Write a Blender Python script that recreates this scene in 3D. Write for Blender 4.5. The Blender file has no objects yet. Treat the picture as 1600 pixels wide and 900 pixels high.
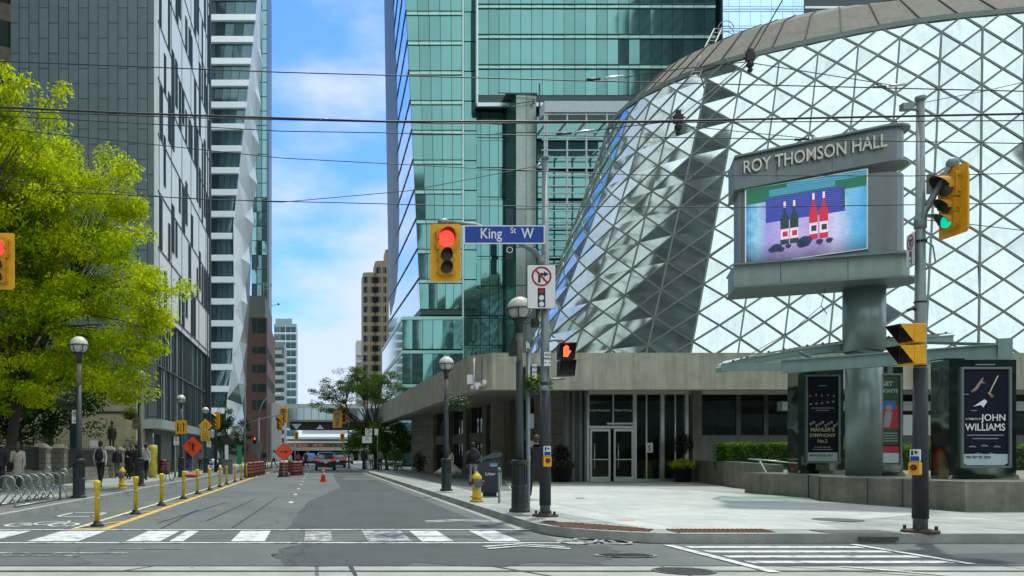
import bpy, math, random
import numpy as np
from mathutils import Vector, Matrix
R = math.radians
random.seed(7); rng = np.random.default_rng(7)
C = bpy.context.scene.collection
scn = bpy.context.scene

# ------------------------------------------------------------------ camera
F = 1250.0; HC = 1.35; CX = 495.0; CY = 712.0
cd = bpy.data.cameras.new("camera"); cam = bpy.data.objects.new("camera", cd); C.objects.link(cam)
cd.sensor_width = 36; cd.lens = F*36/1600; cd.shift_x = (800-CX)/1600; cd.shift_y = (CY-450)/1600
cd.clip_start = .1; cd.clip_end = 3000
cam.location = (0, 0, HC); cam.rotation_euler = (R(90), 0, 0)
scn.camera = cam
# ------------------------------------------------------------------ light
SUN_EL, SUN_AZ = 65, 30          # degrees; azimuth from +Y (down the street) towards +X
w = bpy.data.worlds.new("World"); scn.world = w; w.use_nodes = True
nt = w.node_tree; nt.nodes.clear(); N = nt.nodes; Lk = nt.links
out = N.new('ShaderNodeOutputWorld'); bg = N.new('ShaderNodeBackground')
sky = N.new('ShaderNodeTexSky'); sky.sky_type = 'NISHITA'; sky.sun_disc = False
sky.sun_elevation = R(SUN_EL); sky.sun_rotation = R(SUN_AZ); sky.air_density = 1.0; sky.dust_density = .6; sky.ozone_density = 2.0
tc = N.new('ShaderNodeTexCoord'); mp = N.new('ShaderNodeMapping'); mp.inputs['Scale'].default_value = (1.6, 1.6, 3.6)
mp.inputs['Location'].default_value = (.9, .2, .35)
nz = N.new('ShaderNodeTexNoise'); nz.inputs['Scale'].default_value = 1.5; nz.inputs['Detail'].default_value = 7; nz.inputs['Roughness'].default_value = .52
sp = N.new('ShaderNodeSeparateXYZ'); Lk.new(tc.outputs['Generated'], mp.inputs[0]); Lk.new(mp.outputs[0], nz.inputs['Vector']); Lk.new(tc.outputs['Generated'], sp.inputs[0])
def mth(op, a, b=None, clamp=False):
    m = N.new('ShaderNodeMath'); m.operation = op; m.use_clamp = clamp
    for i, v in enumerate((a, b)):
        if v is None: continue
        if isinstance(v, (int, float)): m.inputs[i].default_value = v
        else: Lk.new(v, m.inputs[i])
    return m.outputs[0]
# cloud bank: thick to the north (behind the viewer) and low over the horizon, broken up high in the south
back = mth('MULTIPLY', mth('SUBTRACT', .82, sp.outputs['Y']), 1.15)
low = mth('MULTIPLY', mth('SUBTRACT', .47, sp.outputs['Z'], True), 2.0)
cl = mth('ADD', mth('ADD', mth('ADD', mth('MULTIPLY', nz.outputs['Fac'], 1.7), -.44), back), low)
rmp = N.new('ShaderNodeMapRange'); rmp.interpolation_type = 'SMOOTHSTEP'
rmp.inputs['From Min'].default_value = .50; rmp.inputs['From Max'].default_value = .80; rmp.inputs['To Max'].default_value = .96
Lk.new(cl, rmp.inputs[0])
mx = N.new('ShaderNodeMix'); mx.data_type = 'RGBA'; Lk.new(rmp.outputs[0], mx.inputs['Factor'])
tint = N.new('ShaderNodeMix'); tint.data_type = 'RGBA'; tint.blend_type = 'MULTIPLY'; tint.inputs['Factor'].default_value = 1
Lk.new(sky.outputs[0], tint.inputs[6]); tint.inputs[7].default_value = (.40, .72, 1.22, 1)
Lk.new(tint.outputs[2], mx.inputs[6]); 
cc = N.new('ShaderNodeMix'); cc.data_type = 'RGBA'; cc.inputs[6].default_value = (6.8, 7.5, 7.9, 1); cc.inputs[7].default_value = (3.6, 4.1, 4.9, 1)
Lk.new(mth('MULTIPLY', mth('ADD', sp.outputs['Y'], .1, True), 1.6, True), cc.inputs['Factor']); Lk.new(cc.outputs[2], mx.inputs[7])
Lk.new(mx.outputs[2], bg.inputs[0]); bg.inputs[1].default_value = .15; Lk.new(bg.outputs[0], out.inputs[0])
ld = bpy.data.lights.new("sun", 'SUN'); ld.energy = 2.2; ld.angle = R(2.5); ld.color = (1, .96, .89)
sun = bpy.data.objects.new("sun", ld); C.objects.link(sun)
sd = Vector((math.sin(R(SUN_AZ))*math.cos(R(SUN_EL)), math.cos(R(SUN_AZ))*math.cos(R(SUN_EL)), math.sin(R(SUN_EL))))
sun.rotation_euler = sd.to_track_quat('Z', 'Y').to_euler()
scn.view_settings.view_transform = 'Standard'; scn.view_settings.look = 'None'
scn.view_settings.exposure = 0.5; scn.view_settings.gamma = 1
scn.render.engine = 'CYCLES'

# ------------------------------------------------------------------ helpers
def Wp(px, py, Y): return Vector(((px-CX)/F*Y, Y, HC+(CY-py)/F*Y))
def Xa(px, Y): return (px-CX)/F*Y
def Za(py, Y): return HC+(CY-py)/F*Y
def G(px, py, z=.15):
    Y = F*(HC-z)/(py-CY); return Vector((Xa(px, Y), Y, z))
class MB:
    def __init__(s): s.v = []; s.f = []; s.m = []; s.s = []
    def add(s, vs, fs, m=0, sm=False):
        b = len(s.v); s.v += [tuple(v) for v in vs]
        for f in fs: s.f.append(tuple(b+i for i in f)); s.m.append(m); s.s.append(sm)
        return s
    def box(s, c, d, rz=0, m=0, M=None):
        hx, hy, hz = d[0]/2, d[1]/2, d[2]/2
        vs = [Vector((x, y, z)) for z in (-hz, hz) for y in (-hy, hy) for x in (-hx, hx)]
        T = Matrix.Translation(Vector(c)) @ (M if M else Matrix.Rotation(rz, 4, 'Z'))
        return s.add([T @ v for v in vs], [(0,2,3,1),(4,5,7,6),(0,1,5,4),(2,6,7,3),(0,4,6,2),(1,3,7,5)], m)
    def bb(s, a, b, m=0):
        return s.box([(a[i]+b[i])/2 for i in range(3)], [abs(b[i]-a[i]) for i in range(3)], 0, m)
    def beam(s, p, q, wd, dp, m=0, up=(0,0,1)):
        p = Vector(p); q = Vector(q); d = q-p; L = d.length
        if L < 1e-6: return s
        z = d/L; u = Vector(up)
        if abs(z.dot(u)) > .99: u = Vector((0,1,0))
        x = z.cross(u).normalized(); y = x.cross(z)
        M = Matrix((x, y, z)).transposed().to_4x4()
        return s.box((p+q)/2, (wd, dp, L), 0, m, M)
    def cyl(s, p, q, r0, r1=None, n=12, m=0, cap=True, sm=True):
        r1 = r0 if r1 is None else r1
        return s.tube([p, q], [r0, r1], n, m, cap, sm)
    def tube(s, ps, rs, n=8, m=0, cap=True, sm=True):
        ps = [Vector(p) for p in ps]
        if isinstance(rs, (int, float)): rs = [rs]*len(ps)
        vs = []; x = None
        for i, p in enumerate(ps):
            d = (ps[min(i+1, len(ps)-1)]-ps[max(i-1, 0)])
            d = d.normalized() if d.length > 1e-9 else Vector((0,0,1))
            if x is None:
                u = Vector((0,0,1)) if abs(d.z) < .9 else Vector((0,1,0)); x = d.cross(u).normalized()
            else:
                x = (x-d*x.dot(d)).normalized()
            y = d.cross(x)
            for k in range(n):
                a = 2*math.pi*k/n; vs.append(p+(x*math.cos(a)+y*math.sin(a))*rs[i])
        fs = []
        for i in range(len(ps)-1):
            for k in range(n):
                a = i*n+k; b = i*n+(k+1) % n; fs.append((a, a+n, b+n, b))
        s.add(vs, fs, m, sm)
        if cap:
            b = len(s.v)-len(vs)
            s.f.append(tuple(b+k for k in range(n))); s.m.append(m); s.s.append(False)
            s.f.append(tuple(b+(len(ps)-1)*n+k for k in range(n-1, -1, -1))); s.m.append(m); s.s.append(False)
        return s
    def lathe(s, c, prof, n=16, m=0, sm=True, rot=0):
        c = Vector(c); vs = []; fs = []
        for r, z in prof:
            for k in range(n):
                a = rot+2*math.pi*k/n; vs.append(c+Vector((r*math.cos(a), r*math.sin(a), z)))
        for i in range(len(prof)-1):
            for k in range(n):
                a = i*n+k; b = i*n+(k+1) % n; fs.append((a, b, b+n, a+n))
        fs.append(tuple(range(n-1, -1, -1))); fs.append(tuple((len(prof)-1)*n+k for k in range(n)))
        return s.add(vs, fs, m, sm)
    def sph(s, c, r, n=14, k=8, m=0, z0=-1, z1=1, sc=(1,1,1)):
        pr = []
        t0 = math.asin(z0); t1 = math.asin(z1)
        for i in range(k+1):
            t = t0+(t1-t0)*i/k; pr.append((max(r*math.cos(t), 1e-4), r*math.sin(t)))
        b = len(s.v); s.lathe((0,0,0), pr, n, m)
        for i in range(b, len(s.v)):
            v = s.v[i]; s.v[i] = (c[0]+v[0]*sc[0], c[1]+v[1]*sc[1], c[2]+v[2]*sc[2])
        return s
    def prism(s, poly, z0, z1, m=0, sm=False):
        n = len(poly); vs = [(x, y, z0) for x, y in poly]+[(x, y, z1) for x, y in poly]
        fs = [(i, (i+1) % n, n+(i+1) % n, n+i) for i in range(n)]
        s.add(vs, fs, m, sm)
        return s.add(vs, [tuple(range(n-1, -1, -1)), tuple(range(n, 2*n))], m)
    def xz(s, poly, y0, y1, m=0):          # polygon in the x-z plane with thickness in y
        n = len(poly); vs = [(x, y0, z) for x, z in poly]+[(x, y1, z) for x, z in poly]
        return s.add(vs, [(i, (i+1) % n, n+(i+1) % n, n+i) for i in range(n)]+[tuple(range(n)), tuple(range(2*n-1, n-1, -1))], m)
    def disc(s, c, r, y0, y1, n=20, m=0, r_in=None):
        if r_in is None: return s.xz([(c[0]+r*math.cos(2*math.pi*k/n), c[1]+r*math.sin(2*math.pi*k/n)) for k in range(n)], y0, y1, m)
        vs = []
        for rr in (r, r_in):
            for y in (y0, y1):
                for k in range(n): a = 2*math.pi*k/n; vs.append((c[0]+rr*math.cos(a), y, c[1]+rr*math.sin(a)))
        fs = []
        for k in range(n):
            j = (k+1) % n
            fs += [(k, j, n+j, n+k), (2*n+k, 3*n+k, 3*n+j, 2*n+j), (k, 2*n+k, 2*n+j, j), (n+k, n+j, 3*n+j, 3*n+k)]
        return s.add(vs, fs, m)
    def quad(s, a, b, c, d, m=0): return s.add([a, b, c, d], [(0,1,2,3)], m)
    def xf(s, M):
        s.v = [tuple(M @ Vector(v)) for v in s.v]; return s
    def join(s, o, M=None, m=None):
        vs = [M @ Vector(v) for v in o.v] if M else o.v
        b = len(s.v); s.v += [tuple(v) for v in vs]
        for f, mm, ss in zip(o.f, o.m, o.s): s.f.append(tuple(b+i for i in f)); s.m.append(mm if m is None else m); s.s.append(ss)
        return s
def rrect(x0, z0, x1, z1, r, n=4):
    p = []
    for cx, cz, a0 in ((x1-r, z1-r, 0), (x0+r, z1-r, 90), (x0+r, z0+r, 180), (x1-r, z0+r, 270)):
        for k in range(n+1):
            a = R(a0+90*k/n); p.append((cx+r*math.cos(a), cz+r*math.sin(a)))
    return p
_tc = {}
def text(mb, s, x, z, size, y=0, m=0, ext=.002, sx=1.0, align='CENTER', slope=0, shear=0):
    """letters standing in the x-z plane facing -y"""
    key = (s, align)
    if key not in _tc:
        cu = bpy.data.curves.new('t', 'FONT'); cu.body = s; cu.align_x = align; cu.size = 1; cu.extrude = .5; cu.offset = .008; cu.resolution_u = 3
        o = bpy.data.objects.new('t', cu); C.objects.link(o)
        dg = bpy.context.evaluated_depsgraph_get(); dg.update()
        me = bpy.data.meshes.new_from_object(o.evaluated_get(dg))
        _tc[key] = ([tuple(v.co) for v in me.vertices], [tuple(p.vertices) for p in me.polygons])
        bpy.data.objects.remove(o); bpy.data.curves.remove(cu); bpy.data.meshes.remove(me)
    vs, fs = _tc[key]
    mb.add([(x+v[0]*size*sx+shear*v[1]*size, y-v[2]*2*ext, z+v[1]*size+slope*v[0]*size*sx) for v in vs], fs, m)
def off(o):
    v = Vector((0,0,0))
    while o: v = v+o.location; o = o.parent
    return v
def build(name, mb, mats, parent=None, world=False, loc=None):
    me = bpy.data.meshes.new(name)
    o = off(parent) if (world and parent) else (Vector(loc) if (world and loc is not None) else Vector((0,0,0)))
    vs = [(v[0]-o[0], v[1]-o[1], v[2]-o[2]) for v in mb.v] if o.length else mb.v
    me.from_pydata(vs, [], mb.f)
    if not isinstance(mats, (list, tuple)): mats = [mats]
    for m in mats: me.materials.append(m)
    me.polygons.foreach_set('material_index', mb.m); me.polygons.foreach_set('use_smooth', mb.s); me.update()
    ob = bpy.data.objects.new(name, me); C.objects.link(ob)
    if parent: ob.parent = parent
    elif loc is not None: ob.location = loc
    return ob
def build_split(name, mb, mats, parent=None, world=False):
    n = len(mb.v); p = list(range(n))
    def fd(i):
        while p[i] != i: p[i] = p[p[i]]; i = p[i]
        return i
    for f in mb.f:
        for a in f[1:]: p[fd(a)] = fd(f[0])
    g = {}
    for f, m, s in zip(mb.f, mb.m, mb.s): g.setdefault(fd(f[0]), []).append((f, m, s))
    for fs in g.values():
        q = MB(); mp_ = {}
        for f, m, s in fs:
            for i in f:
                if i not in mp_: mp_[i] = len(q.v); q.v.append(mb.v[i])
            q.f.append(tuple(mp_[i] for i in f)); q.m.append(m); q.s.append(s)
        build(name, q, mats, parent, world)
def tag(o, label, cat, group=None, kind=None):
    if label: o['label'] = label
    if cat: o['category'] = cat
    if group: o['group'] = group
    if kind: o['kind'] = kind
    return o
def thing(name, label, cat, loc=(0,0,0), rz=0, group=None):
    o = bpy.data.objects.new(name, None); C.objects.link(o); o.empty_display_size = .3
    o.location = loc; o.rotation_euler = (0,0,rz); return tag(o, label, cat, group)
def struct(name, mb, mats, label=None):
    o = build(name, mb, mats); o['kind'] = 'structure'
    o['label'] = label or name.replace('_', ' '); return o
def children(o): return [c for c in bpy.data.objects if c.parent == o]
def copy_tree(o, parent=None):
    c = o.copy(); C.objects.link(c); c.parent = parent
    for ch in children(o): copy_tree(ch, c)
    return c
ORD = ['first','second','third','fourth','fifth','sixth','seventh','eighth','ninth','tenth','eleventh','twelfth','thirteenth','fourteenth','fifteenth']

# ------------------------------------------------------------------ materials
MT = {}
def mat(name, col, rough=.6, metal=0, var=.12, vs=3.0, bump=0, bs=40, streak=0, emit=None, es=1, spec=.5, island=0, coat=0, vec='Object', grime=0, wave=0):
    if name in MT: return MT[name]
    m = bpy.data.materials.new(name); m.use_nodes = True; n = m.node_tree.nodes; l = m.node_tree.links
    b = n['Principled BSDF']; b.inputs['Roughness'].default_value = rough; b.inputs['Metallic'].default_value = metal
    b.inputs['Specular IOR Level'].default_value = spec; b.inputs['Coat Weight'].default_value = coat; b.inputs['Coat Roughness'].default_value = .05
    c4 = (*col, 1); b.inputs['Base Color'].default_value = c4
    tcn = n.new('ShaderNodeTexCoord'); src = tcn.outputs[vec]
    cur = None
    def mixmul(fac, dark, light=None):
        nonlocal cur
        mp_ = n.new('ShaderNodeMapRange'); l.new(fac, mp_.inputs[0]); mp_.inputs['From Min'].default_value = .3; mp_.inputs['From Max'].default_value = .7
        mp_.inputs['To Min'].default_value = dark; mp_.inputs['To Max'].default_value = light if light else 2-dark if dark > .6 else 1.15
        mu = n.new('ShaderNodeMix'); mu.data_type = 'RGBA'; mu.blend_type = 'MULTIPLY'; mu.inputs['Factor'].default_value = 1
        if cur is None: mu.inputs[6].default_value = c4
        else: l.new(cur, mu.inputs[6])
        l.new(mp_.outputs[0], mu.inputs[7]); cur = mu.outputs[2]
    if var:
        t = n.new('ShaderNodeTexNoise'); t.inputs['Scale'].default_value = vs; t.inputs['Detail'].default_value = 6; t.inputs['Roughness'].default_value = .65
        l.new(src, t.inputs['Vector']); mixmul(t.outputs['Fac'], 1-var)
    if streak:
        mpp = n.new('ShaderNodeMapping'); mpp.inputs['Scale'].default_value = (2.2, 2.2, .12); l.new(src, mpp.inputs[0])
        t = n.new('ShaderNodeTexNoise'); t.inputs['Scale'].default_value = 1.6; t.inputs['Detail'].default_value = 8; t.inputs['Roughness'].default_value = .7
        l.new(mpp.outputs[0], t.inputs['Vector']); mixmul(t.outputs['Fac'], 1-streak, 1.05)
    if grime:
        t = n.new('ShaderNodeTexNoise'); t.inputs['Scale'].default_value = .6; t.inputs['Detail'].default_value = 9; t.inputs['Roughness'].default_value = .75
        l.new(src, t.inputs['Vector']); mixmul(t.outputs['Fac'], 1-grime, 1.05)
    if island:
        g = n.new('ShaderNodeNewGeometry'); mixmul(g.outputs['Random Per Island'], 1-island, 1+island*.6)
    if cur is not None: l.new(cur, b.inputs['Base Color'])
    if bump or wave:
        t = n.new('ShaderNodeTexNoise'); t.inputs['Scale'].default_value = bs; t.inputs['Detail'].default_value = 4 if bump else 1
        l.new(src, t.inputs['Vector']); bp = n.new('ShaderNodeBump'); bp.inputs['Strength'].default_value = bump or wave
        bp.inputs['Distance'].default_value = .02 if bump else .05
        l.new(t.outputs['Fac'], bp.inputs['Height']); l.new(bp.outputs[0], b.inputs['Normal'])
    if emit:
        b.inputs['Emission Color'].default_value = (*emit, 1); b.inputs['Emission Strength'].default_value = es
    MT[name] = m; return m
def leafmat(name, col, tr=.45, var=.35):
    m = bpy.data.materials.new(name); m.use_nodes = True; n = m.node_tree.nodes; l = m.node_tree.links
    n.remove(n['Principled BSDF']); o = n['Material Output']
    d = n.new('ShaderNodeBsdfDiffuse'); t = n.new('ShaderNodeBsdfTranslucent'); mxx = n.new('ShaderNodeMixShader'); mxx.inputs[0].default_value = tr
    g = n.new('ShaderNodeNewGeometry'); mr = n.new('ShaderNodeMapRange'); l.new(g.outputs['Random Per Island'], mr.inputs[0])
    mr.inputs['To Min'].default_value = 1-var; mr.inputs['To Max'].default_value = 1+var
    tq = n.new('ShaderNodeTexCoord'); nq_ = n.new('ShaderNodeTexNoise'); nq_.inputs['Scale'].default_value = .9; nq_.inputs['Detail'].default_value = 4; l.new(tq.outputs['Object'], nq_.inputs['Vector'])
    mq_ = n.new('ShaderNodeMapRange'); l.new(nq_.outputs['Fac'], mq_.inputs[0]); mq_.inputs['From Min'].default_value = .35; mq_.inputs['From Max'].default_value = .65
    mc = n.new('ShaderNodeMix'); mc.data_type = 'RGBA'; l.new(mq_.outputs[0], mc.inputs['Factor']); mc.inputs[6].default_value = (col[0]*.75, col[1]*.86, col[2]*1.1, 1); mc.inputs[7].default_value = (col[0]*1.18, col[1]*1.1, col[2]*.9, 1)
    mu = n.new('ShaderNodeMix'); mu.data_type = 'RGBA'; mu.blend_type = 'MULTIPLY'; mu.inputs['Factor'].default_value = 1
    l.new(mc.outputs[2], mu.inputs[6]); l.new(mr.outputs[0], mu.inputs[7])
    l.new(mu.outputs[2], d.inputs[0]); l.new(mu.outputs[2], t.inputs[0]); l.new(d.outputs[0], mxx.inputs[1]); l.new(t.outputs[0], mxx.inputs[2]); l.new(mxx.outputs[0], o.inputs[0])
    return m
def glassmat(name, tintc=(.75,.85,.82), ior=1.5, mirror=.06):
    m = bpy.data.materials.new(name); m.use_nodes = True; n = m.node_tree.nodes; l = m.node_tree.links
    n.remove(n['Principled BSDF']); o = n['Material Output']
    t = n.new('ShaderNodeBsdfTransparent'); t.inputs[0].default_value = (*tintc, 1); g = n.new('ShaderNodeBsdfGlossy'); g.inputs['Roughness'].default_value = .02
    fr = n.new('ShaderNodeFresnel'); fr.inputs[0].default_value = ior; ad = n.new('ShaderNodeMath'); ad.inputs[1].default_value = mirror; ad.use_clamp = True
    l.new(fr.outputs[0], ad.inputs[0]); mxx = n.new('ShaderNodeMixShader'); l.new(ad.outputs[0], mxx.inputs[0]); l.new(t.outputs[0], mxx.inputs[1]); l.new(g.outputs[0], mxx.inputs[2]); l.new(mxx.outputs[0], o.inputs[0])
    return m
def brickmat(name, c1, c2, mortar, bw, rh, msz=.02, swap='xz', offs=.5, rough=.6, bump=.3, metal=0, squash=1, var=.15):
    m = bpy.data.materials.new(name); m.use_nodes = True; n = m.node_tree.nodes; l = m.node_tree.links; b = n['Principled BSDF']
    t = n.new('ShaderNodeTexCoord'); s = n.new('ShaderNodeSeparateXYZ'); c = n.new('ShaderNodeCombineXYZ'); l.new(t.outputs['Object'], s.inputs[0])
    ax = {'x':0,'y':1,'z':2}
    if swap == 'wall':   # any vertical wall: x+y along, z up
        ad = n.new('ShaderNodeMath'); l.new(s.outputs[0], ad.inputs[0]); l.new(s.outputs[1], ad.inputs[1]); l.new(ad.outputs[0], c.inputs[0]); l.new(s.outputs[2], c.inputs[1])
    else:
        l.new(s.outputs[ax[swap[0]]], c.inputs[0]); l.new(s.outputs[ax[swap[1]]], c.inputs[1])
    br = n.new('ShaderNodeTexBrick'); br.offset = offs; l.new(c.outputs[0], br.inputs['Vector'])
    br.inputs['Scale'].default_value = 1; br.inputs['Brick Width'].default_value = bw; br.inputs['Row Height'].default_value = rh; br.inputs['Mortar Size'].default_value = msz
    br.inputs['Color1'].default_value = (*c1, 1); br.inputs['Color2'].default_value = (*c2, 1); br.inputs['Mortar'].default_value = (*mortar, 1); br.inputs['Mortar Smooth'].default_value = .1
    nz_ = n.new('ShaderNodeTexNoise'); nz_.inputs['Scale'].default_value = 2; nz_.inputs['Detail'].default_value = 8; l.new(t.outputs['Object'], nz_.inputs['Vector'])
    mr = n.new('ShaderNodeMapRange'); l.new(nz_.outputs['Fac'], mr.inputs[0]); mr.inputs['From Min'].default_value = .3; mr.inputs['From Max'].default_value = .7; mr.inputs['To Min'].default_value = 1-var; mr.inputs['To Max'].default_value = 1+var
    mu = n.new('ShaderNodeMix'); mu.data_type = 'RGBA'; mu.blend_type = 'MULTIPLY'; mu.inputs['Factor'].default_value = 1
    l.new(br.outputs['Color'], mu.inputs[6]); l.new(mr.outputs[0], mu.inputs[7]); l.new(mu.outputs[2], b.inputs['Base Color'])
    bp = n.new('ShaderNodeBump'); bp.inputs['Strength'].default_value = bump; bp.inputs['Distance'].default_value = .01; bp.invert = True; l.new(br.outputs['Fac'], bp.inputs['Height']); l.new(bp.outputs[0], b.inputs['Normal'])
    b.inputs['Roughness'].default_value = rough; b.inputs['Metallic'].default_value = metal
    return m
def asphaltmat(name, col, patch=.25, scale=.35):
    m = bpy.data.materials.new(name); m.use_nodes = True; n = m.node_tree.nodes; l = m.node_tree.links; b = n['Principled BSDF']
    t = n.new('ShaderNodeTexCoord'); b.inputs['Roughness'].default_value = .82
    mp_ = n.new('ShaderNodeMapping'); mp_.inputs['Scale'].default_value = (1, .45, 1); l.new(t.outputs['Object'], mp_.inputs[0])
    a = n.new('ShaderNodeTexNoise'); a.inputs['Scale'].default_value = scale; a.inputs['Detail'].default_value = 8; a.inputs['Roughness'].default_value = .7; l.new(mp_.outputs[0], a.inputs['Vector'])
    g = n.new('ShaderNodeTexNoise'); g.inputs['Scale'].default_value = 45; g.inputs['Detail'].default_value = 5; l.new(t.outputs['Object'], g.inputs['Vector'])
    v = n.new('ShaderNodeTexVoronoi'); v.feature = 'DISTANCE_TO_EDGE'; v.inputs['Scale'].default_value = .21
    wn = n.new('ShaderNodeTexNoise'); wn.inputs['Scale'].default_value = 1.2; wn.inputs['Detail'].default_value = 5; l.new(t.outputs['Object'], wn.inputs['Vector'])
    mv = n.new('ShaderNodeMix'); mv.data_type = 'RGBA'; mv.blend_type = 'LINEAR_LIGHT'; mv.inputs['Factor'].default_value = .6; l.new(t.outputs['Object'], mv.inputs[6]); l.new(wn.outputs['Color'], mv.inputs[7]); l.new(mv.outputs[2], v.inputs['Vector'])
    def mr(src, f0, f1, t0, t1):
        q = n.new('ShaderNodeMapRange'); l.new(src, q.inputs[0]); q.inputs['From Min'].default_value = f0; q.inputs['From Max'].default_value = f1; q.inputs['To Min'].default_value = t0; q.inputs['To Max'].default_value = t1; return q.outputs[0]
    cur = None
    for o_ in (mr(a.outputs['Fac'], .3, .7, 1-patch, 1+patch), mr(g.outputs['Fac'], .3, .7, .66, 1.34), mr(v.outputs['Distance'], 0, .008, .55, 1)):
        mu = n.new('ShaderNodeMix'); mu.data_type = 'RGBA'; mu.blend_type = 'MULTIPLY'; mu.inputs['Factor'].default_value = 1
        if cur is None: mu.inputs[6].default_value = (*col, 1)
        else: l.new(cur, mu.inputs[6])
        l.new(o_, mu.inputs[7]); cur = mu.outputs[2]
    l.new(cur, b.inputs['Base Color'])
    bp = n.new('ShaderNodeBump'); bp.inputs['Strength'].default_value = .35; bp.inputs['Distance'].default_value = .01; l.new(g.outputs['Fac'], bp.inputs['Height']); l.new(bp.outputs[0], b.inputs['Normal'])
    return m
def paintmat(name, col, wear=.5):
    """road paint worn through to the asphalt in flakes"""
    m = bpy.data.materials.new(name); m.use_nodes = True; n = m.node_tree.nodes; l = m.node_tree.links; b = n['Principled BSDF']; b.inputs['Roughness'].default_value = .7
    t = n.new('ShaderNodeTexCoord'); a = n.new('ShaderNodeTexNoise'); a.inputs['Scale'].default_value = 5; a.inputs['Detail'].default_value = 10; a.inputs['Roughness'].default_value = .8; l.new(t.outputs['Object'], a.inputs['Vector'])
    q = n.new('ShaderNodeMapRange'); l.new(a.outputs['Fac'], q.inputs[0]); q.inputs['From Min'].default_value = wear-.06; q.inputs['From Max'].default_value = wear+.06
    mu = n.new('ShaderNodeMix'); mu.data_type = 'RGBA'; l.new(q.outputs[0], mu.inputs['Factor']); mu.inputs[6].default_value = (*col, 1); mu.inputs[7].default_value = (.12, .125, .12, 1); l.new(mu.outputs[2], b.inputs['Base Color'])
    return m

concrete = mat('concrete', (.45,.445,.345), .85, var=.14, vs=1.5, bump=.3, bs=25, streak=.42, grime=.2)
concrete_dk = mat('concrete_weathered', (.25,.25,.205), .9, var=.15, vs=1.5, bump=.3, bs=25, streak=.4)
concrete_cap = mat('roof_concrete', (.155,.155,.12), .9, var=.15, vs=.6, streak=.35)
concrete_wall = mat('planter_concrete', (.24,.235,.185), .9, var=.3, vs=2.2, bump=.5, bs=18, streak=.3, grime=.35)
steel = mat('galvanised_steel', (.22,.27,.27), .5, .4, var=.12, vs=6)
steel_dk = mat('sign_grey_steel', (.17,.21,.21), .4, .35, var=.08, vs=2, streak=.12)
steel_green = mat('beam_green_steel', (.22,.33,.31), .4, .3, var=.08, vs=2, streak=.15)
alu = mat('aluminium', (.62,.64,.62), .35, .8, var=.08, vs=8)
white_metal = mat('white_metal', (.72,.76,.78), .4, 0, var=.05)
black = mat('black_metal', (.014,.016,.018), .5, 0, var=.15)
black_wrap = mat('black_pole_wrap', (.035,.04,.05), .75, 0, var=.3, vs=60, bump=.8, bs=60)
lampgrey = mat('lamp_iron', (.035,.05,.055), .55, .1, var=.4, vs=12, grime=.35)
lampcon = mat('lamp_column', (.19,.18,.16), .8, 0, var=.2, vs=20, bump=.3, bs=60)
globe_m = mat('globe_glass', (.62,.62,.52), .25, 0, var=.1, vs=3, coat=.5)
globe_lo = mat('globe_lower_glass', (.45,.47,.43), .2, 0, var=.15, vs=5, coat=.5)
yellow = mat('signal_yellow', (.80,.40,.005), .5, 0, var=.12, vs=5, grime=.12)
yellow_in = mat('signal_amber_housing', (.55,.27,.01), .5, 0, var=.1)
visor_in = mat('visor_black', (.012,.012,.012), .7, 0, var=0)
post_y = mat('post_yellow', (.75,.55,.01), .55, 0, var=.35, vs=14, grime=.3)
hyd_y = mat('hydrant_yellow', (.72,.48,.02), .45, 0, var=.25, vs=14, grime=.2)
blue_sign = mat('blue_sign', (.005,.055,.33), .4, 0, var=.05)
white_s = mat('sign_white', (.74,.76,.76), .45, 0, var=.05)
black_s = mat('sign_black', (.015,.015,.015), .5, 0, var=0)
red_s = mat('sign_red', (.35,.01,.015), .5, 0, var=.05)
orange_s = mat('sign_orange', (.85,.07,.015), .45, 0, var=.04)
orange_b = mat('barrel_orange', (.24,.045,.03), .5, 0, var=.2, vs=5)
cone_m = mat('cone_orange', (.72,.06,.02), .5, 0, var=.1)
yel_s = mat('sign_yellow', (.72,.38,.01), .45, 0, var=.06)
red_l = mat('red_lens_lit', (.6,.02,.01), .3, emit=(1,.03,.02), es=2.2, var=0)
hand_l = mat('hand_lit', (.6,.05,.01), .3, emit=(1,.07,.02), es=2.4, var=0)
green_l = mat('green_lens_lit', (.0,.3,.2), .3, emit=(.0,.55,.33), es=.8, var=0)
lens_off = mat('lens_dark', (.06,.05,.035), .2, 0, var=.2, vs=30, coat=.6)
wire_m = mat('wire', (.012,.013,.015), .6, 0, var=0)
mirror = mat('polished_steel', (.26,.29,.25), .06, 1, var=.25, vs=1.5, wave=.5, bs=1.1)
bark = mat('bark', (.055,.045,.035), .9, 0, var=.3, vs=8, bump=.8, bs=30)
rubber = mat('rubber', (.02,.02,.02), .8, 0, var=.1)
soil = mat('soil', (.05,.04,.03), .95, 0, var=.2)
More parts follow.
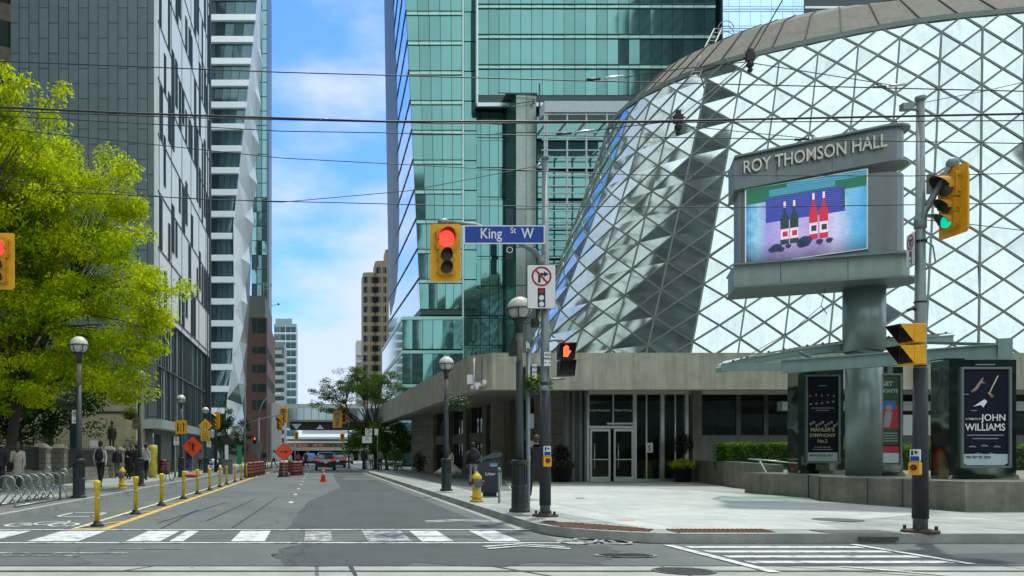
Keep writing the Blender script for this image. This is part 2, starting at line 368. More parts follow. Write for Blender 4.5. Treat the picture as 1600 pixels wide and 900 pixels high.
# ================================================================== SETTING: ground, roads, markings
asph = asphaltmat('asphalt', (.098,.118,.110), .3)
asph2 = asphaltmat('asphalt_new', (.052,.064,.062), .22, .9)
def slabmat(name, c, bw, rh, gap=.012, var=.14, grime=.3):
    m = brickmat(name, c, tuple(x*.93 for x in c), tuple(x*.35 for x in c), bw, rh, gap, 'xy', .0, .85, .2, var=var)
    n = m.node_tree.nodes; l = m.node_tree.links; b = n['Principled BSDF']
    src = b.inputs['Base Color'].links[0].from_socket
    t = n.new('ShaderNodeTexCoord'); a = n.new('ShaderNodeTexNoise'); a.inputs['Scale'].default_value = .45; a.inputs['Detail'].default_value = 9; a.inputs['Roughness'].default_value = .75; l.new(t.outputs['Object'], a.inputs['Vector'])
    q = n.new('ShaderNodeMapRange'); l.new(a.outputs['Fac'], q.inputs[0]); q.inputs['From Min'].default_value = .3; q.inputs['From Max'].default_value = .65; q.inputs['To Min'].default_value = 1-grime; q.inputs['To Max'].default_value = 1.08
    mu = n.new('ShaderNodeMix'); mu.data_type = 'RGBA'; mu.blend_type = 'MULTIPLY'; mu.inputs['Factor'].default_value = 1; l.new(src, mu.inputs[6]); l.new(q.outputs[0], mu.inputs[7])
    vo = n.new('ShaderNodeTexVoronoi'); vo.inputs['Scale'].default_value = 1.3; l.new(t.outputs['Object'], vo.inputs['Vector']); gq = n.new('ShaderNodeMapRange'); l.new(vo.outputs['Distance'], gq.inputs[0]); gq.inputs['From Min'].default_value = .035; gq.inputs['From Max'].default_value = .055; gq.inputs['To Min'].default_value = .45
    fs_ = n.new('ShaderNodeTexNoise'); fs_.inputs['Scale'].default_value = 30; fs_.inputs['Detail'].default_value = 4; l.new(t.outputs['Object'], fs_.inputs['Vector']); fq = n.new('ShaderNodeMapRange'); l.new(fs_.outputs['Fac'], fq.inputs[0]); fq.inputs['From Min'].default_value = .3; fq.inputs['From Max'].default_value = .7; fq.inputs['To Min'].default_value = .86; fq.inputs['To Max'].default_value = 1.1
    m1 = n.new('ShaderNodeMath'); m1.operation = 'MULTIPLY'; l.new(gq.outputs[0], m1.inputs[0]); l.new(fq.outputs[0], m1.inputs[1])
    m2 = n.new('ShaderNodeMix'); m2.data_type = 'RGBA'; m2.blend_type = 'MULTIPLY'; m2.inputs['Factor'].default_value = 1; l.new(mu.outputs[2], m2.inputs[6]); l.new(m1.outputs[0], m2.inputs[7]); l.new(m2.outputs[2], b.inputs['Base Color'])
    return m
slab = slabmat('sidewalk_concrete', (.35,.385,.345), 1.6, 1.6, .014, .18, .42)
slab_l = slabmat('plaza_concrete', (.46,.50,.46), 3.0, 3.0, .012, .10, .26)
slab_k = slabmat('track_concrete', (.36,.38,.34), 4.2, 3.1, .025, .12, .3)
paver = brickmat('dark_paver', (.16,.165,.15), (.13,.135,.125), (.07,.07,.065), .3, .3, .01, 'xy', .5, .85)
kerb_m = mat('kerb_concrete', (.34,.36,.33), .85, var=.2, vs=2, bump=.4, bs=30, grime=.25)
KL, KR = -6.4, 3.85     # kerb faces of the street
mb = MB(); mb.bb((-900,-400,-.6), (900,1600,-.012)); struct('ground', mb, mat('far_ground', (.2,.2,.19), .9), 'ground stretching away beyond the streets')
def sheet(x0, y0, x1, y1, z): return MB().quad((x0,y0,z),(x1,y0,z),(x1,y1,z),(x0,y1,z))
struct('road', sheet(KL, 9.78, KR, 420, 0), asph, 'grey asphalt street running away between the towers')
struct('cross_street_road', sheet(-90, 9.78, KL, 12.05, 0).join(sheet(KR, 9.78, 90, 12.25, 0)), asph, 'asphalt lane of the cross street in front of the kerb')
struct('streetcar_track_bed', sheet(-90, -4, 90, 9.78, 0), slab_k, 'pale concrete streetcar track bed in the foreground')
struct('near_road', sheet(-90, -60, 90, -4, 0), asph, 'asphalt behind the tracks')
# grooved rails in the track bed
for k, y in enumerate((9.33, 7.85)):
    mb = MB(); mb.bb((-90, y-.035, 0), (90, y+.035, .004)); mb.bb((-90, y+.05, 0), (90, y+.075, .002))
    struct('track_rail', mb, mat('rail_steel', (.07,.07,.065), .5, .5), 'dark %s rail groove in the track bed' % ('far', 'near')[k])
# darker repair patches in the asphalt
def ragged(pts, n=9, j=.12):
    o = []
    for i, (a, b) in enumerate(zip(pts, pts[1:]+pts[:1])):
        for k in range(n): t = k/n; o.append((a[0]+(b[0]-a[0])*t+random.uniform(-j, j), a[1]+(b[1]-a[1])*t+random.uniform(-j, j)*1.6))
    return o
def flat(poly, z): return MB().add([(x, y, z) for x, y in poly], [tuple(range(len(poly)))])
struct('asphalt_patch', flat(ragged([(-.55,14.9),(3.3,14.9),(3.3,60),(1.2,60),(1.0,34),(-.2,24)], 12, .05), .003), asph2, 'dark fresh asphalt strip in the right lane')
struct('asphalt_patch', flat(ragged([(-.4,9.9),(3.6,9.9),(4.4,11.6),(3.6,12.5),(-.1,12.6),(-.6,11.2)], 9, .14), .003), asph2, 'dark ragged asphalt patch before the crossing')
struct('asphalt_patch', flat(ragged([(5.3,9.95),(18,9.95),(18,11.2),(9,10.9),(5.5,11.0)], 9, .1), .003), asph2, 'dark gutter strip of asphalt by the corner')
# sidewalks
ARC = [(KR, 14.2)]+[(KR+2.1-2.1*math.cos(R(a)), 14.35-2.1*math.sin(R(a))) for a in range(10, 90, 10)]
def sidewalk_poly(x1, y1, arc): return arc+[(x1, arc[-1][1]), (x1, y1), (KR, y1)]
east = ARC+[(60, 12.25), (60, 37.45), (12.45, 37.45), (8.0, 66), (8.0, 420), (KR, 420)]
mb = MB()
top = [(x, y, .15) for x, y in east]; mb.add(top, [tuple(range(len(top)))])
struct('sidewalk', mb, slab, 'pale concrete sidewalk on the right side of the street')
kp = [(KR, 420)]+ARC+[(60, 12.25)]
mb = MB()
for a, b in zip(kp, kp[1:]):
    d = Vector((b[0]-a[0], b[1]-a[1], 0)).normalized(); nn = Vector((-d.y, d.x, 0))
    def zz(p): return .03 if (p[1] < 13.6 and p[0] < 6.0) else .15
    A0 = Vector((*a, 0)); B0 = Vector((*b, 0)); A1 = A0+nn*.16; B1 = B0+nn*.16
    za, zb = .154, .154
    mb.quad(A0, B0, B0+Vector((0,0,zb)), A0+Vector((0,0,za))); mb.quad(A0+Vector((0,0,za)), B0+Vector((0,0,zb)), B1+Vector((0,0,zb)), A1+Vector((0,0,za)))
struct('kerb', mb, kerb_m, 'weathered concrete kerb on the right')
mb = MB(); g = [(KR-.42, 420)]+[(KR-.42, 14.2)]
mb.quad((KR-.2,14.4,.005),(KR,14.4,.005),(KR,420,.005),(KR-.2,420,.005)); struct('gutter', mb, kerb_m, 'concrete gutter strip along the right kerb')
# brighter plaza pour and dark paver bands
pl = [(5.4,13.0),(8.5,12.95),(8.9,14.2),(11.2,15.6),(13.6,17.2),(13.2,22.5),(13.0,27.5),(10.2,34.0),(7.0,35),(6.4,26),(4.9,18.5)]
struct('plaza', flat(pl, .154), slab_l, 'bright pale concrete plaza in front of the hall')
struct('paver_band', flat([(5.3,27),(6.6,27),(8.6,36.6),(8.0,60),(5.5,60)], .1545), paver, 'dark paver band along the hall')
# left side
west = [(KL, 12.05), (KL, 420), (-90, 420), (-90, 12.05)]
struct('west_sidewalk', MB().add([(x, y, .15) for x, y in west], [(3,2,1,0)][:1]), slab, 'pale concrete sidewalk on the left side of the street')
mb = MB(); mb.quad((KL,12.05,0),(KL,12.05,.154),(KL,420,.154),(KL,420,0)); mb.quad((KL,12.05,.154),(KL-.16,12.05,.154),(KL-.16,420,.154),(KL,420,.154)); mb.quad((-90,12.05,0),(KL,12.05,0),(KL,12.05,.154),(-90,12.05,.154)); 
struct('west_kerb', mb, kerb_m, 'concrete kerb on the left')
struct('west_paver_band', flat([(KL-.2,12.3),(KL-.2,60),(KL-1.25,60),(KL-1.25,12.3)][::-1], .154), paver, 'dark paver strip beside the left kerb')
# ---- painted markings
pw = paintmat('road_paint_white', (.60,.63,.61), .56); pwo = paintmat('road_paint_white_worn', (.55,.57,.55), .47); py_ = paintmat('road_paint_yellow', (.68,.42,.06), .56)
ZM = .0075
def mark(name, quads, m, label, z=ZM):
    mb = MB()
    for q in quads: mb.add([(x, y, z) for x, y in q], [tuple(range(len(q)))])
    return struct(name, mb, m, label)
def rc(x0, y0, x1, y1): return [(x0,y0),(x1,y0),(x1,y1),(x0,y1)]
mark('crosswalk_lines', [rc(-12,14.42,KR,14.54), rc(-12,12.25,KR+.3,12.37)], pw, 'two thin white lines across the street', .011)
bars = [(-6.05,-5.1,0),(-4.55,-3.75,0),(-3.0,-2.45,0),(-2.32,-2.1,0),(-1.35,-.82,0),(-.2,.25,1),(.8,1.5,1),(1.65,2.15,0),(2.72,3.2,0)]
mark('crosswalk_bars', [rc(a,12.55,b,14.3) for a, b, k in bars if not k], pw, 'white ladder bars of the crosswalk')
mark('crosswalk_bars', [rc(a,12.55,b,14.3) for a, b, k in bars if k], pwo, 'worn faded bars of the crosswalk')
mark('old_markings', [rc(-6.4,11.0,-2.6,11.12), rc(-5.6,10.75,-3.2,10.82), rc(-3.0,11.5,-1.9,11.56)], pwo, 'scraped remains of old white markings')
mark('side_crosswalk_bars', [rc(5.45,y,8.0,y+.22) for y in (10.0,10.55,11.1,11.65)], pw, 'white bars of the crosswalk over the tracks', .008)
mark('side_crosswalk_lines', [[(5.2,9.2),(5.34,9.2),(5.34,12),(5.2,12)], [(8.05,9.9),(8.17,9.9),(8.17,12.1),(8.05,12.1)], [(10.3,9.9),(10.6,9.9),(11.6,11.6),(11.3,11.6)], [(7.0,9.0),(7.1,9.0),(6.4,9.7),(6.3,9.7)]], pw, 'long white lines of the right crosswalk', .012)
def chevron(x, y, wd, t=.1, gap=.28):
    q = []
    for k in range(2):
        yy = y+k*gap
        q += [[(x-wd,yy-.35),(x-wd+.05,yy-.35-t),(x,yy-t),(x,yy)], [(x,yy),(x,yy-t),(x+wd-.05,yy-.35-t),(x+wd,yy-.35)]]
    return q
mark('bike_chevrons', chevron(2.95,16.6,.75), pw, 'white double chevron in the right lane')
mark('bike_chevrons', chevron(3.05,11.9,.62,.09,.25), pw, 'white double chevron past the crosswalk', .016)
def bike(x, y, s):
    q = []
    for cx in (-.42, .42):
        for k in range(12):
            a, b = 2*math.pi*k/12, 2*math.pi*(k+1)/12
            q.append([(x+s*(cx+.3*math.cos(a)), y+s*1.4*.3*math.sin(a)),(x+s*(cx+.3*math.cos(b)), y+s*1.4*.3*math.sin(b)),(x+s*(cx+.22*math.cos(b)), y+s*1.4*.22*math.sin(b)),(x+s*(cx+.22*math.cos(a)), y+s*1.4*.22*math.sin(a))])
    for (a, b) in (((-.42,0),(0,-.02)),((0,-.02),(.3,.45)),((-.42,0),(-.15,.45)),((-.15,.45),(.3,.45)),((.42,0),(.25,.65))):
        d = Vector((b[0]-a[0], b[1]-a[1])).normalized(); nx, ny = -d.y*.035, d.x*.035
        q.append([(x+s*(a[0]+nx), y+s*1.4*(a[1]+ny)),(x+s*(b[0]+nx), y+s*1.4*(b[1]+ny)),(x+s*(b[0]-nx), y+s*1.4*(b[1]-ny)),(x+s*(a[0]-nx), y+s*1.4*(a[1]-ny))])
    return q
mark('bike_symbol', bike(4.3,12.4,.8), pwo, 'worn white bicycle symbol by the corner', .018)
mark('bike_symbol', bike(-5.35,15.6,1.0), pw, 'white bicycle symbol in the left bike lane')
mark('bike_lane_box', [rc(-5.8,17.6,-4.9,17.72), rc(-5.8,18.8,-4.9,18.92), rc(-5.8,17.6,-5.7,18.9), rc(-5.0,17.6,-4.9,18.9)], pw, 'white box marking in the left bike lane')
mark('buffer_lines', [rc(-3.97,14.7,-3.80,120)], py_, 'thick yellow line beside the flexible posts')
mark('buffer_lines', [rc(-4.52,14.7,-4.42,120)], paintmat('road_paint_cream', (.7,.6,.35), .56), 'thin cream line behind the flexible posts')
mark('buffer_hatching', [[(-4.42,y),(-3.97,y+1.0),(-3.97,y+1.25),(-4.42,y+.25)] for y in [15.2+3.1*k for k in range(30)]]+[[(-4.5,14.62),(-3.8,14.62),(-3.8,14.75),(-4.5,14.75)]], py_, 'yellow bars between the buffer lines', .009)
mark('lane_dashes', [rc(-.8,y,-.68,y+.75) for y in [22.7+4.7*k for k in range(22)]], pw, 'short white dashes dividing the lanes')
mark('stop_line', [rc(1.5,46,3.3,46.4), rc(1.9,52,3.3,52.3)], pw, 'white bars in the right lane')
mark('road_seams', [rc(-3.6,29,-.5,29.05), [(-3.2,16),(-3.15,16),(-2.6,23),(-2.65,23)], [(-2.3,16.5),(-2.25,16.5),(-1.9,25),(-1.95,25)], [(-1.6,15),(-1.55,15),(-1.25,26),(-1.3,26)], rc(-3.3,26,-1,26.05), [(-2.9,14.8),(-2.86,14.8),(-2.95,20),(-3.0,20)], rc(0,30.5,3.4,30.6), rc(-3.7,44,3.4,44.12)], mat('tar_seam', (.03,.03,.03), .5), 'dark tar seams in the asphalt', .0055)
mark('bed_cracks', [[(.42,8.9),(.46,8.9),(.44,9.77),(.38,9.77)], [(2.1,9.77),(2.16,9.77),(2.85,8.6),(2.8,8.6)], [(-6.6,9.77),(-6.55,9.77),(-7.1,8.8),(-7.15,8.8)], [(-2.0,9.77),(-1.97,9.77),(-2.3,9.3),(-2.33,9.3)], rc(-90,9.76,90,9.80), [(5.6,9.77),(5.64,9.77),(7.0,8.8),(6.95,8.8)]], mat('crack_dark', (.035,.035,.03), .8), 'dark cracks in the concrete track bed', .0045)

# ================================================================== ROY THOMSON HALL
T_ = [(30,78),(26,71.5),(23.7,66),(22.7,61.5),(22.9,58.3),(23.5,56.4),(24.6,54.4),(26.4,52.2),(28.8,50.6),(32.0,48.8),(35.6,47.2),(39.4,46.3),(44,45.6),(50,46),(56,48),(62,53)]
B_ = [(23,82),(18.5,74),(15.8,67),(14.6,61.5),(14.9,57),(16.2,54),(18,51),(20.4,48.4),(23.5,46.3),(27.2,44.6),(31.1,43.0),(35.9,42.2),(41,41.6),(49,41.5),(57,43),(65,49)]
C_ = [(34,76),(31,70),(28.8,65),(28.4,62),(28.5,60.5),(28.8,59),(29.8,57.3),(31,55.8),(32.7,54.6),(35,53.6),(37.5,53.0),(41,52.4),(45,52),(50,52),(55,53.5),(59,57)]
def cr(P, u):
    u = max(0, min(len(P)-1.0001, u)); i = int(u); t = u-i
    p = [Vector((*P[max(0, min(len(P)-1, j))], 0)) for j in (i-1, i, i+1, i+2)]
    return .5*((2*p[1])+(-p[0]+p[2])*t+(2*p[0]-5*p[1]+4*p[2]-p[3])*t*t+(-p[0]+3*p[1]-3*p[2]+p[3])*t**3)
us = [k*.02 for k in range(int((len(T_)-1)/.02))]; Ls = [0]
for a, b in zip(us, us[1:]): Ls.append(Ls[-1]+(cr(T_, b)-cr(T_, a)).length)
def u_at(L):
    lo = int(np.searchsorted(Ls, L)); lo = min(max(lo, 1), len(us)-1)
    t = (L-Ls[lo-1])/(Ls[lo]-Ls[lo-1]); return us[lo-1]+t*.02
STEP = 1.03; NC = int(Ls[-1]/STEP); NR = 24; ZT, ZB = 27.0, 5.5
ucol = [u_at(i*STEP) for i in range(NC+1)]
def hp(i, j):
    t = j/NR; a = cr(T_, ucol[i]); b = cr(B_, ucol[i]); s = t**1.06
    p = a+(b-a)*s; p.z = ZT+(ZB-ZT)*t; return p
hall = thing('concert_hall', 'concert hall with a tapering glass diamond lattice over a low concrete podium', 'concert hall', (12, 40, 0))
dglass = mat('hall_glass', (.60,.69,.66), .05, .95, var=.10, vs=.5, streak=.16, island=.08, wave=.3, bs=.4)
lat_m = mat('lattice_steel', (.16,.20,.18), .5, .2, var=.1)
cells = []
for i in range(0, NC+1):
    for j in range(0, NR+1):
        if (i+j) % 2: continue
        if i % 2 == 0:
            if i > 0 and i < NC and j+2 <= NR: cells.append([hp(i,j),hp(i+1,j+1),hp(i,j+2),hp(i-1,j+1)])
        else:
            if j+2 <= NR and i < NC:
                cells.append([hp(i,j),hp(i+1,j+1),hp(i,j+2)]); cells.append([hp(i,j),hp(i,j+2),hp(i-1,j+1)])
    if i % 2 and i < NC:
        cells.append([hp(i-1,0),hp(i+1,0),hp(i,1)])
    if i % 2 == 0 and i+2 <= NC and NR % 2 == 0: cells.append([hp(i,NR),hp(i+1,NR-1),hp(i+2,NR)])
def scr(p): return (CX+F*p.x/p.y, CY-F*(p.z-HC)/p.y)
def area(c):
    s = [scr(p) for p in c]; mx_ = sum(a for a, b in s)/len(s); my_ = sum(b for a, b in s)/len(s)
    if not (0 < mx_ < 1620 and 0 < my_ < 560): return 0
    return .5*abs(sum(a[0]*b[1]-a[1]*b[0] for a, b in zip(s, s[1:]+s[:1])))
cells.sort(key=area, reverse=True)
rest = MB()
for k, c in enumerate(cells):
    cen = sum(c, Vector())/len(c); nrm = (c[1]-c[0]).cross(c[2]-c[0]).normalized()
    if nrm.dot(cen-Vector((45,75,10))) < 0: nrm = -nrm
    ax = Vector((random.gauss(0,1), random.gauss(0,1), random.gauss(0,1))).normalized()
    Mr = Matrix.Rotation(R(random.gauss(0, 1.1)), 3, ax)
    q = [cen+Mr @ (p-cen) for p in c]
    if (q[1]-q[0]).cross(q[2]-q[0]).dot(nrm) < 0: q.reverse()
    if k < 98: build('glass_panel', MB().add(q, [tuple(range(len(q)))]), dglass, hall, world=True)
    else: rest.add(q, [tuple(range(len(q)))])
o = build('glass_panel', rest, dglass, hall, world=True); o['kind'] = 'stuff'
mb = MB()
for i in range(0, NC+1):
    for j in range(0, NR+1):
        if (i+j) % 2: continue
        p = hp(i, j); nn = Vector((p.x-45, p.y-78, 0)).normalized(); up = tuple(nn)
        if i < NC and j < NR: mb.beam(p+nn*.02, hp(i+1, j+1)+nn*.02, .105, .05, 0, up)
        if i > 0 and j < NR: mb.beam(p+nn*.02, hp(i-1, j+1)+nn*.02, .105, .05, 0, up)
        if i % 2 and j+2 <= NR: mb.beam(p+nn*.018, hp(i, j+2)+nn*.018, .09, .04, 0, up)
for i in range(NC):
    mb.beam(hp(i,0), hp(i+1,0), .22, .3, 0); mb.beam(hp(i,NR), hp(i+1,NR), .2, .2, 0)
build('steel_lattice', mb, lat_m, hall, world=True)
mb = MB(); n = 60; prev = None
for k in range(n+1):
    u = (len(T_)-1.01)*k/n; a = cr(T_, u); a.z = ZT+.12; c = cr(C_, u); c.z = 31.4; m_ = (a+c)/2; m_.z = 29.9; c2 = c+(Vector((46,66,0))-Vector((c.x,c.y,0)))*.5; c2.z = 32.6
    row = [a, m_, c, c2]
    if prev:
        for q in range(3): mb.add([prev[q], row[q], row[q+1], prev[q+1]], [(0,1,2,3)], 0, True)
    prev = row
mb.prism([tuple((cr(C_, (len(C_)-1.01)*k/20)+(Vector((46,66,0))-cr(C_, (len(C_)-1.01)*k/20))*.5).to_2d()) for k in range(21)], 32.5, 32.7)
cap = build('roof_cap', mb, concrete_cap, hall, world=True)
for k in range(2, 58, 2):
    mb = MB(); u = (len(T_)-1.01)*k/n; a = cr(T_, u); a.z = ZT+.2; c = cr(C_, u); c.z = 31.44; m_ = (a+c)/2; m_.z = 29.95
    mb.beam(a, m_, .07, .05); mb.beam(m_, c, .07, .05)
    build('panel_joint', mb, mat('joint_dark', (.04,.04,.035), .9), cap, world=True)
# roof ladder with hoops
mb = MB(); a = Wp(1085,120,52); b = Wp(1122,45,60)
for s in (-.28, .28): mb.cyl(a+Vector((s,0,0)), b+Vector((s,0,0)), .05, n=6)
for k in range(12): p = a+(b-a)*k/11; mb.cyl(p+Vector((-.28,0,0)), p+Vector((.28,0,0)), .03, n=5)
for k in range(3):
    p = b+Vector((0,0,-.4*k)); mb.tube([p+Vector((.6*math.cos(t)+.6, 0, .6*math.sin(t))) for t in [math.pi*q/8 for q in range(9)]], .035, 5)
build('roof_ladder', mb, mat('ladder_grey', (.3,.32,.3), .6), hall, world=True)
# podium: fascia ring, soffit, recessed walls
FZ0, FZ1 = 4.12, 5.66
fas = [(5.5,70),(5.55,64.8),(6.55,34.6),(7.35,33.5),(44,33.5),(44,34.1),(7.6,34.1),(7.1,34.8),(6.1,64.8),(6.1,70)]
mb = MB(); mb.prism(fas, FZ0, FZ1); build('fascia', mb, concrete, hall, world=True)
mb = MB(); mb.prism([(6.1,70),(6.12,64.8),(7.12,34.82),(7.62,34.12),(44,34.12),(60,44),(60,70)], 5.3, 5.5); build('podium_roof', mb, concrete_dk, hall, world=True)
mb = MB(); mb.prism([(6.1,69.9),(6.13,64.8),(7.13,34.83),(7.63,34.13),(44,34.13),(44,38),(12.9,38),(8.7,66),(8.7,69.9)], 4.42, 4.5); build('soffit', mb, mat('soffit', (.34,.32,.27), .9, var=.1), hall, world=True)
glz = glassmat('window_glass', (.62,.72,.66), 1.45, .08)
# interior floor, ceiling and back wall so that the glass looks into rooms
mb = MB(); mb.quad((12.6,37.4,.17),(44,37.4,.17),(44,46,.17),(10,46,.17)); mb.bb((10,45.8,.2),(44,46,4.5)); mb.bb((12.7,37.7,4.3),(44,45.8,4.4))
mb.bb((16.6,38.5,.2),(16.9,45,4.3)); mb.bb((14.0,41,.2),(14.35,41.35,4.3)); mb.bb((20.5,40.6,.2),(21,41.1,4.3)); mb.bb((26.5,40.6,.2),(27,41.1,4.3)); mb.bb((18,42,.2),(24,42.6,1.2))
build('lobby_interior', mb, mat('interior', (.42,.39,.32), .8, var=.25, vs=1), hall, world=True)
# street-side wall: piers, spandrel panels and dark windows
A = Vector((8.0,65.5,0)); Bq = Vector((12.35,37.5,0)); dS = (Bq-A).normalized(); Ls_ = (Bq-A).length; nS = Vector((-abs(dS.y), -dS.x, 0)).normalized(); ang = math.atan2(dS.y, dS.x)
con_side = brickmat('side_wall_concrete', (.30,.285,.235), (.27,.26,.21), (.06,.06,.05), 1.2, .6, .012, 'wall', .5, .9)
def sbox(s0, s1, z0, z1, d0, d1, m=0, mbx=None):
    c = A+dS*(s0+s1)/2+nS*(d0+d1)/2; return mbx.box((c.x, c.y, (z0+z1)/2), (s1-s0, abs(d1-d0), z1-z0), ang, m)
for q in ((0,6.0,.25),(23.3,28.3,.05)): mb = MB(); sbox(q[0], q[1], .15, 4.42, -.3, q[2], 0, mb); build('side_wall', mb, con_side, hall, world=True)
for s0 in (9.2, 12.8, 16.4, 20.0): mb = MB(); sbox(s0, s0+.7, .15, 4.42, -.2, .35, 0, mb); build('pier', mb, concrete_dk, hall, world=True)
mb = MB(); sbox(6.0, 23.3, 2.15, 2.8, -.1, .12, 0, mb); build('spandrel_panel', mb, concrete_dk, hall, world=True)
for s0, s1 in ((6.0,9.2),(9.9,12.8),(13.5,16.4),(17.1,20.0),(20.7,23.3)):
    for z0, z1 in ((.15,2.15),(2.8,4.42)):
        mb = MB(); sbox(s0, s1, z0, z1, -.06, -.03, 0, mb); wdw = build('window', mb, mat('dark_window', (.02,.03,.03), .05, 0, var=.2, island=.3, spec=.8), hall, world=True)
        mb = MB(); sbox((s0+s1)/2-.04, (s0+s1)/2+.04, z0, z1, -.03, .02, 0, mb); build('mullion', mb, black, wdw, world=True)
for x in (10.95, 11.55): pass
# corner fins left of the doors
for x in (910-6, 895, 880): pass
mb = MB()
for px in (883, 893, 904, 912): x = Xa(px, 37.3); mb.bb((x-.06,37.0,.15), (x+.06,37.45,4.42))
build('corner_fins', mb, mat('fin_metal', (.13,.15,.15), .4, .5), hall, world=True)
# entrance glazing  px 918..1075
YD = 37.3
x0, x1 = Xa(918,YD), Xa(1078,YD)
mb = MB(); 
for px in (917, 991, 1034, 1072): x = Xa(px,YD); mb.bb((x-.08,YD-.1,.15),(x+.08,YD+.08,4.2))
mb.bb((x0,YD-.12,4.2),(x1,YD+.08,4.42)); mb.bb((x0,YD-.09,2.62),(Xa(991,YD),YD+.07,2.74)); mb.bb((Xa(991,YD),YD-.08,.15),(x1,YD+.06,.27))
ent = build('entrance_frame', mb, alu, hall, world=True)
mb = MB()
for px in (938+20, 1010, 1055): x = Xa(px,YD); mb.bb((x-.03,YD-.02,.2 if px > 991 else 2.75),(x+.03,YD+.04,4.2))
build('glazing_bar', mb, alu, ent, world=True)
for (a, b, z0, z1) in ((919,990,2.76,4.18),(992,1033,.28,4.18),(1035,1071,.28,4.18)):
    mb = MB(); mb.bb((Xa(a,YD)+.05,YD-.012,z0),(Xa(b,YD)-.05,YD+.012,z1)); build('glass_pane', mb, glz, ent, world=True)
for s_, px_ in (('Ticket Members',936),('Ticket Pickup',973)): mb = MB(); text(mb, s_, Xa(px_,YD), 3.42, .15, YD-.03, ext=.004); build('door_lettering', mb, white_s, ent, world=True)
mb = MB(); mb.bb((Xa(947,YD),YD-.15,2.80),(Xa(988,YD),YD-.1,2.88)); build('door_closer', mb, white_s, ent, world=True)
for (a, b) in ((920,954),(957,990)):
    xa, xb = Xa(a,YD)+.03, Xa(b,YD)-.03
    d = thing('door', None, None); d.parent = hall; d.location = Vector((xa, YD-.05, .15))-hall.location
    mb = MB(); mb.xz([(0,0),(xb-xa,0),(xb-xa,2.45),(0,2.45)], -.02, -.019)
    fr = MB(); Wd = xb-xa
    fr.bb((0,-.03,0),(.09,.03,2.45)); fr.bb((Wd-.09,-.03,0),(Wd,.03,2.45)); fr.bb((.09,-.03,0),(Wd-.09,.03,.22)); fr.bb((.09,-.03,2.33),(Wd-.09,.03,2.45)); fr.bb((.09,-.05,1.0),(Wd-.09,-.03,1.05))
    build('door_frame', fr, alu, d); gp = MB(); gp.bb((.09,-.01,.22),(Wd-.09,.01,2.33)); build('door_glass', gp, glz, d)
    hd = MB(); hd.tube([(.18,-.03,.62),(.18,-.12,.62),(.18,-.12,1.75),(.18,-.03,1.75)], .022, 6); build('handle', hd, alu, d)
mb = MB(); x = Xa(1014,YD); mb.bb((x-.16,YD-.05,1.5),(x+.16,YD-.03,1.95)); mb.m = [0]*len(mb.f); text(mb, 'S', x, 1.58, .36, YD-.055, 1); build('door_notice', mb, [white_s, black_s], hall, world=True)
# long window band right of the doors
x0w = Xa(1092,YD)
for q in ((x1,x0w),(42,43)): mb = MB(); mb.bb((q[0],YD-.3,.15),(q[1],YD+.3,4.42)); build('pier', mb, concrete_dk, hall, world=True)
mb = MB(); mb.bb((x0w,YD-.1,.15),(42,YD+.2,2.3)); build('parapet_panel', mb, mat('parapet_concrete', (.25,.26,.24), .85, streak=.2), hall, world=True)
xs = [x0w, Xa(1153,YD), Xa(1196,YD), Xa(1240,YD), 25.0, 28.0, 31.0, 34, 37, 42]
for a, b in zip(xs, xs[1:]):
    mb = MB(); mb.bb((a+.1,YD-.01,2.3),(b-.1,YD+.02,4.2)); wd_ = build('window', mb, glz, hall, world=True)
    mb = MB(); mb.bb((b-.1,YD-.06,2.3),(b+.1,YD+.06,4.2)); build('mullion', mb, mat('bronze_frame', (.12,.13,.13), .4, .4), wd_, world=True)
mb = MB(); mb.bb((x0w,YD-.1,4.2),(42,YD+.1,4.42)); mb.bb((20.6,35.4,3.35),(42,35.8,3.75)); build('light_shelf', mb, white_metal, hall, world=True)
# security cameras and conduit on the corner of the fascia
mb = MB(); Y0 = 34.3
mb.bb((6.48,34.45,4.75),(6.9,34.5,5.1)); mb.xf(Matrix()); c = Wp(738,594,34.0)
mb = MB(); mb.box((6.66,34.35,4.62),(.42,.14,.4)); mb.box(Wp(750,601,33.9),(.55,.25,.16),.2); mb.sph(Wp(756,598,33.7),.13,10,6); mb.sph(Wp(745,606,33.8),.09,8,5); mb.box(Wp(741,605,34),(.3,.2,.12))
mb.cyl(Wp(741,560,34.2),Wp(741,597,34.2),.035,n=6); build('security_camera', mb, white_s, hall, world=True)
mb = MB(); mb.tube([Wp(756,553,33.4),Wp(753,560,33.4),Wp(753,600,33.4)], .02, 5); build('conduit', mb, black, hall, world=True)

# ================================================================== TEAL GLASS TOWER
tw = thing('office_tower', 'tall teal glass office tower with pale spandrel bands behind the hall', 'tower', (12,100,0))
teal = mat('teal_glass', (.13,.285,.265), .05, .85, var=.12, vs=.12, island=.14, wave=.22, bs=.25)
teal_d = mat('teal_glass_dark', (.13,.29,.27), .05, .8, var=.05, vs=.05, island=.12, wave=.3, bs=.3)
span = mat('spandrel_glass', (.32,.62,.53), .25, .3, var=.06, vs=.2, island=.06)
mull = mat('dark_mullion', (.04,.07,.07), .4, .3, var=0); fin = mat('white_fin', (.6,.72,.7), .35, .4, var=0)
FH = 3.72
def panes(mb, xa, xb, Y, z0, z1, n, m=0, skew=None, tilt=.008):
    for k in range(n):
        a = xa+(xb-xa)*k/n; b = xa+(xb-xa)*(k+1)/n; g = .03
        if skew and k == 0: a0, a1 = skew
        else: a0 = a1 = a
        t = random.gauss(0, tilt); t2 = random.gauss(0, tilt)
        mb.quad((a0+g,Y-t,z0+.02),(b-g,Y+t,z0+.02),(b-g,Y+t+t2,z1-.02),(a1+g,Y-t+t2,z1-.02), m)
body = MB()
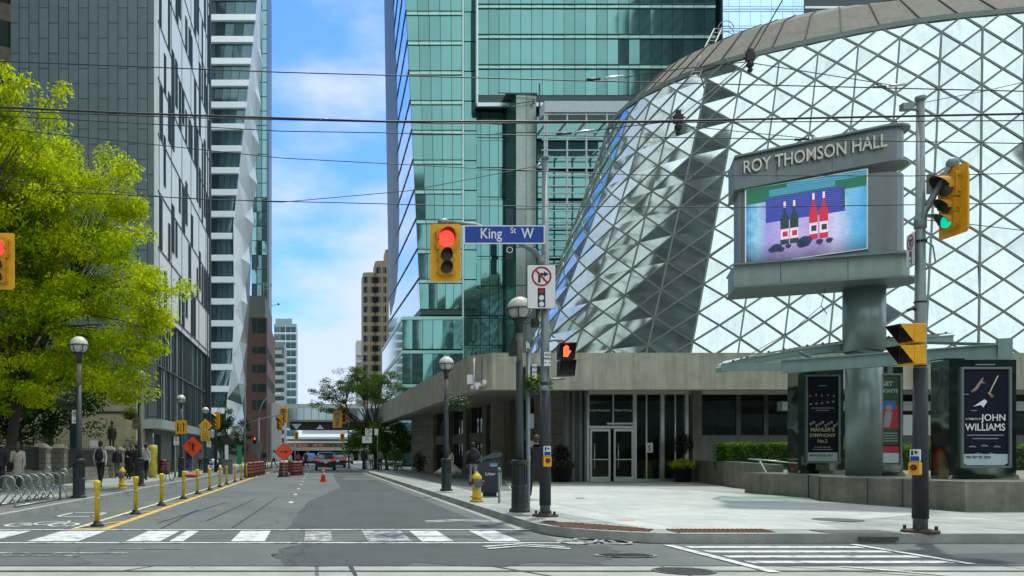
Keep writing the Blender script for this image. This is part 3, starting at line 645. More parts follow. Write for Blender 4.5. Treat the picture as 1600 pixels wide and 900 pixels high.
# core volume (set just behind the panes)
body.bb((13.4,100.15,19),(Xa(722,100),133,90)); body.bb((Xa(722,100),101,19),(49.6,133,90)); body.bb((10.75,100.2,0),(Xa(722,100),132,18.2)); body.bb((Xa(722,100),101,0),(49.6,132,18.2)); body.add([(11.0,100.15,90),(13.4,100.15,90),(13.4,100.15,19),(13.0,100.15,19),(11.0,133,90),(13.4,133,90),(13.4,133,19),(12.1,133,19)],[(0,3,2,1),(4,5,6,7),(0,4,7,3),(3,7,6,2),(0,1,5,4)])
build('core', body, mull, tw, world=True)
def xl(z): return 13.0-(z-19)*(1.9/39.3)
zs = [56.9-FH*k+.0 for k in range(-9, 11)]
for z in zs:
    za, zb = z-FH, z-.55
    if za < 19: continue
    mb = MB(); xr = Xa(722,100)
    panes(mb, (xl(za)), xr, 100, za, zb, 5, 0 if za > 38 else 0, (xl(za), xl(zb)))
    build('window_band', mb, teal if za > 40 else teal_d, tw, world=True)
    mb = MB(); panes(mb, xl(zb), xr, 99.96, zb+.06, z-.06, 5, 0, (xl(zb), xl(z))); build('spandrel_band', mb, span, tw, world=True)
    mb = MB(); panes(mb, Xa(725,100), Xa(744.5,100), 100.05, za, z-.1, 1); build('window_band', mb, teal, tw, world=True)
    # street (west) face: bright panes in perspective
    mb = MB()
    for k in range(8):
        ya, yb = 100+33*k/8, 100+33*(k+1)/8
        f0 = (xl(za)*(1-k/8)+12.0*k/8, xl(zb)*(1-k/8)+12.0*k/8); f1 = (xl(za)*(1-(k+1)/8)+12.0*(k+1)/8, xl(z)*(1-(k+1)/8)+12.0*(k+1)/8)
        mb.quad((f1[0]-.03,yb,za+.05),(f0[0]-.03,ya,za+.05),(f0[1]-.03,ya,z-.15),(f1[1]-.03,yb,z-.15))
    build('side_window_band', mb, mat('pale_glass', (.62,.78,.80), .06, .9, var=.05, island=.05), tw, world=True)
for z in zs:   # right main block
    za, zb = z-FH, z-.55
    if za < 44: continue
    mb = MB(); panes(mb, Xa(746,98.5), Xa(1118,98.5), 98.5, za, zb, 22); build('window_band', mb, teal, tw, world=True)
    mb = MB(); panes(mb, Xa(746,98.5), Xa(1118,98.5), 98.47, zb+.08, z-.06, 22); build('spandrel_band', mb, span, tw, world=True)
mb = MB(); mb.bb((Xa(745,98.5),98.56,44.6),(Xa(1118,98.5),99.9,90)); build('upper_block', mb, mull, tw, world=True)
mb = MB(); mb.bb((Xa(744.2,98.4),98.2,44.6),(Xa(746.5,98.4),98.7,90)); mb.bb((Xa(722,100),99.7,10),(Xa(724,100),100.2,90)); mb.bb((Xa(745,98.5),98.3,44.3),(Xa(850,98.5),98.6,44.75))
build('edge_fin', mb, fin, tw, world=True)
mb = MB()
for z in zs:
    if z-FH < 19: continue
    for q in (z-.52, z): mb.bb((xl(q)-.1,99.9,q-.05),(Xa(722,100),100.02,q+.04))
    for yy in (100,): mb.add([(xl(z)-.12,99.9,z),(xl(z)+.05,99.9,z),(12.05,133,z),(11.85,133,z),(xl(z)-.12,99.9,z+.16),(xl(z)+.05,99.9,z+.16),(12.05,133,z+.16),(11.85,133,z+.16)],[(0,3,2,1),(4,5,6,7),(0,1,5,4),(1,2,6,5),(2,3,7,6),(3,0,4,7)])
    if z > 48:
        for q in (z-.5, z+.02): mb.bb((Xa(746,98.4),98.36,q-.05),(Xa(1118,98.4),98.5,q+.04))
build('floor_line', mb, mull, tw, world=True)
mb = MB(); mb.bb((49.75,98.3,0),(49.9,133,90)); build('side_wall', mb, teal_d, tw, world=True)
# recessed lower wall right of the left bay
for k in range(12):
    z1 = 44.6-FH*k; z0 = z1-FH
    if z0 < 0: break
    mb = MB(); panes(mb, Xa(725,100), Xa(792,100.5), 100.4, z0+.4, z1, 5); panes(mb, Xa(725,100), Xa(792,100.5), 100.4, z0, z0+.34, 5); build('window_band', mb, teal_d, tw, world=True)
    mb = MB(); mb.bb((Xa(737,100),100.1,z0+.8),(Xa(738,100),100.3,z1-.5)); mb.bb((Xa(744,100),100.1,z0+.8),(Xa(745,100),100.3,z1-.5)); mb.bb((Xa(737,100),100.1,z0+.8),(Xa(745,100),100.3,z0+.9)); build('vent_frame', mb, mull, tw, world=True)
mb = MB()
for k in range(12): mb.bb((Xa(840,100),100.35,44.6-FH*k-3.5),(49.6,100.45,44.6-FH*k-.2))
build('lower_glazing', mb, teal_d, tw, world=True)
# stepped lower block on the street corner
XC = Xa(628,100)
for k, (z0, z1) in enumerate(((14.6,18.2),(10.3,14.0),(6.0,9.8),(.2,5.4))):
    mb = MB(); panes(mb, XC, Xa(722,100), 99.3, z0, z1, 6); build('window_band', mb, teal_d, tw, world=True)
    mb = MB()
    for q in range(8): ya, yb = 99.35+31*q/8, 99.35+31*(q+1)/8; mb.quad((XC,yb,z0),(XC,ya,z0),(XC,ya,z1),(XC,yb,z1))
    build('side_window_band', mb, MT['pale_glass'], tw, world=True)
    mb = MB(); mb.bb((XC-.1,99.2,z1+.02),(Xa(722,100),131,z1+.42)); build('spandrel_band', mb, span, tw, world=True)
# service shaft and open steel screen on the face
mb = MB(); xa, xb = Xa(806,96.5), Xa(838,96.5)
for k in range(9):
    z1 = 44.9-4.6*k; z0 = z1-4.6
    for q in range(2): a = xa+(xb-xa)*q/2; b = a+(xb-xa)/2; mb.quad((a+.03,96.5,z0+.05),(b-.03,96.5,z0+.05),(b-.03,96.5,z1-.05),(a+.03,96.5,z1-.05))
    a = (Xa(790,99.5),99.5); mb.quad((a[0],a[1],z0+.05),(xa-.03,96.55,z0+.05),(xa-.03,96.55,z1-.05),(a[0],a[1],z1-.05), 1)
build('stair_shaft', mb, [mat('shaft_panel', (.24,.30,.27), .25, .4, var=.12, island=.2), teal_d], tw, world=True)
mb = MB(); mb.prism([(xa+.05,96.6),(xb-.02,96.6),(xb-.02,100),(xa,100)], 3, 44.9); mb.bb((xa-1.2,96.4,44.9),(xb+.1,100,45.1)); build('shaft_core', mb, mull, tw, world=True)
mb = MB()
for px in (851, 854.5, 886, 916, 948, 980): x = Xa(px,94); mb.bb((x-.09,93.9,8),(x+.09,94.1,42.2))
for z in np.arange(9, 41.5, 2.1):
    for q in (0, .85): mb.bb((Xa(846,94),93.85,z+q),(Xa(1000,94),94.0,z+q+.12))
mb.bb((Xa(850,94),93.7,41.6),(Xa(985,94),96,42.9))
for px in (855,886,916,948,978): x = Xa(px,94); mb.bb((x-.1,94,40.6),(x+.1,98.4,40.8))
build('steel_screen', mb, mat('screen_steel', (.42,.50,.49), .5, .1), tw, world=True)
mb = MB(); mb.bb((Xa(791,96.3),96.2,Za(405,96.3)),(Xa(802,96.3),96.3,Za(327,96.3))); mb.disc((Xa(796.5,96.1),Za(391,96.3)),.38,96.1,96.19,16,1,.3); build('banner_sign', mb, [mat('banner_navy', (.01,.02,.045), .5), white_s], tw, world=True)
mb = MB(); p = Wp(843,150,96); mb.cyl(p-Vector((0,0,3)), p+Vector((0,0,1.5)), .1, n=6); mb.cyl(p+Vector((-5,0,.4)), p+Vector((.2,0,0)), .06, n=5); mb.cyl(p+Vector((-4.5,0,-1.2)), p+Vector((-.6,0,-.6)), .06, n=5); mb.box(p+Vector((-.7,0,-.7)),(.2,.2,.5)); build('roof_mast', mb, mull, tw, world=True)

# blue glass tower behind, dark block behind it
bt = thing('office_tower', 'pale blue glass tower rising behind the teal tower and the hall roof', 'tower', (85,165,0))
bl = mat('blue_glass', (.45,.66,.85), .06, .85, var=.04, island=.06, wave=.15, bs=.2)
for k in range(26):
    z0 = 6+4*k; mb = MB(); panes(mb, Xa(1105,165), Xa(1256,165), 165, z0, z0+2.9, 9); panes(mb, Xa(1105,165), Xa(1256,165), 165, z0+3.0, z0+3.4, 3); panes(mb, Xa(1105,165), Xa(1256,165), 165, z0+3.5, z0+3.95, 3); build('window_band', mb, bl, bt, world=True)
mb = MB(); mb.bb((Xa(1105,165),165.2,0),(Xa(1256,165),190,112)); build('core', mb, mull, bt, world=True)
db = thing('office_block', 'dark office block with white edge bands at the top right of the blue tower', 'building', (110,185,0))
mb = MB(); mb.bb((Xa(1256,182),182,0),(Xa(1420,182),200,108)); build('wall', mb, mat('dark_block', (.03,.05,.055), .2, .3), db, world=True)
mb = MB()
for k in range(26): mb.bb((Xa(1257,182),181.8,4*k+3),(Xa(1420,182),182.05,4*k+3.5))
build('edge_band', mb, white_s, db, world=True)
# ================================================================== LEFT-HAND BUILDINGS
# grey panel building: north face (towards the viewer) and white street face with slot windows
gb = thing('office_building', 'dark grey panelled building with a white street face of scattered slot windows', 'building', (-10,50.4,0))
tile = brickmat('grey_panel', (.135,.20,.205), (.115,.175,.18), (.03,.045,.045), 1.9, .62, .03, 'zx', .5, .45, .2, var=.06)
XG = -9.96; YG0, YG1 = 50.2, 75.0
GH = 62
mb = MB(); mb.bb((-19.2,YG0,3.6),(XG-.25,YG1,GH)); build('panel_wall', mb, tile, gb, world=True)
mb = MB(); mb.bb((XG-.25,YG0-.02,10.5),(XG-.02,YG1,GH)); build('white_wall', mb, mat('white_cladding', (.80,.86,.83), .4, .1, var=.08, streak=.12), gb, world=True)
dkw = mat('slot_window', (.022,.04,.04), .5, 0, var=.1, island=.4, spec=.03)
cell = 1.42; nco = int((YG1-YG0-.6)/cell); fh = 3.55; used = {}
occ = set(); nwin = 0
for c_ in range(nco):
    f = random.choice((0,1))
    while f < 14:
        if random.random() < .82:
            hgt = random.choice((1,1,2)); z0 = 11.0+f*fh+random.choice((0,.0,.9)); z1 = min(z0+hgt*fh-random.choice((.3,.3,1.1)), GH-1)
            y0 = YG0+.45+c_*cell+random.uniform(0,.25); ww = random.choice((.6,.8,1.0))
            if nwin < 96:
                mb = MB(); mb.bb((XG-.1,y0,z0),(XG+.03,y0+ww,z1)); build('slot_window', mb, dkw, gb, world=True); nwin += 1
            f += hgt
        f += 1
mb = MB()
for f in range(15): z = 10.9+f*fh; mb.bb((XG-.03,YG0,z-.05),(XG+.015,YG1,z+.06))
for c_ in range(0,nco+1,3): y = YG0+.4+c_*cell; mb.bb((XG-.03,y-.035,10.5),(XG+.012,y+.02,GH))
build('panel_joint', mb, mat('joint', (.05,.06,.06), .5), gb, world=True)
# lower glazed storeys on the street side
for f in range(2):
    for c_ in range(10):
        y0 = YG0+c_*2.45; z0 = 3.75+f*3.4
        mb = MB(); a_, b_ = random.choice(((.8,1.6),(.5,1.5),(1.0,1.9)))
        for p_, q_ in ((.05,a_),(a_+.06,b_),(b_+.06,2.36)): mb.quad((XG-.2,y0+p_,z0+.05),(XG-.2,y0+q_,z0+.05),(XG-.2,y0+q_,z0+3.3),(XG-.2,y0+p_,z0+3.3))
        for q_ in (a_+.0, b_+.0, 2.38): mb.bb((XG-.2,y0+q_,z0),(XG-.12,y0+q_+.07,z0+3.4), 1)
        mb.bb((XG-.2,y0,z0+3.3),(XG-.1,y0+2.45,z0+3.42), 1)
        build('window', mb, [mat('office_glass', (.26,.33,.33), .25, .1, var=.3, island=.8, wave=.2, bs=.5), mull], gb, world=True)
mb = MB(); mb.bb((-19.2,YG0-.5,3.05),(XG+.35,YG1,3.62)); build('canopy_band', mb, mat('pale_band', (.42,.48,.47), .4, .2), gb, world=True)
mb = MB(); mb.bb((-18.5,YG0+.3,.15),(XG-.35,YG1,3.05)); build('base_wall', mb, brickmat('grey_brick', (.17,.175,.17), (.13,.135,.13), (.07,.07,.07), .5, .16, .015, 'wall'), gb, world=True)
mb = MB(); mb.bb((XG-.4,YG1-.9,3.6),(XG+.08,YG1-.1,GH)); mb.bb((XG-.4,YG1-2.2,3.6),(XG+.03,YG1-1.8,GH)); build('dark_pilaster', mb, black, gb, world=True)
mb = MB(); mb.bb((XG-.5,YG0+.05,3.62),(XG-.22,YG1-1,10.5)); build('glazing_frame', mb, mull, gb, world=True)
mb = MB(); mb.bb((XG-.6,YG0-.03,3.6),(XG-.02,YG0+.02,10.5)); build('corner_panel', mb, tile, gb, world=True)
for k in range(3):
    mb = MB(); y0 = YG0+.6+k*6; mb.bb((XG-.37,y0,.3),(XG-.33,y0+2.0,2.7)); build('window', mb, dkw, gb, world=True)
mb = MB(); mb.bb((XG-1.7,YG0+.26,.2),(XG-.9,YG0+.29,2.75)); fl = build('louvre', mb, black, gb, world=True)

# balcony tower
tt = thing('office_tower', 'slim tower with white floor bands and a white zigzag folded side', 'tower', (-11,105,0))
wht = mat('white_band', (.82,.90,.93), .3, .15, var=.05); offg = mat('dark_office_glass', (.07,.13,.14), .05, .5, var=.1, island=.6, wave=.5, bs=.4, vs=.5)
YT = 105.0; fhT = 2.87
def xr_at(z):    # right edge of the front face
    pts = [(0,-12.0),(6,-12.6),(12,-11.4),(24,-11.0),(30,-11.4),(60,-8.15),(90,-7.4)]
    for a, b in zip(pts, pts[1:]):
        if z <= b[0]: t = (z-a[0])/(b[0]-a[0]); return a[1]+(b[1]-a[1])*t
    return pts[-1][1]
x_l = Xa(322,YT)
z = 4.0; k = 0
while z < 78:
    z1 = z+fhT; bh = .78
    mb = MB(); n = 5
    for q in range(n):
        a0 = x_l+(xr_at(z)-x_l)*q/n; b0 = x_l+(xr_at(z)-x_l)*(q+1)/n; a1 = x_l+(xr_at(z1)-x_l)*q/n; b1 = x_l+(xr_at(z1)-x_l)*(q+1)/n; t = random.gauss(0,.02)
        mb.quad((a0+.03,YT+.5-t,z+bh),(b0-.03,YT+.5+t,z+bh),(b1-.03,YT+.5+t,z1),(a1+.03,YT+.5-t,z1))
    build('window_band', mb, offg, tt, world=True)
    mb = MB(); a, b = xr_at(z)+.25, xr_at(z+bh)+.25
    mb.add([(x_l,YT,z),(a,YT,z),(b,YT,z+bh),(x_l,YT,z+bh),(x_l,YT+1,z),(a,YT+1,z),(b,YT+1,z+bh),(x_l,YT+1,z+bh)],[(0,1,2,3),(4,7,6,5),(0,4,5,1),(3,2,6,7),(1,5,6,2),(0,3,7,4)])
    build('floor_band', mb, wht, tt, world=True)
    z = z1; k += 1
mb = MB(); mb.bb((x_l-.5,YT+.7,0),(-12.7,YT+28,80)); mb.add([(-12.7,YT+.7,0),(-12.3,YT+.7,0),(-9.0,YT+.7,80),(-12.7,YT+.7,80),(-12.7,YT+28,0),(-12.3,YT+28,0),(-9.0,YT+28,80),(-12.7,YT+28,80)],[(0,1,2,3),(4,7,6,5),(1,5,6,2),(0,3,7,4),(3,2,6,7)]); build('core', mb, mull, tt, world=True)
# folded white side: triangles zigzagging between the front edge and the rear glass strip
zf = mat('folded_panel', (.72,.80,.78), .5, 0, var=.06, island=.10); zfd = mat('folded_panel_glass', (.3,.42,.42), .1, .6, var=.1, island=.3)
YB = YT+12
def xb_at(z):
    pts = [(0,-10.9),(10,-10.5),(24,-10.3),(40,-8.9),(62,-7.9),(90,-7.6)]
    for a, b in zip(pts, pts[1:]):
        if z <= b[0]: t = (z-a[0])/(b[0]-a[0]); return a[1]+(b[1]-a[1])*t
    return pts[-1][1]
mb = MB(); z = 3.0; k = 0; dz = 2.9
while z < 78:
    A0 = (xr_at(z)+.2, YT+.3, z); A1 = (xr_at(z+2*dz)+.2, YT+.3, z+2*dz)
    mid = ((xr_at(z+dz)+xb_at(z+dz))/2+.10, YT+6.2, z+dz*.9)
    Bm = (xb_at(z+dz)+.25, YB-1.0, z+dz); B0 = (xb_at(z)-.35, YB, z); B1 = (xb_at(z+2*dz)-.35, YB, z+2*dz)
    low = z < 20
    mb.add([A0, A1, mid, Bm, B0, B1], [(0,2,1),(0,4,2),(4,3,2),(2,3,5),(1,2,5)], 0)
    if low: 
        for i in (1,3): mb.m[-5+i] = 1
    z += 2*dz; k += 1
build('folded_side', mb, [zf, zfd], tt, world=True)
# thin glass tower rising behind the brick block
sg_ = thing('glass_tower', 'sliver of dark reflective glass tower between the zigzag side and the sky', 'tower', (-14,200,0)); z = 30
while z < 125:
    mb = MB()
    for q in range(3):
        a = Xa(393,200)+(Xa(417.3,200)-Xa(393,200))*q/3; b = a+(Xa(417.3,200)-Xa(393,200))/3; t_ = random.gauss(0,.03); mb.quad((a+.08,200-t_,z),(b-.08,200+t_,z),(b-.08,200+t_,z+3.4),(a+.08,200-t_,z+3.4))
    build('window_band', mb, mat('rear_strip_glass', (.16,.32,.34), .05, .8, island=.5, wave=.6, bs=.3), sg_, world=True); z += 3.6
mb = MB(); mb.bb((Xa(393,200),200.2,0),(Xa(417.5,200),220,125)); build('core', mb, mull, sg_, world=True); mb = MB(); mb.bb((Xa(418.3,200),199.6,0),(Xa(419.8,200),200,Za(208,200))); build('edge_fin', mb, MT['dark_mullion'], sg_, world=True)

# red brick office block
rb = thing('brick_building', 'dark red brick building with a grey penthouse beyond the white tower', 'building', (-10,143,0))
rbm = brickmat('red_brick', (.10,.042,.03), (.075,.032,.025), (.07,.05,.045), .6, .2, .02, 'wall', var=.2)
mb = MB(); xf, YR = Xa(417,143), 143.0; mb.bb((Xa(380,143),YR,0),(xf,172,Za(496,143))); build('wall', mb, rbm, rb, world=True)
mb = MB(); mb.bb((Xa(380,143),YR-.05,Za(496,143)),(xf-.3,165,Za(462,143))); build('penthouse', mb, mat('penthouse_grey', (.10,.11,.10), .7), rb, world=True)
for (py0, py1) in ((498,520),(542,552),(570,582),(600,612),(625,640)):
    for pxa, pxb in ((394,400),(402,415)):
        mb = MB(); mb.bb((Xa(pxa,143),YR-.08,Za(py1,143)),(Xa(pxb,143),YR-.02,Za(py0,143))); build('window', mb, dkw, rb, world=True)
for k in range(6):
    mb = MB(); mb.bb((xf+.0,YR+2+4*k,14),(xf+.06,YR+4.2+4*k,16)); mb.bb((xf+.0,YR+2+4*k,19),(xf+.06,YR+4.2+4*k,21)); build('side_window', mb, dkw, rb, world=True)
mb = MB(); p = Wp(421,462,143)
mb.cyl(p+Vector((-1.0,0,-.2)), p+Vector((-1.0,0,2.4)), .06, n=5); mb.box(p+Vector((-.5,0,2.0)),(.3,.15,.7)); mb.box(p+Vector((.3,0,1.9)),(.25,.15,.6)); mb.cyl(p+Vector((-1,0,1.2)),p+Vector((.3,0,1.2)),.05,n=5)
build('roof_antenna', mb, steel, rb, world=True); mb = MB(); mb.cyl(p+Vector((.2,0,-1.8)),p+Vector((1.6,0,-1.5)),.06,n=5); mb.sph(p+Vector((1.6,0,-1.5)),.25,8,5); build('roof_camera', mb, steel, rb, world=True)
# far apartment towers on the left
ab = thing('apartment_building', 'rounded pale apartment building with rows of balconies beyond the brick block', 'building', (-14,230,0))
YA = 230; aptg = mat('apt_glass', (.16,.24,.25), .1, .5, var=.15, island=.5); aptw = mat('apt_white', (.45,.5,.48), .6)
mb = MB(); mb.bb((Xa(424,YA),YA,0),(Xa(444,YA),YA+20,Za(536,YA))); build('wall', mb, mat('apt_wall', (.22,.26,.25), .7), ab, world=True)
for k in range(13):
    z = 4+2.4*k
    if z > Za(545,YA): break
    mb = MB(); mb.bb((Xa(424,YA),YA-1.6,z),(Xa(445-(k > 10)*4,YA),YA,z+.3)); mb.bb((Xa(424,YA),YA-1.6,z+.3),(Xa(445-(k > 10)*4,YA),YA-1.5,z+1.1)); build('balcony', mb, aptw, ab, world=True)
    for q in range(4):
        mb = MB(); a = Xa(425+5*q,YA); mb.bb((a,YA-.1,z+.5),(a+.7,YA-.02,z+2.1)); build('window', mb, aptg, ab, world=True)
gt = thing('apartment_tower', 'slim glass apartment tower with white floor lines at the end of the street', 'tower', (-10,290,0))
YA = 290; mb = MB(); mb.bb((Xa(428,YA),YA,0),(Xa(463.5,YA),YA+20,Za(506,YA))); mb.bb((Xa(430,YA),YA+1,Za(506,YA)),(Xa(456,YA),YA+15,Za(497,YA))); build('wall', mb, mat('apt_teal', (.25,.36,.38), .3, .3), gt, world=True)
zz_ = 5
while zz_ < Za(508,YA)-2:
    mb = MB(); mb.bb((Xa(428,YA),YA-.3,zz_),(Xa(463.6,YA),YA+.1,zz_+.35)); build('floor_line', mb, wht, gt, world=True)
    for q, (a, b) in enumerate(((429,437),(438,446),(447,454),(455,462))):
        mb = MB(); mb.bb((Xa(a,YA),YA-.12,zz_+.5),(Xa(b,YA),YA-.02,zz_+2.4)); build('window', mb, mat('apt_win', (.10,.18,.21), .08, .5, island=.4, var=.1), gt, world=True)
    zz_ += 2.9
mb = MB(); mb.bb((Xa(446,YA),YA-.4,4),(Xa(446.6,YA),YA-.1,Za(508,YA))); build('edge_fin', mb, wht, gt, world=True)
# right: brown rounded tower and small white block
br_ = thing('hotel_tower', 'brown concrete tower with two rounded window bays beyond the teal tower', 'tower', (17,230,0))
YA = 230; brm = mat('brown_concrete', (.26,.215,.14), .8, var=.12, vs=1)
def bay(xa, xb, ztop, name):
    cx, r = (xa+xb)/2, (xb-xa)/2; arc = [(cx-r*math.cos(R(a)), YA-1.3*math.sin(R(a))) for a in range(0, 181, 20)]
    mb = MB(); mb.prism(arc+[(xb,YA+8),(xa,YA+8)], 0, ztop); build(name, mb, brm, br_, world=True)
    z = 6
    while z < ztop-2.5:
        for q in (0, 1):
            i0 = 1+q*4
            mb = MB(); pts = [(cx-(r+.05)*math.cos(R(20*a)), YA-(1.35)*math.sin(R(20*a))-.05) for a in range(i0, i0+4)]
            for a, b in zip(pts, pts[1:]): mb.quad((a[0],a[1],z),(b[0],b[1],z),(b[0],b[1],z+1.7),(a[0],a[1],z+1.7))
            build('window', mb, mat('brown_window', (.03,.035,.03), .1, .2, island=.5, var=.1), br_, world=True)
        z += 2.8
bay(Xa(567,YA), Xa(586,YA), Za(427,YA), 'tower_bay'); bay(Xa(586,YA), Xa(606,YA), Za(409,YA), 'tower_bay')
mb = MB(); mb.bb((Xa(602,YA),YA-1,0),(Xa(640,YA),YA+6,Za(391,YA))); build('tower_bay', mb, brm, br_, world=True)
wb = thing('apartment_building', 'tiny white balcony block left of the brown tower', 'building', (16,290,0))
YA = 290
mb = MB(); mb.bb((Xa(557,YA),YA,0),(Xa(570,YA),YA+8,Za(532,YA))); build('wall', mb, mat('apt_far', (.4,.43,.42), .7), wb, world=True)
for k in range(12):
    mb = MB(); mb.bb((Xa(556,YA),YA-1.5,8+2.7*k),(Xa(570,YA),YA,8.7+2.7*k)); build('balcony', mb, aptw, wb, world=True)
# curved beige tower, top left corner
ct = thing('stone_tower', 'beige stone tower with bow windows at the top left corner', 'tower', (-27,60,0))
bm = brickmat('beige_stone', (.34,.30,.20), (.30,.265,.18), (.2,.18,.12), 1.2, .6, .02, 'wall')
YA = 60; cxx, rr = Xa(-50,YA), Xa(37,YA)-Xa(-50,YA)
mb = MB(); mb.prism([(cxx-rr*math.cos(R(a)), YA+3-3*math.sin(R(a))) for a in range(0,181,15)]+[(cxx+rr,YA+16),(cxx-rr,YA+16)], 0, 52); build('wall', mb, bm, ct, world=True)
for k in range(14):
    z = 6+3.3*k
    for q in (5.3,6.7,8.1,9.5):
        a0, a1 = 15*q, 15*(q+1.15)
        mb = MB(); P = [(cxx-(rr+.06)*math.cos(R(a)), YA+3-(3.06)*math.sin(R(a))) for a in (a0,(a0+a1)/2,a1)]
        for a, b in zip(P, P[1:]): mb.quad((a[0],a[1],z),(b[0],b[1],z),(b[0],b[1],z+1.9),(a[0],a[1],z+1.9))
        build('window', mb, mat('bow_window', (.12,.17,.15), .08, .5, island=.4, var=.1), ct, world=True)
# low yellow stone house behind the big tree
sh = thing('stone_house', 'low pale yellow stone house behind the statue and the big tree', 'building', (-17,48,0))
ys = brickmat('yellow_stone', (.46,.41,.25), (.42,.37,.23), (.3,.27,.17), 1.1, .45, .012, 'wall', var=.15)
mb = MB(); mb.bb((-30,48,.15),(Xa(224,49.9),56,5.1)); mb.bb((-30,47.8,5.1),(Xa(225,49.9),56,5.35)); build('wall', mb, ys, sh, world=True)
mb = MB(); mb.bb((Xa(150,47.9),47.92,3.9),(Xa(205,47.9),47.97,4.0)); build('canopy_rail', mb, black, sh, world=True)
for px in (20,70,110): mb = MB(); mb.bb((Xa(px,48),47.9,1.2),(Xa(px+14,48),47.99,3.4)); build('window', mb, dkw, sh, world=True)

# ---- end of the street: glazed footbridge, overpass, far walls
fb = thing('footbridge', 'glazed footbridge with a white roof crossing high over the street', 'bridge', (5,150,0))
YA = 150; xa, xb = Xa(428,YA), Xa(650,YA)
mb = MB(); mb.bb((xa,YA,Za(638,YA)),(xb,YA+5,Za(631,YA))); mb.bb((xa-.4,YA-.4,0),(xa+1.4,YA+1,Za(630,YA))); build('roof', mb, white_s, fb, world=True)
n = 18
for k in range(n):
    a = xa+1.4+(xb-xa-1.4)*k/n; b = a+(xb-xa-1.4)/n; mb = MB(); mb.quad((a+.04,YA,Za(656,YA)),(b-.04,YA,Za(656,YA)),(b-.04,YA,Za(638,YA)),(a+.04,YA,Za(638,YA))); build('window', mb, mat('bridge_glass', (.25,.33,.33), .08, .6, island=.4, var=.1), fb, world=True)
mb = MB(); mb.bb((xa+1.4,YA+.1,Za(657,YA)),(xb,YA+5,Za(638.5,YA))); build('deck', mb, mull, fb, world=True)
mb = MB(); mb.bb((xa,YA-.3,Za(659,YA)),(xb,YA+5,Za(656,YA))); mb.bb((xa+3,YA+.8,Za(672,YA)),(xb,YA+1.2,Za(659,YA)), 1)
for px in (463, 500): mb.xz([(Xa(px-8,YA),Za(662,YA)),(Xa(px,YA),Za(671,YA)),(Xa(px+8,YA),Za(662,YA))] if px == 463 else [(Xa(px-6,YA),Za(670,YA)),(Xa(px+6,YA),Za(670,YA)),(Xa(px,YA),Za(663,YA))], YA+.5, YA+.75, 2)
build('girder', mb, [concrete, mat('bridge_dark', (.03,.035,.045), .6), white_s], fb, world=True)
op = thing('overpass', 'low concrete overpass closing the far end of the street', 'bridge', (3,215,0))
YA = 215
mb = MB(); mb.bb((Xa(430,YA),YA,Za(704,YA)),(Xa(760,YA),YA+8,Za(699,YA))); build('deck', mb, concrete, op, world=True)
for px in (445, 478, 560, 620): mb = MB(); mb.bb((Xa(px,YA),YA+1,0),(Xa(px+5,YA),YA+7,Za(704,YA))); build('pillar', mb, concrete_dk, op, world=True)
mb = MB(); mb.bb((Xa(430,YA),YA+7.2,0),(Xa(760,YA),YA+7.6,Za(704,YA))); build('underpass_shade', mb, mat('tunnel_dark', (.05,.055,.055), .9), op, world=True)  # dark sheet standing in for the shade under the deck
vs_ = thing('station_building', 'long low white and glass station building under the footbridge', 'building', (5,260,0))
YA = 260
mb = MB(); mb.bb((Xa(430,YA),YA,0),(Xa(700,YA),YA+10,Za(683,YA))); build('wall', mb, mat('station_green', (.22,.28,.26), .5, var=.3, vs=.3), vs_, world=True)
mb = MB(); mb.bb((Xa(472,YA),YA-.4,Za(678,YA)),(Xa(545,YA),YA,Za(668,YA))); mb.bb((Xa(430,YA),YA-1,Za(686,YA)),(Xa(600,YA),YA,Za(684,YA))); mb.bb((Xa(440,YA),YA-.6,Za(692,YA)),(Xa(600,YA),YA,Za(689.5,YA))); build('white_panel', mb, white_s, vs_, world=True)
mb = MB()
for k in range(14): x = Xa(450+8*k,YA); mb.bb((x,YA-.5,Za(698,YA)),(x+1.2,YA-.2,Za(693+random.random()*2,YA)))
build('red_hoarding', mb, mat('hoarding_red', (.42,.10,.07), .6, island=.6), vs_, world=True)

# ================================================================== unseen buildings; towers added and sized for dark reflections in the glass
def backtower(x, y, wx, wy, h, name, label, fm, wm, fhh=3.8):
    t = thing(name, label, 'tower', (x, y, 0))
    mb = MB(); mb.bb((x-wx/2,y-wy/2,0),(x+wx/2,y+wy/2,h)); build('wall', mb, fm, t, world=True)
    mb = MB(); z = 5
    while z < h-3:
        mb.bb((x-wx/2-.05,y-wy/2-.05,z),(x+wx/2+.05,y+wy/2+.05,z+2.1)); z += fhh
    build('window_band', mb, wm, t, world=True)
bmat = mat('back_dark', (.022,.035,.038), .6, 0, spec=.2); bglass = mat('back_glass', (.03,.055,.06), .3, 0, var=.3, vs=.3, spec=.3); bstone = mat('back_stone', (.30,.27,.21), .8)
backtower(-40, 25, 24, 50, 115, 'office_tower', 'added dark glass tower, out of view to the left', bmat, bglass)
backtower(-52, -60, 26, 30, 60, 'office_tower', 'dark glass block across the intersection, behind the viewer on the left', bmat, bglass)
backtower(119, -25, 50, 30, 132, 'office_tower', 'added dark banded tower across the intersection, behind the viewer on the right', bmat, bglass)
backtower(22, -85, 22, 20, 98, 'office_tower', 'added stone tower, unseen behind the viewer', bstone, bglass)
backtower(-44, -38, 70, 20, 22, 'office_building', 'low stone block across the tracks, behind the viewer on the left', bstone, bglass, 3.6)
backtower(40, -36, 66, 18, 17, 'office_building', 'low dark block across the tracks, behind the viewer on the right', bmat, bglass, 3.6)
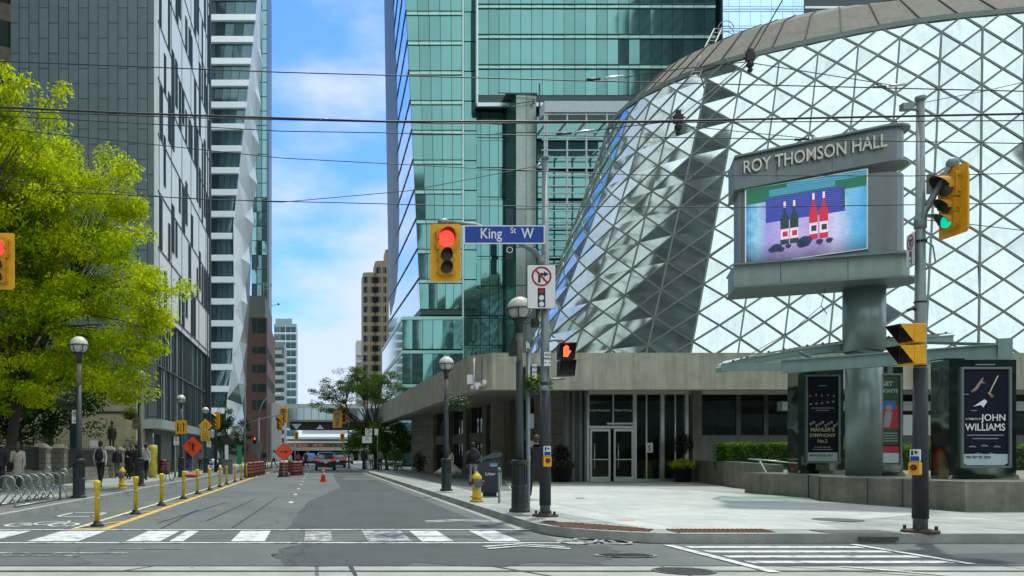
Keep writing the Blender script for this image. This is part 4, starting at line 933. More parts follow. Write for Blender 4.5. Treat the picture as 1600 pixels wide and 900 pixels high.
# ================================================================== TREES AND PLANTS
def leaves(name, pts, size, m, parent=None, loc=None, droop=.3, asp=.42, nrm=None):
    """leaf blades as bent quads; pts in world coordinates (n,3)"""
    pts = np.asarray(pts, float); n = len(pts)
    a = rng.uniform(0, 2*np.pi, n); el = rng.normal(-droop, .35, n)
    d = np.stack([np.cos(a)*np.cos(el), np.sin(a)*np.cos(el), np.sin(el)], 1)
    t = rng.normal(0, 1, (n, 3)); t -= (t*d).sum(1)[:, None]*d; t[:, 2] *= .45; t /= np.linalg.norm(t, axis=1)[:, None]
    s = size*rng.uniform(.6, 1.3, n)[:, None]; wd = s*asp
    v = np.stack([pts, pts+d*s*.5+t*wd*.5, pts+d*s+np.array([0,0,-.12])*s, pts+d*s*.5-t*wd*.5], 1).reshape(-1, 3)
    o = np.array(loc if loc is not None else (0,0,0), float); v -= o
    me = bpy.data.meshes.new(name); me.vertices.add(4*n); me.vertices.foreach_set('co', v.ravel())
    me.loops.add(4*n); me.loops.foreach_set('vertex_index', np.arange(4*n)); me.polygons.add(n)
    me.polygons.foreach_set('loop_start', np.arange(0, 4*n, 4)); me.materials.append(m); me.update(); me.validate()
    ob = bpy.data.objects.new(name, me); C.objects.link(ob)
    if parent: ob.parent = parent
    return ob
def limb(mb, a, b, r0, r1, bend=.12, n=6, k=6):
    a = Vector(a); b = Vector(b); L = (b-a).length; o = Vector([random.gauss(0, bend*L) for _ in range(3)]); o.z = abs(o.z)
    ps = [a+(b-a)*t+o*(t*(1-t)*2)+Vector([random.gauss(0, .012*L) for _ in range(3)])*(0 < i < k) for i, t in [(i, i/k) for i in range(k+1)]]
    mb.tube(ps, [r0+(r1-r0)*i/k for i in range(k+1)], n); return ps
def tree(name, label, cat, base, trunk_h, lobes, nclump, nleaf, lsize, lm, tr=.25, crad=.8, group=None, surf=.5, droop=.3, nlimb=7, flat_=.6, keep=1.0):
    t = thing(name, label, cat, base, 0, group); base = Vector(base); mb = MB()
    top = base+Vector((random.gauss(0,.2), random.gauss(0,.2), trunk_h)); ps = limb(mb, base, top, tr, tr*.7, .03, 10)
    mb.lathe(base, [(tr*1.5,0),(tr*1.15,.15),(tr,.5)], 10)
    cl = []
    wts = np.array([l[3]*l[4]*l[5] for l in lobes]); wts = wts/wts.sum()
    for k in range(nclump):
        l = lobes[rng.choice(len(lobes), p=wts)]; d = Vector([random.gauss(0,1) for _ in range(3)]).normalized()
        r = random.random()**(surf); c = Vector((l[0]+d.x*l[3]*r, l[1]+d.y*l[4]*r, l[2]+d.z*l[5]*r)); cl.append(c)
    mains = []
    for k in range(nlimb):
        c = cl[random.randrange(len(cl))]; e = top+(c-top)*.62; mains += limb(mb, top+Vector((0,0,-.2*random.random())), e, tr*.5, tr*.18, .10, 7)[2:]
    for c in cl:
        if random.random() < .6:
            s = min(mains, key=lambda q: (q-c).length+max(0, q.z-c.z)*.5); limb(mb, s, c, tr*.13, tr*.03, .1, 4, 4)
    build('trunk', mb, bark, t, world=True)
    P = []
    for c in cl:
        if random.random() > keep: continue
        rr = crad*random.uniform(.55, 1.25); q = rng.normal(0, 1, (nleaf, 3)); q /= np.linalg.norm(q, axis=1)[:, None]; q *= (rng.random(nleaf)**.45)[:, None]*rr
        q[:, 2] *= flat_; q[:, 2] -= .12*(q[:, 0]**2+q[:, 1]**2)/max(rr, .1); P.append(q+np.array(c))
    leaves('crown', np.concatenate(P), lsize, lm, t, base, droop); return t
lf_y = leafmat('locust_leaf', (.46,.55,.012), .55, .4); lf_g = leafmat('green_leaf', (.10,.20,.03), .4, .35); lf_d = leafmat('dark_leaf', (.035,.085,.025), .3, .4)
lf_h = leafmat('hedge_leaf', (.11,.24,.03), .35, .35); lf_m = leafmat('street_leaf', (.13,.22,.035), .45, .35)
YT_ = 30
def lob(px, py, Y, rx, rz, ry=None): return (Xa(px,Y), Y, Za(py,Y), rx, ry or rx, rz)
tree('locust_tree', 'large bright yellow-green locust tree over the left sidewalk', 'tree', (-11.9, 31.5, .15), 3.6,
     [lob(60,330,31,3.6,2.6), lob(120,300,31,2.6,1.6), lob(200,430,30,2.4,1.7), lob(262,487,30,1.35,1.0), lob(225,540,30,1.2,.8), lob(110,470,31,3.6,3.0,3), lob(-30,400,31,4,4), lob(180,560,30,1.7,1.3), lob(40,590,31,3.2,1.3), lob(185,620,30,.9,.7), lob(30,230,31,1.6,1.0), lob(-60,180,32,2.2,2.2), lob(155,275,30,1.3,.5)],
     480, 300, .165, lf_y, .27, .85, surf=.40, flat_=.55, droop=.45, nlimb=14)
tree('locust_tree', 'pale locust branch tree reaching in at the far upper left', 'tree', (-14.6, 27.5, .15), 6,
     [lob(20,130,27,1.1,.5), lob(70,145,27,.8,.28), lob(5,175,27,1.4,.7), lob(-60,150,27,1.6,1.4), lob(50,215,27,1.5,.5)], 60, 110, .18, lf_y, .2, .55, surf=.6, droop=.5)
tree('maple_tree', 'dark green shade tree behind the stone pillars', 'tree', (-14.5, 38, .15), 2.2,
     [lob(20,640,37,3,1.3), lob(100,650,37,1.9,1.2), lob(60,600,38,4,1.6), lob(150,612,37,1.3,.8), lob(-30,640,37,3,1.8), lob(30,680,36,1.6,.5)], 150, 130, .22, lf_d, .22, .9, surf=.45)
tree('street_tree', 'spreading sparse tree leaning over the street before the footbridge', 'tree', (5.2, 70, .15), 2.4,
     [lob(562,606,70,3.6,1.5), lob(520,612,70,2.0,.9), lob(592,592,71,2.6,.8), lob(625,603,70,1.3,.7), lob(495,628,69,1.3,.45), lob(560,578,70,2.2,.5), lob(515,640,70,1.8,.35), lob(600,625,70,1.8,.9)],
     170, 95, .17, lf_m, .24, .62, surf=.62, flat_=.45, nlimb=26)
tree('street_tree', 'leafy tree beside the canopy end on the right sidewalk', 'tree', (5.9, 67.5, .15), 1.2,
     [lob(605,680,68,1.8,1.7), lob(590,700,68,1.3,1.2), lob(568,680,70,1.4,1.6), lob(625,690,67,1.2,1.8,1.2), lob(552,695,69,.8,1.2)], 120, 130, .2, lf_g, .14, .65, surf=.5)
tree('street_tree', 'dark green young tree in front of the white zigzag tower', 'tree', (-9.6, 82, .15), 1.6,
     [lob(352,660,82,1.1,1.5), lob(350,690,82,1.5,1.8), lob(372,690,84,1.3,1.6), lob(345,630,82,.5,.8), lob(385,665,84,.8,1.0)], 90, 90, .2, lf_d, .13, .6, surf=.5)
def bush(label, cat, base, rx, ry, rz, n, size, lm, name='shrub', group=None, flat_top=False):
    t = thing(name, label, cat, base, 0, group); mb = MB()
    for k in range(6): mb.cyl(base, Vector(base)+Vector((random.uniform(-rx,rx)*.5, random.uniform(-ry,ry)*.5, rz*random.uniform(.7,1.2))), .02, .008, 5)
    build('stem', mb, bark, t, world=True)
    q = rng.normal(0, 1, (n, 3)); q /= np.linalg.norm(q, axis=1)[:, None]; q *= (rng.random(n)**.4)[:, None]
    q += .12*np.sin(q[:, [1,2,0]]*9)
    q = q*np.array([rx, ry, rz])+np.array(base)+np.array([0,0,rz]); q[:, 2] = np.maximum(q[:, 2], base[2]+.03)
    leaves('foliage', q, size, lm, t, base, .0); return t
bush('bright shrub behind the black fence panels', 'shrub', (-12.3, 36, .5), 1.0, .8, .9, 1800, .14, lf_m)
bush('small dark conifer cluster right of the statue', 'shrub', (Xa(205,46), 46, .3), .5, .5, 1.1, 1200, .12, lf_d)
bush('pointed dark conifer right beside the statue', 'shrub', (Xa(193,46.5), 46.5, .3), .35, .35, .85, 800, .12, lf_d)
bush('dark round shrub at the foot of the side wall', 'shrub', (7.55, 59, .15), .5, .6, .75, 900, .16, lf_d)
bush('low shrub in front of the canopy end', 'shrub', (6.2, 62, .15), .8, .8, .9, 1300, .16, lf_g)
# hedges
def hedge(label, x0, y0, x1, y1, z0, z1, n):
    t = thing('hedge', label, 'hedge', ((x0+x1)/2, (y0+y1)/2, z0)); mb = MB(); mb.bb((x0+.12,y0+.12,z0),(x1-.12,y1-.12,z1-.14)); build('core', mb, mat('hedge_core', (.018,.035,.01), .9), t, world=True)
    q = rng.random((n, 3)); f = rng.random(n)
    lo = np.array([x0,y0,z0]); hi = np.array([x1,y1,z1]); p = lo+q*(hi-lo)
    top = f < .45; p[top, 2] = z1-rng.random(top.sum())*.1+.05*np.sin(p[top,0]*5)*np.cos(p[top,1]*4)
    fr = (f >= .45) & (f < .85); p[fr, 1] = y0+rng.random(fr.sum())*.15-.05*np.sin(p[fr,0]*7+p[fr,2]*6)
    sd_ = f >= .85; p[sd_, 0] = np.where(rng.random(sd_.sum()) < .6, x0+rng.random(sd_.sum())*.12, x1-rng.random(sd_.sum())*.12)
    leaves('foliage', p, .11, lf_h, t, ((x0+x1)/2, (y0+y1)/2, z0), -.2); return t
hedge('clipped bright green hedge in the raised planter by the hall windows', 16.3, 31.6, 19.9, 33.0, .75, 1.85, 9000)
hedge('clipped green hedge strip glimpsed between the poster boxes', 20.1, 30.0, 34.5, 31.4, .7, 1.75, 14000)

# ================================================================== PLANTER WALLS, RAILING
pw_ = thing('planter_wall', 'long low weathered concrete planter wall in front of the hall', 'wall', (13.5, 22, .15))
def wallseg(mb, pts, z0, zt, th):
    for (a, za), (b, zb) in zip(zip(pts, zt), list(zip(pts, zt))[1:]):
        a3 = Vector((*a, 0)); b3 = Vector((*b, 0)); d = (b3-a3).normalized(); nn = Vector((d.y, -d.x, 0))*th
        mb.add([a3+Vector((0,0,z0)), b3+Vector((0,0,z0)), b3+nn+Vector((0,0,z0)), a3+nn+Vector((0,0,z0)), a3+Vector((0,0,za)), b3+Vector((0,0,zb)), b3+nn+Vector((0,0,zb)), a3+nn+Vector((0,0,za))],
               [(0,1,5,4),(1,2,6,5),(2,3,7,6),(3,0,4,7),(4,5,6,7),(3,2,1,0)])
mb = MB(); mb.prism([(13.85,25.9),(14.0,22.75),(13.3,21.15),(13.82,17.05),(19.5,17.05),(26,17.4),(26,17.9),(30,30),(30,36.9),(17.75,36.9),(15.9,29.8),(15.5,26.3)], .15, .80)
build('wall', mb, concrete_wall, pw_, world=True)
mb = MB()
for x, y in ((13.99,22.76),(13.29,21.15),(13.5,19.6),(13.62,18.6)): mb.bb((x-.012,y-.012,.16),(x+.005,y+.012,.81))
build('joint', mb, mat('joint_line', (.06,.06,.05), .9), pw_, world=True)
mb = MB(); wallseg(mb, [(17.7,36.9),(15.85,29.9),(15.4,26.4)], .15, [1.14,1.12,1.05], .25); build('rear_wall', mb, concrete_wall, pw_, world=True)
rl = thing('glass_railing', 'low glass balustrade with a metal handrail on the planter wall', 'railing', (14.4, 24.5, .8))
mb = MB(); a = Vector((14.35,26.3,1.30)); b = Vector((14.6,24.9,1.22)); c = Vector((14.9,23.0,1.22))
a, b, c = Wp(1170,717,26.0), Wp(1186,718,25.0), Wp(1246,724,24.2)
mb.tube([a,b,c], .022, 6); build('handrail', mb, alu, rl, world=True)
mb = MB(); mb.beam(Wp(1186,718,25.0), Vector((Wp(1198,734,24.8).x, 24.8, .8)), .05, .03); build('post', mb, alu, rl, world=True)
mb = MB(); mb.add([a+Vector((0,0,-.05)), c+Vector((0,0,-.05)), Vector((c.x,c.y,.82)), Vector((a.x,a.y,.82))],[(0,1,2,3)]); build('glass_pane', mb, glassmat('rail_glass', (.85,.95,.92), 1.2, .0), rl, world=True)

# ================================================================== MARQUEE WITH VIDEO SCREEN
mq = thing('marquee_sign', 'big curved grey marquee sign with a video screen on a round column', 'sign', (15, 22.2, .8))
L0 = Vector((11.62,22.05,0)); R0 = Vector((14.55,20.95,0)); dq = (R0-L0).normalized(); nq = Vector((dq.y,-dq.x,0)); aq = math.atan2(dq.y, dq.x)
def nose(rad, ext, n=10):   # plan outline: front line, rounded right nose, back line
    a = L0; b = R0+dq*ext; cc = b+nq*-rad
    arc = [cc+nq*rad*math.cos(R(t))+dq*rad*math.sin(R(t)) for t in range(0, 181, 18)]
    return [a]+arc+[a-nq*rad*2*.75]
def pl2(v): return [(p.x, p.y) for p in v]
zb0, zb1, zs0, zs1, zt0, zt1 = 5.95, 6.62, 6.62, 8.95, 9.0, 9.98
core = nose(.62, .22)
mb = MB(); mb.prism(pl2(core), zs0, 8.75, 0, False); build('body', mb, steel_dk, mq, world=True)
def outl(e, rad, ext):
    v = nose(rad, ext); v = [p+nq*e for p in v]; v[0] = v[0]-dq*.12; v[-1] = v[-1]-dq*.12-nq*2*e; return v
def slopeprism(mb, pl, z0, z1, s0, s1, m=0):     # bottom/top heights vary along the sign (s per metre along dq)
    n = len(pl); h = lambda p, z, s: z+s*((p-L0).dot(dq))
    vs = [Vector((p.x,p.y,h(p,z0,s0))) for p in pl]+[Vector((p.x,p.y,h(p,z1,s1))) for p in pl]
    mb.add(vs, [(i,(i+1) % n,n+(i+1) % n,n+i) for i in range(n)]+[tuple(range(n-1,-1,-1)), tuple(range(n,2*n))], m)
mb = MB(); slopeprism(mb, outl(.10,.66,.16), 8.68, 9.52, .095, .10); build('header', mb, steel_dk, mq, world=True)
mb = MB()
o1 = outl(.24,.76,.2); slopeprism(mb, o1, 9.52, 9.57, .10, .10); slopeprism(mb, outl(.2,.74,.2), 8.64, 8.68, .095, .095); build('header_flange', mb, steel_dk, mq, world=True)
mb = MB(); slopeprism(mb, outl(.14,.70,.25), 5.98, 6.55, 0, 0); build('base_beam', mb, mat('sign_beam', (.27,.34,.31), .5, .2, var=.08, streak=.15), mq, world=True)
mb = MB(); slopeprism(mb, outl(.30,.85,.33), 6.55, 6.6, 0, 0); slopeprism(mb, outl(.30,.85,.33), 5.93, 5.98, 0, 0); build('base_flange', mb, steel_dk, mq, world=True)
mb = MB()
for u_ in (1.0, 2.55): p = L0+dq*u_+nq*.142; mb.box((p.x,p.y,6.265),(.012,.01,.56),aq)
for u_ in (.9, 2.2): p = L0+dq*u_+nq*.102; mb.box((p.x,p.y,9.0),(.01,.008,.5),aq)
for u_ in (.0,.35,2.95): p = L0+dq*(u_+.08)+nq*.005; mb.box((p.x,p.y,7.6),(.008,.02,1.9),aq) if u_ != .35 else None
build('panel_seam', mb, black, mq, world=True)
# letters
sub = MB(); text(sub, 'ROY THOMSON HALL', 0, 0, .48, 0, ext=.04, sx=1.0); xs_ = [v[0] for v in sub.v]; wd0 = max(xs_)-min(xs_); kx = 3.3/wd0
sub.v = [(v[0]*kx, v[1]-.06, v[2]) for v in sub.v]
cL = L0+dq*1.74+nq*.12; Mq = Matrix.Translation((cL.x, cL.y, 9.20))@Matrix.Rotation(aq, 4, 'Z')
sub.v = [(v[0], v[1], v[2]+.09*v[0]) for v in sub.v]; sub.xf(Mq); build('lettering', sub, mat('letter_metal', (.55,.54,.46), .4, .4, var=.1), mq, world=True)
# screen
scw, sch = 2.80, 2.06; sc0 = L0+dq*.18+nq*.02
def S(u, v, d=0): p = sc0+dq*(u*scw)+nq*d; return (p.x, p.y, 6.57+v*sch+.075*u*scw)
def squad(mb, u0, v0, u1, v1, d, m=0): mb.quad(S(u0,v0,d),S(u1,v0,d),S(u1,v1,d),S(u0,v1,d), m)
mb = MB()
for (a, b) in (((-.012,-.012),(1.012,0)),((-.012,1),(1.012,1.012)),((-.012,0),(0,1)),((1,0),(1.012,1))):
    v = [Vector(S(a[0],a[1],0)),Vector(S(b[0],a[1],0)),Vector(S(b[0],b[1],0)),Vector(S(a[0],b[1],0))]; v += [p+nq*.06 for p in v]
    mb.add(v, [(0,1,5,4),(1,2,6,5),(2,3,7,6),(3,0,4,7),(4,5,6,7)])
build('screen_frame', mb, alu, mq, world=True)
def scrmat(name, c0, c1, es=1.0, lines=70, axis=2):
    m = bpy.data.materials.new(name); m.use_nodes = True; n = m.node_tree.nodes; l = m.node_tree.links; b = n['Principled BSDF']; b.inputs['Base Color'].default_value = (.02,.02,.03,1); b.inputs['Roughness'].default_value = .4
    t = n.new('ShaderNodeTexCoord'); wv = n.new('ShaderNodeTexWave'); wv.bands_direction = 'Z'; wv.inputs['Scale'].default_value = 6; wv.inputs['Distortion'].default_value = 1.2; wv.inputs['Detail'].default_value = 3; l.new(t.outputs['Object'], wv.inputs[0])
    w2 = n.new('ShaderNodeTexWave'); w2.bands_direction = 'Z'; w2.inputs['Scale'].default_value = lines/6.28/2; l.new(t.outputs['Object'], w2.inputs[0])
    mx_ = n.new('ShaderNodeMix'); mx_.data_type = 'RGBA'; l.new(wv.outputs['Fac'], mx_.inputs['Factor']); mx_.inputs[6].default_value = (*c0,1); mx_.inputs[7].default_value = (*c1,1)
    q = n.new('ShaderNodeMapRange'); l.new(w2.outputs['Fac'], q.inputs[0]); q.inputs['To Min'].default_value = .55; q.inputs['To Max'].default_value = 1.1
    mu = n.new('ShaderNodeMix'); mu.data_type = 'RGBA'; mu.blend_type = 'MULTIPLY'; mu.inputs['Factor'].default_value = 1; l.new(mx_.outputs[2], mu.inputs[6]); l.new(q.outputs[0], mu.inputs[7])
    l.new(mu.outputs[2], b.inputs['Emission Color']); b.inputs['Emission Strength'].default_value = es; return m
scm = [scrmat('screen_cyan', (.10,.42,.75), (.30,.68,.85), .85), scrmat('screen_green', (.0,.12,.07), (.01,.22,.08), .7), scrmat('screen_blue', (.02,.04,.35), (.05,.08,.45), .75),
       scrmat('screen_lilac', (.38,.33,.70), (.62,.55,.85), .9), scrmat('screen_dark', (.01,.03,.10), (.03,.12,.3), .7), scrmat('screen_teal', (.03,.22,.35), (.08,.38,.5), .8)]
def bgmat():
    m = bpy.data.materials.new('screen_picture'); m.use_nodes = True; n = m.node_tree.nodes; l = m.node_tree.links; b = n['Principled BSDF']; b.inputs['Base Color'].default_value = (.02,.02,.03,1)
    t = n.new('ShaderNodeTexCoord'); s_ = n.new('ShaderNodeSeparateXYZ'); l.new(t.outputs['Generated'], s_.inputs[0]); nz_ = n.new('ShaderNodeTexNoise'); nz_.inputs['Scale'].default_value = 9; nz_.inputs['Detail'].default_value = 5; l.new(t.outputs['Generated'], nz_.inputs['Vector'])
    def M_(op, a, b_):
        q = n.new('ShaderNodeMath'); q.operation = op
        for i_, v in enumerate((a, b_)):
            if isinstance(v, (int, float)): q.inputs[i_].default_value = v
            else: l.new(v, q.inputs[i_])
        return q.outputs[0]
    x = M_('ADD', s_.outputs['X'], M_('MULTIPLY', M_('SUBTRACT', nz_.outputs['Fac'], .5), .22)); cr_ = n.new('ShaderNodeValToRGB'); l.new(x, cr_.inputs[0]); el = cr_.color_ramp.elements
    el[0].position = 0; el[0].color = (.04,.30,.62,1); el[1].position = 1; el[1].color = (.05,.38,.70,1)
    for p_, c_ in ((.10,(.30,.62,.80)),(.2,(.35,.33,.72)),(.42,(.55,.45,.82)),(.6,(.42,.34,.74)),(.75,(.62,.62,.88)),(.88,(.16,.48,.75))): e_ = el.new(p_); e_.color = (*c_,1)
    dk = n.new('ShaderNodeMapRange'); l.new(M_('ADD', s_.outputs['Z'], M_('MULTIPLY', nz_.outputs['Fac'], .12)), dk.inputs[0]); dk.inputs['From Min'].default_value = .05; dk.inputs['From Max'].default_value = .34; dk.inputs['To Min'].default_value = .12
    w2 = n.new('ShaderNodeTexWave'); w2.bands_direction = 'Z'; w2.inputs['Scale'].default_value = 9; w2.inputs['Distortion'].default_value = .6; l.new(t.outputs['Object'], w2.inputs[0]); q_ = n.new('ShaderNodeMapRange'); l.new(w2.outputs['Fac'], q_.inputs[0]); q_.inputs['To Min'].default_value = .7; q_.inputs['To Max'].default_value = 1.08
    mu = n.new('ShaderNodeMix'); mu.data_type = 'RGBA'; mu.blend_type = 'MULTIPLY'; mu.inputs['Factor'].default_value = 1; l.new(cr_.outputs[0], mu.inputs[6]); l.new(M_('MULTIPLY', dk.outputs[0], q_.outputs[0]), mu.inputs[7]); l.new(mu.outputs[2], b.inputs['Emission Color']); b.inputs['Emission Strength'].default_value = .75; return m
bgp = bgmat()
mb = MB(); squad(mb, 0,0,1,1,.02,0); build('screen_background', mb, bgp, mq, world=True)
mb = MB(); squad(mb, 0,.80,1,1,.024,1); squad(mb, .2,.86,.75,.95,.027,5); squad(mb, .35,.93,1,1,.027,5); squad(mb, .17,.52,.83,.84,.030,2); squad(mb, .80,.56,.83,.84,.031,4)
for k in range(0): squad(mb, .02+.19*k, .0, .06+.19*k, .22, .026, 3)
build('video_screen', mb, scm, mq, world=True)
btl = [mat('bottle_black', (.01,.02,.02), .5, emit=(.01,.03,.03), es=1, var=0), mat('bottle_red', (.3,.01,.02), .5, emit=(.28,.015,.03), es=1, var=0), mat('bottle_label', (.5,.45,.5), .5, emit=(.38,.30,.38), es=1, var=0), mat('bottle_fruit', (.01,.02,.04), .5, emit=(.01,.02,.05), es=1, var=0)]
def bottle(u, v0, h, m):
    wu = .036; mb = MB(); prof = [(-1,0),(1,0),(1,.58),(.75,.66),(.28,.74),(.26,1),(-.26,1),(-.28,.74),(-.75,.66),(-1,.58)]
    mb.add([S(u+a*wu, v0+b*h, .055) for a, b in prof], [tuple(range(10))], m)
    squad(mb, u-wu*.97, v0+.12*h, u+wu*.97, v0+.36*h, .058, 2); squad(mb, u-wu*.5, v0+.18*h, u+wu*.7, v0+.30*h, .060, 1 if m == 0 else 0); squad(mb, u-wu*.26, v0+.86*h, u+wu*.26, v0+h, .058, 2)
    build('pictured_bottle', mb, btl, mq, world=True)
bottle(.33,.20,.56,0); bottle(.41,.20,.56,0); bottle(.57,.21,.60,1); bottle(.655,.21,.60,1)
mb = MB()
for u, v, r in ((.26,.17,.045),(.22,.15,.03),(.30,.14,.03),(.50,.20,.06),(.47,.17,.04),(.62,.17,.03),(.70,.17,.03),(.36,.17,.025)):
    mb.add([S(u+r*math.cos(a)*(1+.15*math.sin(3*a)), v+r*1.2*math.sin(a), .062) for a in [2*math.pi*k/12 for k in range(12)]], [tuple(range(12))], 3)
build('pictured_fruit', mb, btl, mq, world=True)
mb = MB(); cxy = Vector((Xa(1350,21.9), 21.9, 0)); mb.lathe(cxy, [(.50,5.2-1.0),(.5,5.93)], 28); mb.lathe(cxy, [(.44,.78),(.44,4.3)], 28); build('column', mb, mat('column_paint', (.20,.27,.26), .35, .3, var=.1, vs=1.5, streak=.15), mq, world=True)

# glass canopy around the column
cn = thing('glass_canopy', 'curved glass and steel canopy hung around the marquee column', 'canopy', (15, 21.5, 4))
def ibeam(mb, p, q, h, wd):
    p = Vector(p); q = Vector(q); mb.beam(p, q, .04, h-.06, 0, (0,0,1)) if False else None
    d = (q-p).normalized(); s = Vector((d.y,-d.x,0)).normalized()
    def bar(c0, c1, hw, hh):
        vs = []
        for P in (c0, c1):
            for a, b in ((-1,-1),(1,-1),(1,1),(-1,1)): vs.append(P+s*a*hw+Vector((0,0,b*hh)))
        mb.add(vs, [(0,3,2,1),(4,5,6,7),(0,1,5,4),(1,2,6,5),(2,3,7,6),(3,0,4,7)])
    bar(p, q, .03, h/2-.03); u = Vector((0,0,h/2-.015)); bar(p+u, q+u, wd/2, .015); bar(p-u, q-u, wd/2, .015)
mb = MB(); pA = Wp(1221,573,22.0); pB = Wp(1560,549,19.6); ibeam(mb, pA, pB, .36, .26); mb.box(pB+Vector((.1,-.05,.05)), (.28,.26,.5), math.atan2(pB.y-pA.y, pB.x-pA.x))
build('main_beam', mb, steel_green, cn, world=True)
# curved edge rib rising from the left tip, running over the beam and behind
tip = Wp(1127,571,22.9); pts = [(1127,571,22.9),(1180,556,22.6),(1240,545,22.4),(1300,537,22.3),(1350,532,22.2),(1400,528,22.2),(1440,525,22.3),(1488,522,22.6)]
e1 = [Wp(*p) for p in pts]; e2 = [p+Vector((.5,2.6,.12)) for p in e1]; e2[0] = e1[0]+Vector((.2,.6,.02))
mb = MB()
for a, b in zip(e1, e1[1:]): ibeam(mb, a-Vector((0,0,.13)), b-Vector((0,0,.13)), .2, .12)
for a, b in zip(e2, e2[1:]): mb.beam(a-Vector((0,0,.1)), b-Vector((0,0,.1)), .12, .14)
for a, b in list(zip(e1, e2))[1:]: mb.beam(a-Vector((0,0,.08)), b-Vector((0,0,.08)), .06, .12)
mb.beam(tip-Vector((0,0,.05)), pA+Vector((0,0,.0)), .1, .22)
for k, px in enumerate((1250,1320,1440)): a = Wp(px,540-8*k,22.2); t = (a.x-pA.x)/(pB.x-pA.x); mb.beam(a-Vector((0,0,.2)), pA+(pB-pA)*t+Vector((0,0,.15)), .05, .08)
build('curved_rib', mb, steel_green, cn, world=True)
mb = MB()
for i in range(len(e1)-1):
    v = [e1[i]-Vector((0,.1,-.03)), e1[i+1]-Vector((0,.1,-.03)), e2[i+1]+Vector((0,.1,.05)), e2[i]+Vector((0,.1,.05))]; mb.add(v, [(0,1,2,3)])
    lo = [v[0], v[1], pA+(pB-pA)*(.02+.13*i)+Vector((0,0,.19)), pA+(pB-pA)*(.0+.13*max(i-1,0))+Vector((0,0,.19))]
build('glass_roof', mb, glassmat('canopy_glass', (.50,.74,.66), 1.5, .12), cn, world=True)
mb = MB()
for i in range(len(e1)-1):
    for q in (.3,.7): p = e1[i]+(e1[i+1]-e1[i])*q+Vector((0,-.1,.04)); mb.sph(p, .035, 8, 4)
build('glass_fixing', mb, steel_dk, cn, world=True)

# mirrored poster boxes
def posterbox(label, px0, px1, pyb, pyt, Y, rz, side):
    xa, xb = Xa(px0,Y), Xa(px1,Y); wd = (xb-xa)/math.cos(rz); zb = .78; zt = Za(pyt,Y)
    t = thing('poster_case', label, 'poster case', ((xa+xb)/2, Y, zb), rz); h = zt-zb; D = .55
    mb = MB(); mb.box((0,D/2,h/2),(wd,D,h)); mb.xz([(-wd/2-.03,0),(wd/2+.03,0),(wd/2-.02,.12),(-wd/2+.02,.12)], -.08, 0); build('mirrored_case', mb, mirror, t)
    fw = wd*.68; f0, f1 = (-fw/2+wd*.03, fw/2+wd*.03); zb_, zt_ = h*.12, h*.92
    mb = MB(); e = .05
    mb.bb((f0-e,-.06,zb_-e),(f0,-.0,zt_+e)); mb.bb((f1,-.06,zb_-e),(f1+e,0,zt_+e)); mb.bb((f0,-.06,zt_),(f1,0,zt_+e)); mb.bb((f0,-.06,zb_-e),(f1,0,zb_)); build('frame', mb, steel_dk, t)
    mb = MB(); mb.bb((f0,-.012,zb_),(f1,0,zt_)); ps = build('poster', mb, mat('poster_navy', (.008,.010,.022), .6, var=.25, vs=2, spec=.15), t)
    return t, ps, f0, f1, zb_, zt_
gold = mat('poster_gold', (.62,.55,.30), .5, var=.05); pale = mat('poster_pale', (.42,.55,.55), .5, var=.08); grey_p = mat('poster_grey', (.25,.26,.30), .5, var=.2)
skin_p = mat('poster_skin', (.30,.22,.18), .5, var=.2); redp = mat('poster_red', (.40,.02,.03), .5); greenp = mat('poster_green', (.03,.08,.02), .4, var=.4); bluep = mat('poster_blue', (.03,.12,.35), .5)
t, ps, a, b, z0, z1 = posterbox('mirrored poster case with a dark violet concert poster, left of the column', 1247, 1318, 740, 575, 24.4, .0, 0)
mb = MB(); m_ = (a+b)/2; text(mb, "MAHLER'S", m_, z0+.92, .165, -.014); text(mb, "SYMPHONY", m_, z0+.75, .15, -.014); text(mb, "No.2", m_, z0+.58, .15, -.014)
for z, w_ in ((.43,.5),(.36,.6),(1.62,.7),(1.55,.4),(2.3,.25),(2.6,.3)): mb.bb((m_-w_/2,-.016,z0+z),(m_+w_/2,-.012,z0+z+.025), 1)
for k in range(5): mb.disc((a+.12+k*.17, z0+1.75+.02*k), .035, -.016, -.012, 10, 1); mb.disc((a+.1+k*.18, z0+2.0+.03*(k % 2)), .03, -.016, -.012, 10, 1)
for k in range(10): mb.disc((a+.12+.09*k, z0+1.15+.06*math.sin(k*2.1)), .045, -.016, -.012, 8, 1)
mb.bb((a+.01,-.02,z0+.01),(b-.01,-.013,z0+.28), 2); build('poster_print', mb, [gold, grey_p, pale], ps)
mb = MB(); text(mb, 'MON JUN 26, 2023', a+.08, z0+.16, .085, -.024, align='LEFT'); build('date_line', mb, black_s, ps)
t, ps, a, b, z0, z1 = posterbox('mirrored poster case with a green and red poster, right of the column', 1362, 1411, 742, 573, 21.6, .0, 0)
mb = MB(); m_ = (a+b)/2; mb.bb((a+.01,-.016,z0+.5),(b-.01,-.012,z1-.01),0); text(mb, 'GET', m_-.05, z0+2.1, .17, -.02, 1); text(mb, 'TICKETS', m_, z0+1.92, .13, -.02, 1)
mb.bb((a+.03,-.02,z0+.95),(b-.03,-.017,z0+1.55),2); mb.bb((a+.06,-.022,z0+1.45),(b-.1,-.018,z0+1.7),3); mb.disc((m_,z0+1.5),.09,-.026,-.02,12,4); mb.xz([(m_-.15,z0+.98),(m_+.02,z0+.98),(m_+.1,z0+1.4),(m_-.1,z0+1.42)],-.026,-.021,5)
for k in range(4): mb.bb((a+.05,-.02,z0+.6+.07*k),(b-.05,-.017,z0+.625+.07*k),5)
